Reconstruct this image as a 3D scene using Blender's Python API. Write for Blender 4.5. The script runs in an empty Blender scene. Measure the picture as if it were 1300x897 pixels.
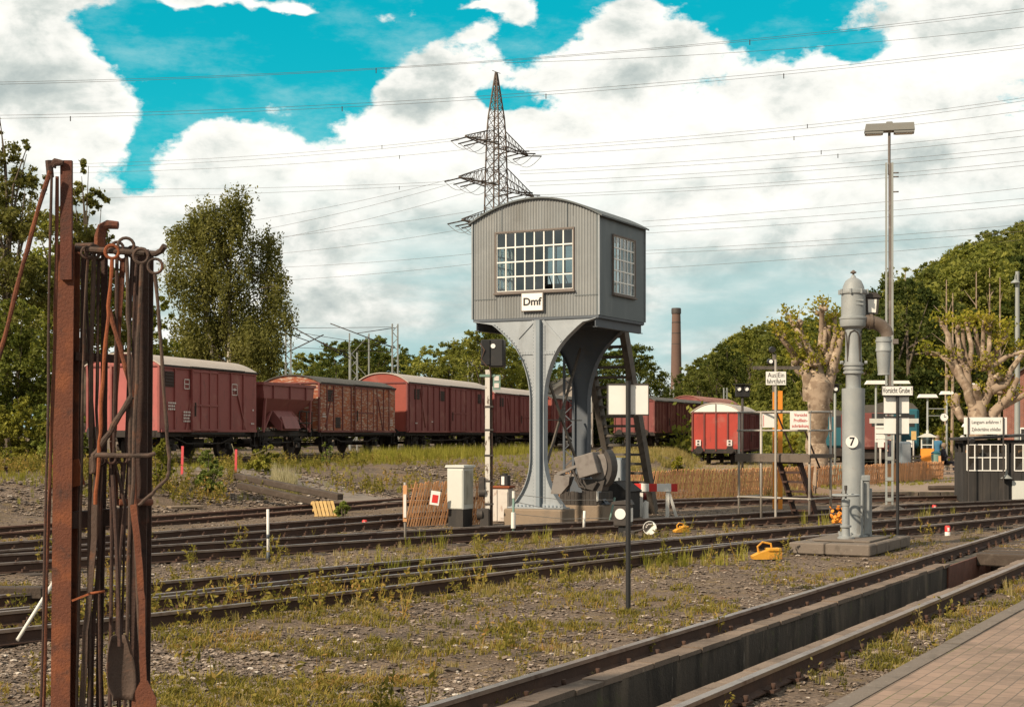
import bpy, math, random
import numpy as np
from mathutils import Vector, Matrix
R = math.radians
scene = bpy.context.scene
C = scene.collection
rnd = random.Random(7)
rng = np.random.default_rng(11)

# ------------------------------------------------------------------ camera
F = 1900.0            # focal length in pixels of a 1300 px wide picture
HOR = 550.0           # row of the horizon
EYE = 2.0
cd = bpy.data.cameras.new('camera')
cam = bpy.data.objects.new('camera', cd)
C.objects.link(cam)
cam.location = (0, 0, EYE)
cam.rotation_euler = (R(90), 0, 0)
cd.sensor_width = 36.0
cd.lens = 36.0 * F / 1300.0
cd.shift_y = (HOR - 448.5) / 1300.0
cd.clip_start = 0.1
cd.clip_end = 6000
scene.camera = cam
scene.render.resolution_x = 1024
scene.render.resolution_y = 706

# ------------------------------------------------------------------ light
SUN_DIR = Vector((-0.66, -0.60, 0.60)).normalized()    # towards the sun
sun_el = math.asin(SUN_DIR.z)
sd = bpy.data.lights.new('sun', 'SUN')
sd.energy = 4.6
sd.angle = R(2.0)
sd.color = (1.0, 0.83, 0.62)
sun = bpy.data.objects.new('sun', sd)
C.objects.link(sun)
sun.rotation_euler = SUN_DIR.to_track_quat('Z', 'Y').to_euler()
sun.location = (-40, -30, 60)

scene.view_settings.view_transform = 'Standard'
scene.view_settings.look = 'None'
scene.view_settings.gamma = 1
scene.view_settings.exposure = 0.30
scene.view_settings.use_curve_mapping = False
scene.render.engine = 'CYCLES'
scene.cycles.max_bounces = 6
scene.cycles.transparent_max_bounces = 12
scene.cycles.use_denoising = True

# ------------------------------------------------------------------ node helper
class NT:
    def __init__(s, tree):
        s.t = tree; s.n = tree.nodes; s.l = tree.links
    def new(s, t, **kw):
        n = s.n.new(t)
        for k, v in kw.items():
            setattr(n, k, v)
        return n
    def put(s, sock, v):
        if isinstance(v, bpy.types.NodeSocket):
            s.l.new(v, sock)
        elif v is not None:
            if isinstance(v, (tuple, list)) and len(v) == 3 and sock.type == 'RGBA':
                v = (*v, 1)
            sock.default_value = v
    def math(s, op, a, b=None, c=None, clamp=False):
        n = s.new('ShaderNodeMath', operation=op, use_clamp=clamp)
        s.put(n.inputs[0], a)
        if b is not None: s.put(n.inputs[1], b)
        if c is not None: s.put(n.inputs[2], c)
        return n.outputs[0]
    def vmath(s, op, a, b=None, out=0):
        n = s.new('ShaderNodeVectorMath', operation=op)
        s.put(n.inputs[0], a)
        if b is not None: s.put(n.inputs[1], b)
        return n.outputs[out]
    def mix(s, f, a, b, blend='MIX'):
        n = s.new('ShaderNodeMix', data_type='RGBA', blend_type=blend)
        s.put(n.inputs[0], f); s.put(n.inputs[6], a); s.put(n.inputs[7], b)
        return n.outputs[2]
    def noise(s, vec, scale, detail=4, rough=0.55, dist=0.0, out=0):
        n = s.new('ShaderNodeTexNoise')
        s.put(n.inputs['Vector'], vec); s.put(n.inputs['Scale'], scale)
        n.inputs['Detail'].default_value = detail
        n.inputs['Roughness'].default_value = rough
        n.inputs['Distortion'].default_value = dist
        return n.outputs[out]
    def voro(s, vec, scale, feature='F1', out=0):
        n = s.new('ShaderNodeTexVoronoi', feature=feature)
        s.put(n.inputs['Vector'], vec); s.put(n.inputs['Scale'], scale)
        return n.outputs[out]
    def smooth(s, v, a, b, lo=0.0, hi=1.0):
        n = s.new('ShaderNodeMapRange', interpolation_type='SMOOTHSTEP')
        s.put(n.inputs[0], v); s.put(n.inputs[1], a); s.put(n.inputs[2], b)
        s.put(n.inputs[3], lo); s.put(n.inputs[4], hi)
        return n.outputs[0]
    def ramp(s, v, stops):
        n = s.new('ShaderNodeValToRGB')
        s.put(n.inputs[0], v)
        e = n.color_ramp.elements
        while len(e) < len(stops): e.new(0.5)
        for i, (p, c) in enumerate(stops):
            e[i].position = p; e[i].color = (*c, 1)
        return n.outputs[0]
    def comb(s, x, y, z):
        n = s.new('ShaderNodeCombineXYZ')
        s.put(n.inputs[0], x); s.put(n.inputs[1], y); s.put(n.inputs[2], z)
        return n.outputs[0]

# ------------------------------------------------------------------ sky
world = bpy.data.worlds.new('World')
scene.world = world
world.use_nodes = True
wt = NT(world.node_tree)
for n in list(wt.n): wt.n.remove(n)
out = wt.new('ShaderNodeOutputWorld')
bg = wt.new('ShaderNodeBackground')
sky = wt.new('ShaderNodeTexSky', sky_type='NISHITA')
sky.sun_disc = False
sky.sun_elevation = sun_el
sky.sun_rotation = math.atan2(SUN_DIR.x, SUN_DIR.y)
sky.air_density = 1.0; sky.dust_density = 0.4; sky.ozone_density = 2.0
tc = wt.new('ShaderNodeTexCoord')
D = tc.outputs['Generated']
sx = wt.new('ShaderNodeSeparateXYZ'); wt.put(sx.inputs[0], D)
X, Y, Z = sx.outputs
az = wt.math('ARCTAN2', X, Y)
el = wt.math('ARCSINE', Z)
def dirpx(px, py):
    a = math.atan((px - 650) / F)
    return a, math.atan((HOR - py) / F * math.cos(a))
AE = wt.comb(az, el, 0.0)
warp = wt.noise(wt.vmath('MULTIPLY', D, (1, 1, 1.5)), 9.0, 5, 0.6, out=1)
warp = wt.vmath('MULTIPLY', wt.vmath('SUBTRACT', warp, (0.5, 0.5, 0.5)), (0.075, 0.05, 0))
AEW = wt.vmath('ADD', AE, warp)
def blob(px, py, rx, ry, amp):
    a, e = dirpx(px, py)
    v = wt.vmath('SUBTRACT', AEW, (a, e, 0))
    v = wt.vmath('MULTIPLY', v, (F / rx, F / ry, 0))
    d = wt.vmath('DOT_PRODUCT', v, v, out=1)
    g = wt.math('POWER', 2.718, wt.math('MULTIPLY', d, -1.0))
    return wt.math('MULTIPLY', g, amp)
def total(lst):
    acc = None
    for b in lst:
        v = blob(*b)
        acc = v if acc is None else wt.math('ADD', acc, v)
    return acc
holes = total([(250, 62, 175, 62, 1.35), (110, 52, 60, 40, .7), (420, 85, 110, 75, 1.2), (320, 125, 105, 50, 1.15),
               (545, 30, 150, 42, 1.1), (640, 70, 90, 45, .75), (172, 180, 60, 55, 1.7), (655, 130, 75, 14, .95), (700, 25, 40, 40, .6),
               (965, 12, 75, 35, 1.2), (1000, 48, 55, 20, .7), (1068, 60, 32, 20, 1.0), (1000, -40, 110, 40, 1.2), (60, 140, 40, 14, .4),
               (30, 5, 70, 25, .35), (700, -40, 300, 45, .8)])
clouds = total([(35, 80, 82, 62, 1.5), (135, 152, 60, 32, 1.35), (270, 8, 85, 13, 1.35), (372, 22, 44, 10, 1.1), (385, 77, 42, 17, 1.35), (60, 6, 70, 12, .9),
                (352, 128, 45, 20, .9), (215, 128, 34, 14, .8), (445, 60, 30, 16, .7), (585, 50, 36, 18, .6), (300, 195, 60, 45, .5), (490, 18, 40, 17, 1.25), (545, 95, 70, 62, 1.25), (500, 140, 110, 42, .7),
                (655, 22, 34, 24, 1.2), (600, 12, 60, 7, .9), (790, 60, 90, 80, .8)])
nz = wt.noise(wt.vmath('MULTIPLY', D, (1, 1, 1.7)), 17.0, 9, 0.62)
nz2 = wt.noise(wt.vmath('MULTIPLY', D, (1, 1, 1.6)), 34.0, 6, 0.6)
lo = wt.smooth(el, 0.13, 0.235, 0.75, 0.0)
dens = wt.math('ADD', wt.math('SUBTRACT', 0.66, holes), clouds)
dens = wt.math('ADD', dens, lo)
dens = wt.math('ADD', dens, wt.math('MULTIPLY', wt.math('SUBTRACT', nz, 0.5), 2.7))
dens = wt.math('ADD', dens, wt.math('MULTIPLY', wt.math('SUBTRACT', nz2, 0.5), 1.1))
alpha = wt.smooth(dens, 0.12, 0.52)
# light on the clouds: tops towards the sun bright, bellies grey
off = wt.vmath('ADD', D, (-0.010, 0, 0.016))
n_a = wt.noise(wt.vmath('MULTIPLY', D, (1, 1, 1.7)), 15.0, 8, 0.58, 0.25)
n_b = wt.noise(wt.vmath('MULTIPLY', off, (1, 1, 1.7)), 15.0, 8, 0.58, 0.25)
relief = wt.math('SUBTRACT', n_a, n_b)
shade = wt.math('MULTIPLY_ADD', relief, 2.5, 0.66)
thick = wt.smooth(dens, 0.4, 1.5, 0.16, -0.16)
shade = wt.math('ADD', shade, thick)
bright = total([(560, 190, 330, 60, .30), (760, 230, 200, 90, .22), (950, 160, 260, 90, .28), (1230, 80, 160, 60, .2), (330, 140, 160, 50, .25), (130, 200, 150, 40, .15)])
shade = wt.math('ADD', shade, bright)
dark = total([(40, 120, 80, 26, .25), (560, 140, 130, 22, .42), (890, 105, 150, 26, .32), (1180, 20, 140, 24, .3), (1000, 195, 260, 22, .15)])
shade = wt.math('SUBTRACT', shade, dark)
ccol = wt.ramp(shade, [(0.0, (.44, .50, .50)), (0.35, (.63, .67, .65)), (0.65, (.87, .87, .84)), (1.0, (1.0, .985, .95))])
# thin milky layer low in the sky, with pale teal between the clouds
lown = wt.noise(wt.vmath('MULTIPLY', D, (1, 1, 4.2)), 5.5, 7, 0.55)
lowteal = wt.math('MULTIPLY', wt.smooth(el, 0.185, 0.085), wt.smooth(lown, 0.60, 0.34))
ccol = wt.mix(wt.math('MULTIPLY', lowteal, 0.9), ccol, (.37, .58, .60))
skyc = wt.mix(1.0, sky.outputs[0], (.003, .104, .090), 'MULTIPLY')
skyc = wt.mix(0.6, skyc, wt.mix(wt.smooth(el, 0.28, 0.12), (.001, .47, .60), (.03, .56, .65)))
skyc = wt.mix(wt.smooth(wt.noise(wt.vmath('MULTIPLY', D, (1, 1, 2.6)), 11.0, 8, 0.65), .46, .78, 0.0, .55), skyc, (.42, .70, .74))
fin = wt.mix(alpha, skyc, ccol)
# unseen sky overhead and behind the camera dimmed, added to cut fill light
fill_dim = wt.math('MULTIPLY', wt.smooth(Y, 0.55, -0.25, 1.0, 0.72), wt.smooth(el, 0.32, 0.85, 1.0, 0.75))
fin = wt.mix(1.0, fin, wt.comb(fill_dim, fill_dim, wt.math('MULTIPLY', fill_dim, 0.98)), 'MULTIPLY')
# below the horizon: dull ground bounce
fin = wt.mix(wt.smooth(Z, -0.005, -0.05), fin, (.10, .09, .07))
# the sky texture is used at strength 0.1, so the cloud colours are scaled up by 10 here
fin = wt.mix(1.0, fin, (8.9, 8.9, 8.8), 'MULTIPLY')
wt.l.new(fin, bg.inputs[0])
bg.inputs[1].default_value = 0.1
wt.l.new(bg.outputs[0], out.inputs[0])
world.cycles.sampling_method = 'MANUAL'
world.cycles.sample_map_resolution = 512

# ------------------------------------------------------------------ geometry helpers
def W(px, py, y):
    """point of the place seen at (px, py) at distance y"""
    return Vector(((px - 650) / F * y, y, EYE - (py - HOR) / F * y))
def G(px, py, z=0.0):
    """point of the place at height z seen at (px, py)"""
    y = (EYE - z) * F / (py - HOR)
    return Vector(((px - 650) / F * y, y, z))
def sstep(a, b, x):
    t = np.clip((x - a) / (b - a), 0, 1)
    return t * t * (3 - 2 * t)

def tag(o, label=None, cat=None, group=None, kind=None):
    if label: o['label'] = label
    if cat: o['category'] = cat
    if group: o['group'] = group
    if kind: o['kind'] = kind
    return o
def thing(name, label, cat, loc=(0, 0, 0), rz=0.0, group=None):
    o = bpy.data.objects.new(name, None)
    o.empty_display_size = 0.2
    C.objects.link(o)
    o.location = loc; o.rotation_euler = (0, 0, rz)
    return tag(o, label, cat, group)
def copy_tree(o, parent=None):
    c = o.copy(); C.objects.link(c); c.parent = parent
    for ch in list(o.children):
        copy_tree(ch, c)
    return c

class MB:
    def __init__(s):
        s.v = []; s.f = []; s.m = []; s.sm = []
    def add(s, vs, fs, mi=0, smooth=False, M=None):
        b = len(s.v)
        for p in vs:
            p = Vector(p)
            s.v.append(tuple(M @ p) if M is not None else tuple(p))
        for f in fs:
            s.f.append(tuple(b + i for i in f)); s.m.append(mi); s.sm.append(smooth)
    def box(s, c, size, rot=None, mi=0, bev=0.0):
        hx, hy, hz = size[0] / 2, size[1] / 2, size[2] / 2
        M = Matrix.Translation(Vector(c))
        if rot is not None:
            from mathutils import Euler
            M = M @ Euler(rot).to_matrix().to_4x4()
        if bev <= 0:
            vs = [(x, y, z) for x in (-hx, hx) for y in (-hy, hy) for z in (-hz, hz)]
            fs = [(0, 1, 3, 2), (4, 6, 7, 5), (0, 4, 5, 1), (2, 3, 7, 6), (0, 2, 6, 4), (1, 5, 7, 3)]
            s.add(vs, fs, mi, False, M)
        else:
            b = min(bev, hx * .45, hy * .45, hz * .45)
            bm = bmesh_box(hx, hy, hz, b)
            s.add(bm[0], bm[1], mi, False, M)
    def bar(s, p0, p1, w, h, up=(0, 0, 1), mi=0):
        """rectangular bar from p0 to p1"""
        p0 = Vector(p0); p1 = Vector(p1); d = (p1 - p0); L = d.length
        if L < 1e-6: return
        d /= L
        u = Vector(up)
        if abs(d.dot(u)) > 0.98: u = Vector((1, 0, 0))
        sx_ = d.cross(u).normalized(); sz_ = sx_.cross(d).normalized()
        vs = []
        for t in (p0, p1):
            for a, b in ((-1, -1), (1, -1), (1, 1), (-1, 1)):
                vs.append(t + sx_ * (a * w / 2) + sz_ * (b * h / 2))
        s.add(vs, [(0, 1, 2, 3), (7, 6, 5, 4), (0, 4, 5, 1), (1, 5, 6, 2), (2, 6, 7, 3), (3, 7, 4, 0)], mi)
    def tube(s, pts, r, n=8, mi=0, cap=True):
        pts = [Vector(p) for p in pts]
        rs = r if isinstance(r, (list, tuple)) else [r] * len(pts)
        vs = []; prev = None
        for i, p in enumerate(pts):
            d = (pts[min(i + 1, len(pts) - 1)] - pts[max(i - 1, 0)])
            d = d.normalized() if d.length > 1e-9 else Vector((0, 0, 1))
            if prev is None:
                a = d.orthogonal().normalized()
            else:
                a = (prev - d * prev.dot(d))
                a = a.normalized() if a.length > 1e-6 else d.orthogonal().normalized()
            prev = a; b = d.cross(a)
            for k in range(n):
                t = 2 * math.pi * k / n
                vs.append(p + a * (math.cos(t) * rs[i]) + b * (math.sin(t) * rs[i]))
        fs = []
        for i in range(len(pts) - 1):
            for k in range(n):
                fs.append((i * n + k, i * n + (k + 1) % n, (i + 1) * n + (k + 1) % n, (i + 1) * n + k))
        s.add(vs, fs, mi, n > 5)
        if cap:
            s.add(vs[:n], [tuple(range(n))[::-1]], mi); s.add(vs[-n:], [tuple(range(n))], mi)
    def cyl(s, p0, p1, r0, r1=None, n=14, mi=0, cap=True):
        s.tube([p0, p1], [r0, r0 if r1 is None else r1], n, mi, cap)
    def lathe(s, prof, n=24, c=(0, 0, 0), mi=0, axis=None):
        """prof: list of (r, z)"""
        vs = []
        for r, z in prof:
            for k in range(n):
                t = 2 * math.pi * k / n
                vs.append((c[0] + r * math.cos(t), c[1] + r * math.sin(t), c[2] + z))
        fs = []
        for i in range(len(prof) - 1):
            for k in range(n):
                fs.append((i * n + k, i * n + (k + 1) % n, (i + 1) * n + (k + 1) % n, (i + 1) * n + k))
        if axis is not None:
            Mx = Vector((0, 0, 1)).rotation_difference(Vector(axis)).to_matrix()
            c_ = Vector(c); vs = [tuple(c_ + Mx @ (Vector(v) - c_)) for v in vs]
        b = len(s.v)
        s.add(vs, fs, mi, True)
        s.add([vs[k] for k in range(n)], [tuple(range(n))[::-1]], mi)
        s.add([vs[(len(prof) - 1) * n + k] for k in range(n)], [tuple(range(n))], mi)
    def prism(s, poly, y0, y1, plane='xz', mi=0):
        """extrude a polygon given in the xz (or xy, yz) plane"""
        n = len(poly)
        def P(a, b, t):
            return (a, t, b) if plane == 'xz' else ((a, b, t) if plane == 'xy' else (t, a, b))
        vs = [P(a, b, y0) for a, b in poly] + [P(a, b, y1) for a, b in poly]
        fs = [tuple(range(n)), tuple(range(2 * n - 1, n - 1, -1))]
        for i in range(n):
            j = (i + 1) % n
            fs.append((i, i + n, j + n, j))
        s.add(vs, fs, mi)
    def build(s, name, mats, parent=None, loc=None, rot=None, fix=True, link=True):
        me = bpy.data.meshes.new(name)
        me.from_pydata(s.v, [], s.f)
        for m in (mats if isinstance(mats, (list, tuple)) else [mats]):
            me.materials.append(m)
        me.polygons.foreach_set('material_index', s.m)
        me.polygons.foreach_set('use_smooth', s.sm)
        me.update()
        if fix:
            import bmesh
            bm = bmesh.new(); bm.from_mesh(me)
            bmesh.ops.remove_doubles(bm, verts=bm.verts, dist=1e-5)
            bmesh.ops.recalc_face_normals(bm, faces=bm.faces)
            for e in bm.edges:
                if len(e.link_faces) == 2 and e.calc_face_angle(0) > 0.65: e.smooth = False
            bm.to_mesh(me); bm.free()
        o = bpy.data.objects.new(name, me)
        if link: C.objects.link(o)
        if parent is not None: o.parent = parent
        if loc is not None: o.location = loc
        if rot is not None: o.rotation_euler = rot
        return o

def bmesh_box(hx, hy, hz, b):
    import bmesh
    bm = bmesh.new()
    bmesh.ops.create_cube(bm, size=2)
    for v in bm.verts: v.co = (v.co.x * hx, v.co.y * hy, v.co.z * hz)
    bmesh.ops.bevel(bm, geom=list(bm.edges), offset=b, segments=1, affect='EDGES', profile=0.5)
    bm.verts.index_update()
    r = ([tuple(v.co) for v in bm.verts], [tuple(v.index for v in f.verts) for f in bm.faces])
    bm.free()
    return r

def np_mesh(name, V, Fc, mats, mat_idx=None, parent=None, smooth=False, link=True):
    """V (n,3), Fc (m,k) arrays -> object"""
    me = bpy.data.meshes.new(name)
    V = np.asarray(V, dtype=np.float32); Fc = np.asarray(Fc, dtype=np.int32)
    k = Fc.shape[1]
    me.vertices.add(len(V)); me.vertices.foreach_set('co', V.ravel())
    me.loops.add(Fc.size); me.loops.foreach_set('vertex_index', Fc.ravel())
    me.polygons.add(len(Fc))
    me.polygons.foreach_set('loop_start', np.arange(0, Fc.size, k, dtype=np.int32))
    me.polygons.foreach_set('loop_total', np.full(len(Fc), k, dtype=np.int32))
    for m in (mats if isinstance(mats, (list, tuple)) else [mats]):
        me.materials.append(m)
    if mat_idx is not None: me.polygons.foreach_set('material_index', np.asarray(mat_idx, dtype=np.int32))
    me.polygons.foreach_set('use_smooth', np.full(len(Fc), smooth))
    me.update(calc_edges=True)
    o = bpy.data.objects.new(name, me)
    if link: C.objects.link(o)
    if parent is not None: o.parent = parent
    return o
def scatter(TV, TF, pos, scale, ang, tilt=None):
    """copies of a template (TV,TF) at pos with scale and turn about z -> V, F"""
    TV = np.asarray(TV, float); TF = np.asarray(TF, int)
    n = len(pos); ca, sa = np.cos(ang), np.sin(ang)
    sc = np.asarray(scale, float)
    if sc.ndim == 1: sc = np.stack([sc] * 3, 1)
    T = TV[None] * sc[:, None, :]
    if tilt is not None:
        ct, st = np.cos(tilt)[:, None], np.sin(tilt)[:, None]
        y = T[..., 1] * ct - T[..., 2] * st; z = T[..., 1] * st + T[..., 2] * ct
        T = np.stack([T[..., 0], y, z], -1)
    x = T[..., 0] * ca[:, None] - T[..., 1] * sa[:, None]
    y = T[..., 0] * sa[:, None] + T[..., 1] * ca[:, None]
    V = np.stack([x, y, T[..., 2]], -1) + np.asarray(pos)[:, None, :]
    Fc = TF[None] + (np.arange(n) * len(TV))[:, None, None]
    return V.reshape(-1, 3), Fc.reshape(-1, TF.shape[1])

# ------------------------------------------------------------------ materials
def mat(name, base, rough=0.7, metal=0.0, var=(), bump=0.0, bscale=20, spec=0.4, coord='Object', streak=None, island=0.0, rnd_obj=0.0, tint=0.12):
    """base colour, then blotches: var = [(colour, noise scale, low, high, strength[, stretch z])]"""
    m = bpy.data.materials.new(name); m.use_nodes = True
    t = NT(m.node_tree); b = t.n['Principled BSDF']
    co = t.new('ShaderNodeTexCoord').outputs[coord]
    col = t.mix(t.noise(co, 3.0, 6, 0.6), tuple(c * (1 - tint) for c in base), tuple(min(1, c * (1 + tint)) for c in base))
    for v in var:
        c2, sc, lo, hi, st = v[:5]
        vec = co
        if len(v) > 5: vec = t.vmath('MULTIPLY', co, (1, 1, v[5]))
        f = t.smooth(t.noise(vec, sc, 8, 0.62, 0.3), lo, hi, 0.0, st)
        col = t.mix(f, col, c2)
    if island:
        g = t.new('ShaderNodeNewGeometry').outputs['Random Per Island']
        col = t.mix(1.0, col, t.ramp(g, [(0, (1 - island,) * 3), (1, (1 + island,) * 3)]), 'MULTIPLY')
    if rnd_obj:
        g = t.new('ShaderNodeObjectInfo').outputs['Random']
        col = t.mix(1.0, col, t.ramp(g, [(0, (1 - rnd_obj,) * 3), (1, (1 + rnd_obj * .6, 1 + rnd_obj * .5, 1 + rnd_obj * .4))]), 'MULTIPLY')
    t.put(b.inputs['Base Color'], col)
    b.inputs['Roughness'].default_value = rough
    b.inputs['Metallic'].default_value = metal
    b.inputs['Specular IOR Level'].default_value = spec
    if bump:
        bn = t.new('ShaderNodeBump'); bn.inputs['Strength'].default_value = bump; bn.inputs['Distance'].default_value = 0.02
        t.put(bn.inputs['Height'], t.noise(co, bscale, 6, 0.65))
        t.l.new(bn.outputs[0], b.inputs['Normal'])
    return m
def leafmat(name, cols, trans=0.35, rnd_obj=0.25):
    m = bpy.data.materials.new(name); m.use_nodes = True
    t = NT(m.node_tree); t.n.remove(t.n['Principled BSDF'])
    cols = [(c[0] * .90, c[1] * 1.03, c[2] * 1.05) for c in cols]
    g = t.new('ShaderNodeNewGeometry').outputs['Random Per Island']
    co = t.new('ShaderNodeTexCoord').outputs['Object']
    big = t.noise(co, 0.55, 3, 0.6)
    f = t.math('MULTIPLY_ADD', g, 0.55, t.math('MULTIPLY_ADD', big, 1.5, -0.52))
    n = len(cols)
    col = t.ramp(f, [(0.12 + 0.76 * i / (n - 1), c) for i, c in enumerate(cols)])
    r = t.new('ShaderNodeObjectInfo').outputs['Random']
    col = t.mix(1.0, col, t.ramp(r, [(0, (1 - rnd_obj, 1 - rnd_obj, 1 - rnd_obj)), (1, (1 + rnd_obj, 1 + rnd_obj * .7, 1))]), 'MULTIPLY')
    d = t.new('ShaderNodeBsdfDiffuse'); tr = t.new('ShaderNodeBsdfTranslucent'); mx = t.new('ShaderNodeMixShader')
    t.put(d.inputs[0], col); t.put(tr.inputs[0], t.mix(1.0, col, (1.25, 1.2, .6), 'MULTIPLY'))
    mx.inputs[0].default_value = trans
    t.l.new(d.outputs[0], mx.inputs[1]); t.l.new(tr.outputs[0], mx.inputs[2])
    t.l.new(mx.outputs[0], t.n['Material Output'].inputs[0])
    return m

M = {}
M['rust'] = mat('rusty_steel', (.13, .045, .025), .85, 0, [((.23, .075, .03), 5, .45, .7, .8), ((.045, .028, .024), 9, .5, .75, .8), ((.30, .12, .06), 28, .62, .75, .5)], .5, 60)
M['rust_dark'] = mat('dark_rusty_steel', (.058, .032, .025), .8, 0, [((.12, .045, .025), 7, .5, .75, .7), ((.025, .02, .02), 14, .5, .7, .6)], .4, 60)
M['rust_grey'] = mat('grey_brown_steel', (.085, .055, .042), .8, 0, [((.035, .025, .02), 6, .45, .68, .8), ((.17, .07, .035), 9, .52, .72, .7)], .4, 60)
M['rust_orange'] = mat('orange_rusty_steel', (.26, .075, .028), .85, 0, [((.14, .05, .03), 8, .5, .75, .6)], .4, 60)
M['rust_chip'] = mat('rusty_steel_with_paint_chips', (.12, .04, .025), .85, 0, [((.05, .03, .025), 6, .45, .7, .7), ((.5, .45, .42), 26, .69, .74, .8)], .5, 60)
M['railside'] = mat('rail_rust', (.062, .034, .024), .85, 0, [((.11, .055, .032), 3, .45, .7, .6)], .3, 40)
M['railtop'] = mat('worn_rail_head', (.34, .27, .23), .38, .75, [((.13, .07, .05), 4, .45, .7, .8)])
M['railtop_rusty'] = mat('rusty_rail_head', (.22, .12, .085), .7, .1, [((.10, .05, .035), 3, .4, .7, .8)])
M['sleeper'] = mat('old_timber_sleeper', (.062, .048, .038), .9, 0, [((.12, .095, .075), 6, .5, .75, .6)], .6, 30)
M['beam'] = mat('weathered_timber', (.065, .048, .037), .9, 0, [((.12, .095, .075), 5, .5, .7, .6), ((.03, .025, .02), 18, .55, .7, .6)], .6, 30)
M['steel_blue'] = mat('blue_grey_painted_steel', (.20, .24, .275), .55, .05, [((.26, .30, .33), 2, .4, .7, .5), ((.13, .11, .09), 5, .60, .76, .7, .22), ((.2, .12, .08), 20, .70, .78, .5)], .08, 40)
M['steel_light'] = mat('pale_grey_painted_steel', (.31, .34, .365), .55, .05, [((.20, .215, .225), 2.4, .48, .72, .7, .22), ((.40, .43, .45), 1.3, .5, .7, .5), ((.2, .13, .09), 22, .70, .78, .4)], .08, 40)
M['steel_dark_or_shade'] = mat('dark_and_shaded_steel', (.085, .10, .12), .6, .05, [((.11, .11, .11), 4, .5, .75, .6)], .08, 40)  # dark steel; also carries the painted shade of rear leg and cabin floor
M['corr'] = mat('grey_corrugated_sheet', (.262, .275, .278), .55, .15, [((.20, .20, .19), 1.6, .42, .68, .75, .16), ((.33, .34, .34), 1.1, .5, .7, .5), ((.17, .12, .09), 30, .72, .8, .5)], .05, 40)
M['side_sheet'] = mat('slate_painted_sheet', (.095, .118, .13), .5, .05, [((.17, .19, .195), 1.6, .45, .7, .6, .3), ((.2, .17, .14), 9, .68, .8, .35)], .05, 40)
M['roof_felt'] = mat('dark_roof_felt', (.11, .125, .13), .7, 0, [((.2, .2, .19), 5, .5, .75, .5)], .2, 60)
M['frame_brown'] = mat('weathered_window_frame', (.16, .135, .12), .7, 0, [((.11, .08, .07), 9, .5, .7, .6)])
M['white'] = mat('aged_white_paint', (.74, .72, .67), .55, 0, [((.55, .50, .43), 4, .55, .8, .4), ((.3, .2, .13), 16, .70, .8, .5)], .05, 30)
M['white_clean'] = mat('white_sign_enamel', (.80, .79, .75), .4, 0, [((.66, .63, .56), 5, .55, .8, .3)])
M['white_roof'] = mat('pale_wagon_roof', (.47, .41, .355), .7, 0, [((.44, .37, .31), 1.2, .45, .7, .7), ((.27, .21, .17), 5, .62, .8, .5)], .15, 8)
M['grey_roof'] = mat('grey_felt_wagon_roof', (.075, .070, .062), .85, 0, [((.13, .12, .10), 1.5, .45, .7, .7)], .3, 8)
M['pink_roof'] = mat('faded_red_wagon_roof', (.38, .17, .13), .8, 0, [((.26, .10, .08), 1.5, .45, .7, .7)], .15, 8)
M['black'] = mat('black_paint', (.022, .022, .023), .45, 0, [((.06, .05, .045), 7, .5, .8, .5)], .05, 30)
M['black_matt'] = mat('dull_black_board', (.028, .026, .025), .75, 0, [((.06, .052, .045), 3, .45, .75, .7, .3)], .2, 30)
M['chassis'] = mat('grimy_underframe', (.030, .025, .022), .8, 0, [((.075, .05, .04), 3, .5, .75, .6)], .3, 20)
M['wheel'] = mat('grimy_wheel', (.045, .033, .028), .7, .2, [((.09, .055, .04), 3, .5, .75, .5)])
def wagonred(name, c, extra=()):
    return mat(name, c, .6, 0, [(tuple(x * .62 for x in c), 1.6, .5, .78, .65, .35), ((c[0] * 1.25, c[1] * 1.6, c[2] * 1.6), 2.6, .55, .8, .35), ((.06, .035, .03), 5, .58, .76, .75, .22), ((.34, .16, .13), 1.1, .52, .70, .45)] + list(extra), .12, 14)
M['red1'] = wagonred('faded_wagon_red', (.255, .070, .062))
M['red1_sunlit'] = wagonred('sunlit_wagon_red', (.40, .11, .10))  # brighter copy of the side red: sunlight put into the end wall's colour
M['red3'] = wagonred('deep_wagon_red', (.205, .055, .050))
M['red3_sunlit'] = wagonred('sunlit_orange_red', (.30, .065, .045))  # end walls of the long vans, sunlight painted into the red
M['red6'] = wagonred('bright_wagon_red', (.38, .045, .030))
M['redbrown'] = mat('peeling_brown_planks', (.30, .095, .05), .85, 0, [((.42, .13, .05), 1.6, .48, .66, .8), ((.46, .37, .29), 3.2, .50, .60, .85, 5.0), ((.06, .03, .025), 12, .6, .72, .6, 3)], .4, 30)
M['redbrown_dark'] = wagonred('dark_maroon_planks', (.15, .040, .035))
M['hopper'] = wagonred('maroon_hopper', (.24, .075, .068))
M['vent'] = mat('dark_louvre', (.045, .030, .028), .7)
M['mark'] = mat('white_stencil_paint', (.62, .57, .53), .7)
M['ink'] = mat('black_lettering', (.02, .02, .022), .6)
M['redink'] = mat('red_lettering', (.55, .10, .09), .6)
M['concrete'] = mat('old_concrete', (.25, .19, .135), .9, 0, [((.17, .14, .11), 2, .45, .7, .7), ((.40, .36, .29), 14, .62, .74, .5)], .5, 40)
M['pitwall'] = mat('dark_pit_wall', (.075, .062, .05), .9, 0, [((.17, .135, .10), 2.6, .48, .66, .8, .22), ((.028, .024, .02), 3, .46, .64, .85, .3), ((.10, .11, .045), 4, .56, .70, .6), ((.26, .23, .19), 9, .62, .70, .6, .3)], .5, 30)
M['slab'] = mat('stained_slab', (.17, .14, .115), .9, 0, [((.09, .075, .06), 5, .5, .7, .6), ((.32, .29, .24), 18, .6, .7, .6)], .5, 40)
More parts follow.
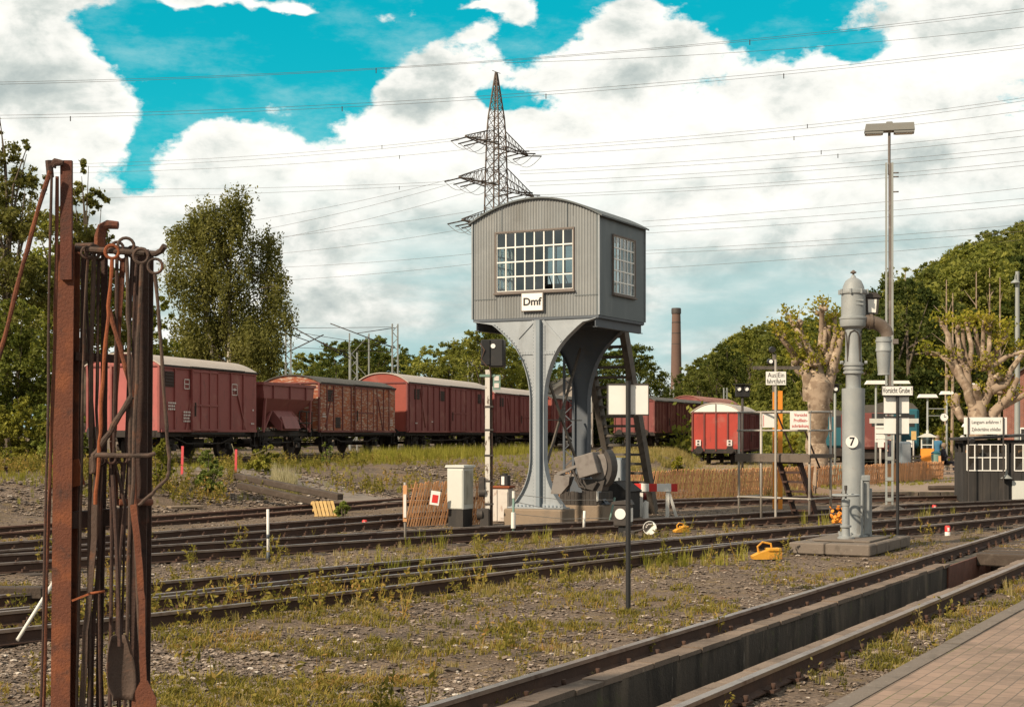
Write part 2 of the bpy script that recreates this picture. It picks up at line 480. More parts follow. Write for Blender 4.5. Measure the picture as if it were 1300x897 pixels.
M['cast'] = mat('grey_cast_iron', (.27, .29, .295), .55, .1, [((.35, .36, .35), 2.0, .42, .68, .6), ((.17, .145, .12), 4, .54, .74, .7, .16), ((.24, .12, .07), 13, .64, .74, .6), ((.10, .09, .08), 22, .64, .76, .5)], .2, 40)
M['pipe_rust'] = mat('tarnished_pipe', (.165, .13, .105), .6, .2, [((.10, .07, .05), 5, .45, .7, .7), ((.30, .28, .25), 7, .6, .75, .5)], .15, 40)
M['mast'] = mat('galvanised_mast', (.29, .31, .30), .6, .2, [((.25, .22, .19), 5, .5, .75, .6, .3), ((.2, .11, .07), 12, .68, .8, .5)], .05, 40)
M['mast_rust'] = mat('rusting_mast_channel', (.15, .13, .12), .75, .1, [((.28, .26, .24), 5, .5, .7, .6)], .1, 40)
M['lattice_wood'] = mat('orange_picket_wood', (.60, .31, .145), .8, 0, [((.42, .20, .10), 5, .5, .75, .5)], island=.25)
M['plank_dark'] = mat('tarred_planks', (.05, .043, .038), .85, 0, [((.11, .09, .075), 6, .5, .7, .7, .3)], .4, 30)
M['cabinet'] = mat('pale_grey_cabinet', (.56, .57, .53), .6, 0, [((.36, .35, .30), 3, .55, .78, .6, .4)], .05, 30)
M['orange'] = mat('orange_paint', (.75, .27, .03), .55, 0, [((.5, .17, .04), 7, .5, .8, .5)])
M['yellow'] = mat('yellow_paint', (.68, .33, .035), .65, 0, [((.35, .15, .04), 7, .48, .66, .8), ((.12, .06, .03), 14, .60, .72, .8)], .4, 30)
M['pallet'] = mat('fresh_pallet_wood', (.60, .40, .16), .8, 0, [((.45, .27, .1), 9, .5, .7, .5)], island=.15)
M['redpaint'] = mat('signal_red_paint', (.62, .035, .03), .5)
M['pinkred'] = mat('faded_red_picket', (.62, .08, .09), .6)
M['green_post'] = mat('green_grey_post', (.16, .26, .22), .6)
M['galv'] = mat('scaffold_tube', (.40, .37, .33), .55, .3, [((.2, .14, .10), 8, .55, .75, .7)], .05, 40)
M['deck'] = mat('scaffold_deck', (.13, .105, .085), .85, 0, [((.07, .055, .045), 5, .5, .7, .6)], .3, 30)
M['stair'] = mat('weathered_stair_timber', (.11, .095, .08), .8, 0, [((.05, .043, .037), 5, .46, .68, .8)], .3, 30)
M['box_grey'] = mat('grey_beige_box', (.20, .18, .165), .75, 0, [((.12, .10, .09), 4, .46, .7, .8)], .1, 30)
M['iron_black'] = mat('black_brown_iron', (.055, .048, .044), .65, .1, [((.11, .085, .07), 6, .5, .75, .6)], .2, 40)
M['chimney'] = mat('old_chimney_brick', (.15, .095, .075), .9, 0, [((.11, .06, .05), .12, .45, .7, .7)])
M['pylon'] = mat('pylon_steel', (.11, .085, .07), .7, .1)
M['cable'] = mat('dark_cable', (.09, .075, .065), .7)
M['insul'] = mat('brown_insulator', (.03, .024, .02), .4)
M['bark'] = mat('tree_bark', (.12, .095, .07), .9, 0, [((.06, .05, .04), 5, .45, .7, .7)], .6, 20)
M['birchbark'] = mat('birch_bark', (.42, .38, .33), .8, 0, [((.06, .05, .045), 5, .5, .6, .8, .4)], .3, 20)
M['planebark'] = mat('plane_tree_bark', (.31, .235, .17), .85, 0, [((.20, .14, .095), 2.6, .48, .60, .85), ((.52, .42, .31), 4, .56, .66, .7), ((.07, .05, .038), 3.4, .60, .70, .85)], 1.0, 5)
M['brick'] = mat('red_brick', (.24, .085, .055), .9)
M['teal'] = mat('teal_paint', (.015, .10, .13), .5)
M['skin'] = mat('skin', (.55, .33, .23), .6)
M['cloth_blue'] = mat('blue_cloth', (.04, .14, .24), .85)
M['cloth_dark'] = mat('dark_cloth', (.03, .028, .04), .85)
M['hair'] = mat('hair', (.22, .16, .11), .7)
M['hair_grey'] = mat('grey_hair', (.5, .48, .45), .7)
M['lamp_white'] = mat('white_lens', (.85, .85, .82), .2)
M['lum'] = mat('grey_luminaire', (.22, .22, .205), .5, .2, [((.22, .19, .15), 6, .5, .75, .5)])
def glassmat():
    m = bpy.data.materials.new('window_glass'); m.use_nodes = True
    t = NT(m.node_tree); b = t.n['Principled BSDF']
    co = t.new('ShaderNodeTexCoord').outputs['Object']
    gl = t.new('ShaderNodeBsdfGlossy'); gl.inputs['Roughness'].default_value = .03
    t.put(gl.inputs['Color'], (.9, .93, .93, 1))
    tr = t.new('ShaderNodeBsdfTransparent'); t.put(tr.inputs['Color'], (.50, .58, .59, 1))
    fr = t.new('ShaderNodeFresnel'); fr.inputs['IOR'].default_value = 1.5
    mx = t.new('ShaderNodeMixShader')
    t.put(mx.inputs[0], t.math('MULTIPLY_ADD', fr.outputs[0], 1.0, .12, True))
    t.l.new(tr.outputs[0], mx.inputs[1]); t.l.new(gl.outputs[0], mx.inputs[2])
    t.l.new(mx.outputs[0], t.n['Material Output'].inputs[0])
    return m
M['glass'] = glassmat()
M['leaf_mid'] = leafmat('mixed_green_leaves', [(.075, .088, .024), (.14, .15, .038), (.21, .21, .055), (.30, .28, .085)], .42)
M['leaf_dark'] = leafmat('dark_green_leaves', [(.045, .06, .02), (.08, .095, .03), (.13, .14, .04), (.19, .18, .055)], .42)
M['leaf_hill'] = leafmat('hill_leaves', [(.095, .105, .034), (.165, .17, .048), (.25, .24, .066), (.36, .325, .095)], .45, .3)
M['leaf_birch'] = leafmat('birch_leaves', [(.095, .09, .03), (.16, .145, .045), (.235, .205, .065), (.32, .27, .10)], .42, .1)
M['leaf_yellow'] = leafmat('yellow_green_sprouts', [(.12, .13, .02), (.24, .22, .035), (.36, .29, .05), (.42, .30, .06)], .45, .1)
M['leaf_bush'] = leafmat('bush_leaves', [(.13, .15, .045), (.21, .235, .065), (.31, .32, .10), (.42, .40, .15)], .45, .15)
M['leaf_hedge'] = leafmat('hedge_leaves', [(.12, .12, .03), (.22, .20, .045), (.34, .30, .065), (.48, .40, .10)], .35, .15)
M['grass_dry'] = leafmat('dry_grass', [(.15, .125, .045), (.28, .215, .07), (.40, .26, .10), (.52, .40, .22)], .3, 0)
M['grass_green'] = leafmat('green_yellow_grass', [(.12, .115, .022), (.23, .20, .036), (.34, .275, .055), (.45, .36, .10)], .35, 0)
M['weed'] = leafmat('weed_leaves', [(.11, .095, .022), (.21, .165, .038), (.31, .22, .06), (.38, .20, .07)], .3, 0)
M['straw'] = leafmat('straw', [(.30, .22, .13), (.42, .33, .21), (.52, .42, .28)], .3, 0)

def text_mesh(body, size, thick, material, parent=None, name='lettering', loc=(0, 0, 0), rot=(0, 0, 0), sx=1.0, bold=0.0, align='CENTER'):
    cu = bpy.data.curves.new('txt', 'FONT')
    cu.body = body; cu.size = size; cu.extrude = thick; cu.align_x = align; cu.align_y = 'CENTER'
    cu.offset = bold; cu.resolution_u = 4
    ob = bpy.data.objects.new('txt', cu); C.objects.link(ob)
    dg = bpy.context.evaluated_depsgraph_get(); dg.update()
    me = bpy.data.meshes.new_from_object(ob.evaluated_get(dg))
    bpy.data.objects.remove(ob); bpy.data.curves.remove(cu)
    me.name = name; me.materials.clear(); me.materials.append(material)
    for v in me.vertices: v.co.x *= sx
    o = bpy.data.objects.new(name, me); C.objects.link(o)
    o.parent = parent; o.location = loc; o.rotation_euler = rot
    return o

# ------------------------------------------------------------------ lie of the land
def bank(x, y):
    d = -(x + 8) * .848 + (y - 33.8) * .53
    side = 1 - sstep(-1.5, 1.0, x - (4.6 + (y - 44) * .135))
    return .85 * sstep(1.8, 8.5, d) * side
def vnoise(x, y, s, seed=0):
    """cheap smooth value noise"""
    x = np.asarray(x, float) * s + seed * 17.3; y = np.asarray(y, float) * s - seed * 9.1
    xi = np.floor(x); yi = np.floor(y); fx = x - xi; fy = y - yi
    def h(a, b):
        t = np.sin(a * 127.1 + b * 311.7 + seed * 3.3) * 43758.5453
        return t - np.floor(t)
    ux = fx * fx * (3 - 2 * fx); uy = fy * fy * (3 - 2 * fy)
    return (h(xi, yi) * (1 - ux) + h(xi + 1, yi) * ux) * (1 - uy) + (h(xi, yi + 1) * (1 - ux) + h(xi + 1, yi + 1) * ux) * uy
def fbm(x, y, s, seed=0):
    return (vnoise(x, y, s, seed) + .5 * vnoise(x, y, s * 2.1, seed + 1) + .25 * vnoise(x, y, s * 4.3, seed + 2)) / 1.75
PITP = np.array((1.37, 13.73)); PITD = np.array((.4816, .8764)); PITN = np.array((.8764, -.4816))
def gz(x, y):
    x = np.asarray(x, float); y = np.asarray(y, float)
    b = bank(x, y)
    z = b + (fbm(x, y, .8, 3) - .5) * (.05 + .25 * sstep(.02, .3, b) * (1 - sstep(.6, .84, b)))
    z = z + (fbm(x, y, 5, 8) - .5) * .025 - .02
    # rubble ridge behind the signal cabin's foot
    return z
def gzf(x, y): return float(gz(x, y))
ys = [6.0]
while ys[-1] < 2600: ys.append(ys[-1] + max(.10, (ys[-1] - 4) * .011 if ys[-1] < 70 else (ys[-1] - 4) * .03))
xs = [0.0]
while xs[-1] < 2200: xs.append(xs[-1] + max(.10, .10 if xs[-1] < 9 else (xs[-1] - 6) * .035))
xs = np.array([-x for x in xs[:0:-1]] + xs); ys = np.array([-400, -150, -60, -25, -10, -3, 0, 2, 3.5, 5] + ys)
GX, GY = np.meshgrid(xs, ys)
GZ = gz(GX, GY)
nx, ny = len(xs), len(ys)
idx = np.arange(nx * ny).reshape(ny, nx)
Fq = np.stack([idx[:-1, :-1], idx[:-1, 1:], idx[1:, 1:], idx[1:, :-1]], -1).reshape(-1, 4)
cx = (GX[:-1, :-1] + GX[1:, 1:]).ravel() / 2; cy = (GY[:-1, :-1] + GY[1:, 1:]).ravel() / 2
rel = np.stack([cx - PITP[0], cy - PITP[1]], 1); sa_ = rel @ PITD; na_ = rel @ PITN
PIT0, PIT1 = -9.0, 13.4
inpit = (sa_ > PIT0 + .1) & (sa_ < PIT1 + .05) & (na_ > .26) & (na_ < 1.17)
def groundmat():
    m = bpy.data.materials.new('yard_ground'); m.use_nodes = True
    t = NT(m.node_tree); b = t.n['Principled BSDF']
    co = t.new('ShaderNodeTexCoord').outputs['Object']
    st = t.new('ShaderNodeTexVoronoi'); t.put(st.inputs['Vector'], co); st.inputs['Scale'].default_value = 24
    stone = t.ramp(t.voro(co, 24, out=1), [(0, (.065, .048, .038)), (.5, (.185, .14, .108)), (.85, (.31, .238, .185)), (1, (.56, .46, .38))])
    fine = t.ramp(t.noise(co, 60, 4, .7), [(.3, (.075, .056, .044)), (.7, (.28, .212, .16))])
    g = t.mix(.32, stone, fine)
    big = t.noise(co, .35, 6, .62)
    dirt = t.ramp(t.noise(co, 9, 8, .65), [(.3, (.105, .078, .06)), (.7, (.235, .175, .125))])
    g = t.mix(t.smooth(big, .42, .60), g, dirt)
    cin = t.smooth(t.noise(co, .9, 5, .6), .52, .68)
    g = t.mix(t.math('MULTIPLY', cin, .6), g, (.085, .068, .058))
    moss = t.math('MULTIPLY', t.smooth(t.noise(co, 1.7, 8, .7), .50, .66), t.smooth(t.noise(co, 14, 4, .7), .35, .6))
    g = t.mix(t.math('MULTIPLY', moss, .65), g, (.27, .19, .065))
    rustn = t.smooth(t.noise(co, 1.1, 8, .7, out=0), .56, .70)
    g = t.mix(t.math('MULTIPLY', rustn, .5), g, (.28, .14, .06))
    t.put(b.inputs['Base Color'], g); b.inputs['Roughness'].default_value = .95; b.inputs['Specular IOR Level'].default_value = .15
    bn = t.new('ShaderNodeBump'); bn.inputs['Strength'].default_value = .9; bn.inputs['Distance'].default_value = .03
    t.put(bn.inputs['Height'], t.math('ADD', t.voro(co, 24), t.noise(co, 40, 5, .7)))
    t.l.new(bn.outputs[0], b.inputs['Normal'])
    return m
M['ground'] = groundmat()
ground = np_mesh('ground', np.stack([GX.ravel(), GY.ravel(), GZ.ravel()], 1), Fq[~inpit], M['ground'], smooth=True)
tag(ground, kind='structure')

# ------------------------------------------------------------------ inspection pit (part of the ground)
def sn(s, n, z=0.0):
    p = PITP + PITD * s + PITN * n
    return (float(p[0]), float(p[1]), z)
rz_pit = math.atan2(PITD[1], PITD[0])
def pitbox(mb, s0, s1, n0, n1, z0, z1, mi=0):
    mb.box(sn((s0 + s1) / 2, (n0 + n1) / 2, (z0 + z1) / 2), (s1 - s0, n1 - n0, z1 - z0), (0, 0, rz_pit), mi)
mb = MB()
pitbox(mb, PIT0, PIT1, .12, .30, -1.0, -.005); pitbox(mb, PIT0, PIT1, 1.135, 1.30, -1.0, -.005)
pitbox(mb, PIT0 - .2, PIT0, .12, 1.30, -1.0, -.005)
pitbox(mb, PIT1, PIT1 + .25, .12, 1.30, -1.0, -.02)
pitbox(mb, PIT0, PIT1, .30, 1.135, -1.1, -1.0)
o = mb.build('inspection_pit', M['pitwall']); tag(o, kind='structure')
# a weathered brick lining near the far end and the ragged stone coping on top
mb = MB(); pitbox(mb, 10.2, PIT1 - .03, .30, .325, -.9, .004, 0)
def brickmat(name, c1, c2, mortar, sc=6.0, vec_rot=None):
    m = bpy.data.materials.new(name); m.use_nodes = True
    t = NT(m.node_tree); b = t.n['Principled BSDF']
    co = t.new('ShaderNodeTexCoord').outputs['Object']
    s3 = t.new('ShaderNodeSeparateXYZ'); t.put(s3.inputs[0], co)
    u = t.math('ADD', t.math('MULTIPLY', s3.outputs[0], .7), t.math('MULTIPLY', s3.outputs[1], .72))
    br = t.new('ShaderNodeTexBrick'); t.put(br.inputs['Vector'], t.comb(u, s3.outputs[2], 0.0) if vec_rot is None else co)
    t.put(br.inputs['Color1'], c1); t.put(br.inputs['Color2'], c2); t.put(br.inputs['Mortar'], mortar)
    br.inputs['Scale'].default_value = sc; br.inputs['Mortar Size'].default_value = .02
    br.inputs['Brick Width'].default_value = .5; br.inputs['Row Height'].default_value = .25
    col = t.mix(t.smooth(t.noise(co, 3, 7, .65), .42, .7, 0, .6), br.outputs[0], tuple(c * .45 for c in c1))
    t.put(b.inputs['Base Color'], col); b.inputs['Roughness'].default_value = .9
    bn = t.new('ShaderNodeBump'); bn.inputs['Strength'].default_value = .5; bn.inputs['Distance'].default_value = .01
    t.put(bn.inputs['Height'], t.math('MULTIPLY', br.outputs[1], -1)); t.l.new(bn.outputs[0], b.inputs['Normal'])
    return m
M['pitbrick'] = brickmat('pit_brick', (.21, .075, .045), (.16, .065, .045), (.12, .09, .07), 8)
mb.build('pit_brick_lining', M['pitbrick']); tag(C.objects['pit_brick_lining'], kind='structure')
mb = MB()
s = PIT0
while s < PIT1 - .1:
    L = rnd.uniform(.35, .7); L = min(L, PIT1 - s)
    w = .19 + rnd.uniform(-.012, .02)
    if s < 10.2: pitbox(mb, s, s + L - .012, .115, .115 + w, -.01, .032 + rnd.uniform(-.006, .008))
    pitbox(mb, s, s + L - .012, 1.30 - w, 1.305, -.01, .03 + rnd.uniform(-.006, .008))
    s += L
M['coping'] = mat('pit_coping', (.20, .15, .115), .9, 0, [((.10, .075, .06), 4, .48, .7, .7), ((.33, .27, .21), 12, .6, .7, .5)], .5, 40, island=.2)
mb.build('pit_coping', M['coping']); tag(C.objects['pit_coping'], kind='structure')

# ------------------------------------------------------------------ brick paved platform in the near right corner
rel_k = 1.5 + 1.05
kp = PITP + PITN * (rel_k + .02)
mb = MB()
def kb(s0, s1, n0, n1, z0, z1, mi=0):
    mb.box(sn((s0 + s1) / 2, (n0 + n1) / 2, (z0 + z1) / 2), (s1 - s0, n1 - n0, z1 - z0), (0, 0, rz_pit), mi)
for i in range(-20, 34):
    kb(i * .9, i * .9 + .893, rel_k, rel_k + .14, -.2, .255 + rnd.uniform(-.004, .004), 0)
kb(-18, 30.6, rel_k + .142, rel_k + 3.0, -.2, .245, 1)
def pavemat():
    m = bpy.data.materials.new('herringbone_paving'); m.use_nodes = True
    t = NT(m.node_tree); b = t.n['Principled BSDF']
    co = t.new('ShaderNodeTexCoord').outputs['Object']
    mp = t.new('ShaderNodeMapping'); mp.inputs['Rotation'].default_value = (0, 0, -rz_pit); t.put(mp.inputs[0], co)
    br = t.new('ShaderNodeTexBrick'); t.put(br.inputs['Vector'], mp.outputs[0])
    t.put(br.inputs['Color1'], (.31, .21, .155)); t.put(br.inputs['Color2'], (.25, .175, .13)); t.put(br.inputs['Mortar'], (.13, .10, .075))
    br.inputs['Scale'].default_value = 2.4; br.inputs['Mortar Size'].default_value = .012
    br.inputs['Brick Width'].default_value = .5; br.inputs['Row Height'].default_value = .25
    col = t.mix(t.smooth(t.noise(co, 2.2, 7, .65), .42, .68, 0, .75), br.outputs[0], (.13, .095, .07))
    col = t.mix(t.math('MULTIPLY', t.smooth(t.noise(co, 1.3, 8, .75), .52, .66), br.outputs[1]), col, (.10, .11, .03))
    col = t.mix(t.smooth(t.noise(co, 26, 3, .6), .62, .72, 0, .5), col, (.36, .29, .23))
    t.put(b.inputs['Base Color'], col); b.inputs['Roughness'].default_value = .85
    bn = t.new('ShaderNodeBump'); bn.inputs['Strength'].default_value = .4; bn.inputs['Distance'].default_value = .01
    t.put(bn.inputs['Height'], t.math('MULTIPLY', br.outputs[1], -1)); t.l.new(bn.outputs[0], b.inputs['Normal'])
    return m
mb.build('platform', [M['slab'], pavemat()]); tag(C.objects['platform'], kind='structure')

# ------------------------------------------------------------------ railway tracks
def smooth_line(P, step=.5):
    P = [Vector((*p, 0)) if len(p) == 2 else Vector(p) for p in P]
    out_ = []
    Q = [P[0] * 2 - P[1]] + P + [P[-1] * 2 - P[-2]]
    for i in range(1, len(Q) - 2):
        a, b, c, d = Q[i - 1:i + 3]
        n = max(2, int((c - b).length / step))
        for k in range(n):
            t = k / n
            out_.append(.5 * ((2 * b) + (c - a) * t + (2 * a - 5 * b + 4 * c - d) * t * t + (3 * b - a - 3 * c + d) * t ** 3))
    out_.append(P[-1])
    return out_
RP = [(-.07, 0), (.07, 0), (.07, .012), (.012, .03), (.012, .105), (.036, .118), (.036, .150), (-.036, .150), (-.036, .118), (-.012, .105), (-.012, .03), (-.07, .012)]
GAUGE = 1.435 + .07
def sweep(mb, line, offs, prof, z0, top_faces=()):
    n = len(prof); b = len(mb.v); vs = []
    for i, p in enumerate(line):
        d = (line[min(i + 1, len(line) - 1)] - line[max(i - 1, 0)]); d.z = 0; d.normalize()
        nn = Vector((d.y, -d.x, 0))
        q = p + nn * offs
        for (a, h) in prof:
            w = q + nn * a; vs.append((w.x, w.y, q.z + z0 + h))
    fs = []
    for i in range(len(line) - 1):
        for k in range(n):
            fs.append((i * n + k, (i + 1) * n + k, (i + 1) * n + (k + 1) % n, i * n + (k + 1) % n))
    mb.add(vs, fs)
    m0 = len(mb.m) - len(fs)
    for j in range(len(fs)):
        if j % n in top_faces: mb.m[m0 + j] = 1
    mb.add(vs[:n], [tuple(range(n))]); mb.add(vs[-n:], [tuple(range(n))[::-1]])
slp_cache = {}
def sleeper_mesh():
    mb = MB()
    mb.box((0, 0, -.075), (.26, 2.5, .15), bev=.012)
    for sd_ in (-1, 1):
        mb.box((0, sd_ * GAUGE / 2, .006), (.20, .34, .014), mi=1)
        for q in (-1, 1):
            mb.box((0, sd_ * GAUGE / 2 + q * .105, .03), (.10, .05, .045), mi=1)
            mb.cyl((0, sd_ * GAUGE / 2 + q * .10, .03), (0, sd_ * GAUGE / 2 + q * .10, .085), .018, n=6, mi=1)
    return mb.build('sleeper', [M['sleeper'], M['railside']], link=False).data
SLP = sleeper_mesh()
def track(label, P, z0=.0, sleepers=True, rusty=False, keep=lambda p: True, sp=.63, sl_z=.0, lift=0.0):
    line = smooth_line(P)
    t = thing('railway_track', label, 'railway track', (0, 0, 0), 0, 'railway tracks in the yard')
    for s_ in (-1, 1):
        mb = MB(); sweep(mb, line, s_ * GAUGE / 2, RP, z0 + lift, (5, 6, 7))
        mb.build('rail', [M['railside'], M['railtop_rusty'] if rusty else M['railtop']], t)
    if sleepers:
        acc = 0; n = 0
        for i in range(len(line) - 1):
            d = line[i + 1] - line[i]; L = d.length; a = math.atan2(d.y, d.x)
            while acc < L and n < 98:
                p = line[i] + d * (acc / L)
                if keep(p):
                    o = bpy.data.objects.new('sleeper', SLP); C.objects.link(o); o.parent = t
                    o.location = (p.x, p.y, p.z + z0 + sl_z + rnd.uniform(-.004, .004)); o.rotation_euler = (0, 0, a + rnd.uniform(-.02, .02)); n += 1
                acc += sp
            acc -= L
    return t
fr = lambda p: 9 < p.y < 60 and abs(p.x / p.y) < .37
# track over the inspection pit
PC = PITP + PITN * (GAUGE / 2)
track('near right track crossing above the brick lined inspection pit', [tuple(PC + PITD * k) for k in (-14, 0, 14, 30, 45)],
      keep=lambda p: fr(p) and (np.array((p.x, p.y)) - PITP) @ PITD > PIT1 + .6, sl_z=.0)
mb = MB()
s = -9.0
while s < PIT1:
    for n_ in (0.0, GAUGE):
        mb.box(sn(s, n_, .014), (.16, .26, .022), (0, 0, rz_pit)); 
        for q in (-1, 1): mb.cyl(sn(s, n_ + q * .10, .02), sn(s, n_ + q * .10, .07), .02, n=6)
    s += .62
o = mb.build('baseplate', M['railside']); o['kind'] = 'stuff'
o.parent = [t for t in C.objects if t.name == 'railway_track'][0]
# timbers bridging the end of the pit
tb = thing('timber_crossing', 'dark timber beams laid across the end of the inspection pit', 'timber crossing')
for (s0, s1, z0, z1) in ((12.2, 12.5, -.14, .06), (12.9, 13.25, -.12, .05)):
    mb = MB(); mb.box(sn((s0 + s1) / 2, .72, (z0 + z1) / 2), (s1 - s0, .80, z1 - z0), (0, 0, rz_pit), bev=.02); mb.build('beam', M['beam'], tb)
track('middle double track, upper rail pair running from lower left to the water crane', [(-12, 9.2), (-8.0, 13.75), (-3.9, 18.2), (-.5, 21.9), (3.2, 25.9), (8.05, 30.97), (13.3, 36.85), (20, 44.2), (27, 52)], keep=fr)
track('middle double track, lower rail pair that merges before the water crane', [(-11.4, 7.6), (-7.2, 12.6), (-3.06, 17.42), (-.06, 21.45), (3.3, 25.8), (6.1, 28.9)], keep=fr, sleepers=False, lift=-.004)
track('track passing close in front of the signal cabin foot', [(-13, 16.9), (-7.4, 22.4), (-5.4, 24.3), (-.9, 28.6), (4.8, 33.3), (9.65, 37.75), (14.8, 41.6), (20, 45.8), (28, 53)], keep=fr)
track('track passing behind the signal cabin foot and the lattice fence', [(-12, 19.6), (-8.1, 25.1), (-6.0, 28.0), (-1.9, 34.4), (2.4, 39.6), (7, 43.2), (11.5, 45.0), (20, 49.0), (30, 54)], keep=fr)
track('overgrown rusty siding at the foot of the embankment', [(-12.5, 25.6), (-7.4, 34.9), (-2.6, 44.2), (-1.2, 47.0)], keep=fr, rusty=True, z0=-.06)
UF = Vector((math.sin(R(15.3)), math.cos(R(15.3)), 0)); NF = Vector((UF.y, -UF.x, 0))
FP = Vector((-12.5, 53, 0)) - NF * 1.42        # centre line of the wagon road
track('embankment track under the long line of red goods wagons', [tuple((FP + UF * k).to_2d()) for k in (-22, 0, 30, 60, 95)], z0=.86, keep=lambda p: p.y < 80)
GP = Vector((13.0, 85, 0)) - NF * 1.42
track('far track carrying the single bright red van', [tuple((GP + UF * k).to_2d()) for k in (-4, 10, 25, 50)], z0=.02, sleepers=False)

# a ballast heap ridge and stones
def octa():
    v = np.array([(1, 0, 0), (-1, 0, 0), (0, 1, 0), (0, -1, 0), (0, 0, .7), (0, 0, -.7), (.6, .6, .4), (-.6, .5, .45), (.55, -.62, .4), (-.62, -.55, .35)])
    f = [(0, 6, 4), (6, 2, 4), (2, 7, 4), (7, 1, 4), (1, 9, 4), (9, 3, 4), (3, 8, 4), (8, 0, 4), (0, 5, 6), (6, 5, 2), (2, 5, 7), (7, 5, 1), (1, 5, 9), (9, 5, 3), (3, 5, 8), (8, 5, 0)]
    return v, np.array(f)
def in_pit(x, y, m=.0):
    r = np.stack([x - PITP[0], y - PITP[1]], 1); a = r @ PITD; b = r @ PITN
    return (a > PIT0) & (a < PIT1) & (b > .1 - m) & (b < 1.32 + m)
def on_platform(x, y):
    r = np.stack([x - PITP[0], y - PITP[1]], 1); b = r @ PITN; a = r @ PITD
    return (b > rel_k - .04) & (a < 31)
def sample_px(n, y0, y1, power=1.0, x0=-20, x1=1320):
    """random points on the ground, evenly spread over the picture's columns"""
    t = rng.random(n); yy = 1 / (1 / y0 + (1 / y1 - 1 / y0) * t ** power)
    xx = (rng.uniform(x0, x1, n) - 650) / F * yy
    return xx, yy
OV, OF = octa()
n = 110000
x_, y_ = sample_px(n, 10.2, 40)
ok = ~in_pit(x_, y_) & ~on_platform(x_, y_) & (fbm(x_, y_, .7, 21) + rng.normal(0, .16, n) > .44)
x_, y_ = x_[ok], y_[ok]; n = len(x_)
sc = rng.gamma(2.4, .0050, n) + .006
V1, F1 = scatter(OV, OF, np.stack([x_, y_, gz(x_, y_) + sc * .2], 1), np.stack([sc * rng.uniform(.8, 1.5, n), sc * rng.uniform(.7, 1.2, n), sc * rng.uniform(.5, .9, n)], 1), rng.uniform(0, 6.28, n))
def stonemat():
    m = bpy.data.materials.new('ballast_stone'); m.use_nodes = True
    t = NT(m.node_tree); b = t.n['Principled BSDF']
    g = t.new('ShaderNodeNewGeometry').outputs['Random Per Island']
    t.put(b.inputs['Base Color'], t.ramp(g, [(0, (.06, .045, .035)), (.4, (.14, .105, .08)), (.85, (.25, .195, .15)), (.97, (.36, .29, .23)), (1, (.6, .54, .47))]))
    b.inputs['Roughness'].default_value = .9
    return m
M['stone'] = stonemat()
o = np_mesh('ballast', V1, F1, M['stone']); tag(o, kind='stuff')
n = 42000
t_ = rng.random(n); y_ = 35 + 25 * t_; x_ = rng.uniform(-.36, .13, n) * y_
bb = bank(x_, y_); ok = (bb > .03) & (bb < .8) & (fbm(x_, y_, .5, 5) + rng.normal(0, .08, n) > .47)
x_, y_ = x_[ok], y_[ok]; n = len(x_); sc = rng.gamma(3.0, .010, n) + .012
V1, F1 = scatter(OV, OF, np.stack([x_, y_, gz(x_, y_) + sc * .2], 1), np.stack([sc * rng.uniform(.8, 1.5, n), sc, sc * rng.uniform(.5, .9, n)], 1), rng.uniform(0, 6.28, n))
o = np_mesh('embankment_rubble', V1, F1, M['stone']); tag(o, kind='stuff')

# ================================================================== signal cabin on its steel legs
CR = thing('signal_cabin', 'grey corrugated cabin with curved roof raised on two riveted steel legs', 'signal cabin', (.493, 32.455, 0), R(-27.2))
HW, DP, ZF, ZE, ZP = 1.515, 2.54, 4.517, 6.66, 7.08
def arch(x): return ZE + (ZP - ZE) * (1 - (x / HW) ** 2)
def corrugated(name, y, wx0, wx1, wz0, wz1, face=-1):
    mb = MB(); n = 270; amp = .011; thk = .012
    def col(x): return y + face * amp * math.sin(x / .068 * 2 * math.pi)
    for i in range(n):
        x0 = -HW + 2 * HW * i / n; x1 = -HW + 2 * HW * (i + 1) / n; xm = (x0 + x1) / 2
        segs = [(ZF, wz0), (wz1, None)] if wx0 < xm < wx1 else [(ZF, None)]
        for a, b in segs:
            t0, t1 = (arch(x0), arch(x1)) if b is None else (b, b)
            mb.add([(x0, col(x0), a), (x1, col(x1), a), (x1, col(x1), t1), (x0, col(x0), t0)], [(0, 1, 2, 3)], 0, True)
    o = mb.build(name, M['corr'], CR, fix=True)
    # lining behind the sheet
    mb = MB(); yy = y - face * .05
    P = [(-HW + .03, ZF + .02), (wx0, ZF + .02), (wx0, arch(wx0) - .03), (-HW + .03, arch(-HW + .03) - .03)]
    mb.prism(P, yy, yy - face * .02)
    P = [(wx1, ZF + .02), (HW - .03, ZF + .02), (HW - .03, arch(HW - .03) - .03), (wx1, arch(wx1) - .03)]
    mb.prism(P, yy, yy - face * .02)
    mb.box(((wx0 + wx1) / 2, yy - face * .01, (ZF + wz0) / 2), (wx1 - wx0, .02, wz0 - ZF - .04))
    k = 8; P = [(wx0 + (wx1 - wx0) * i / k, arch(wx0 + (wx1 - wx0) * i / k) - .03) for i in range(k + 1)]
    mb.prism([(wx0, wz1)] + [(wx1, wz1)] + P[::-1], yy, yy - face * .02)
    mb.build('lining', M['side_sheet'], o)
    return o
corrugated('front_wall', 0.0, -.93, .92, 5.10, 6.38, -1)
corrugated('rear_wall', DP, -.93, .92, 5.10, 6.38, 1)
mb = MB()
for x0 in (-.80, .78):     # lap joints of the sheets
    mb.box((x0, -.016, (6.40 + arch(x0)) / 2 - .01), (.012, .008, arch(x0) - 6.44))
for z0 in (4.95,): mb.box((-1.22, -.015, z0), (.56, .006, .010)); mb.box((1.22, -.015, z0), (.56, .006, .010))
mb.build('sheet_seam', M['side_sheet'], CR)
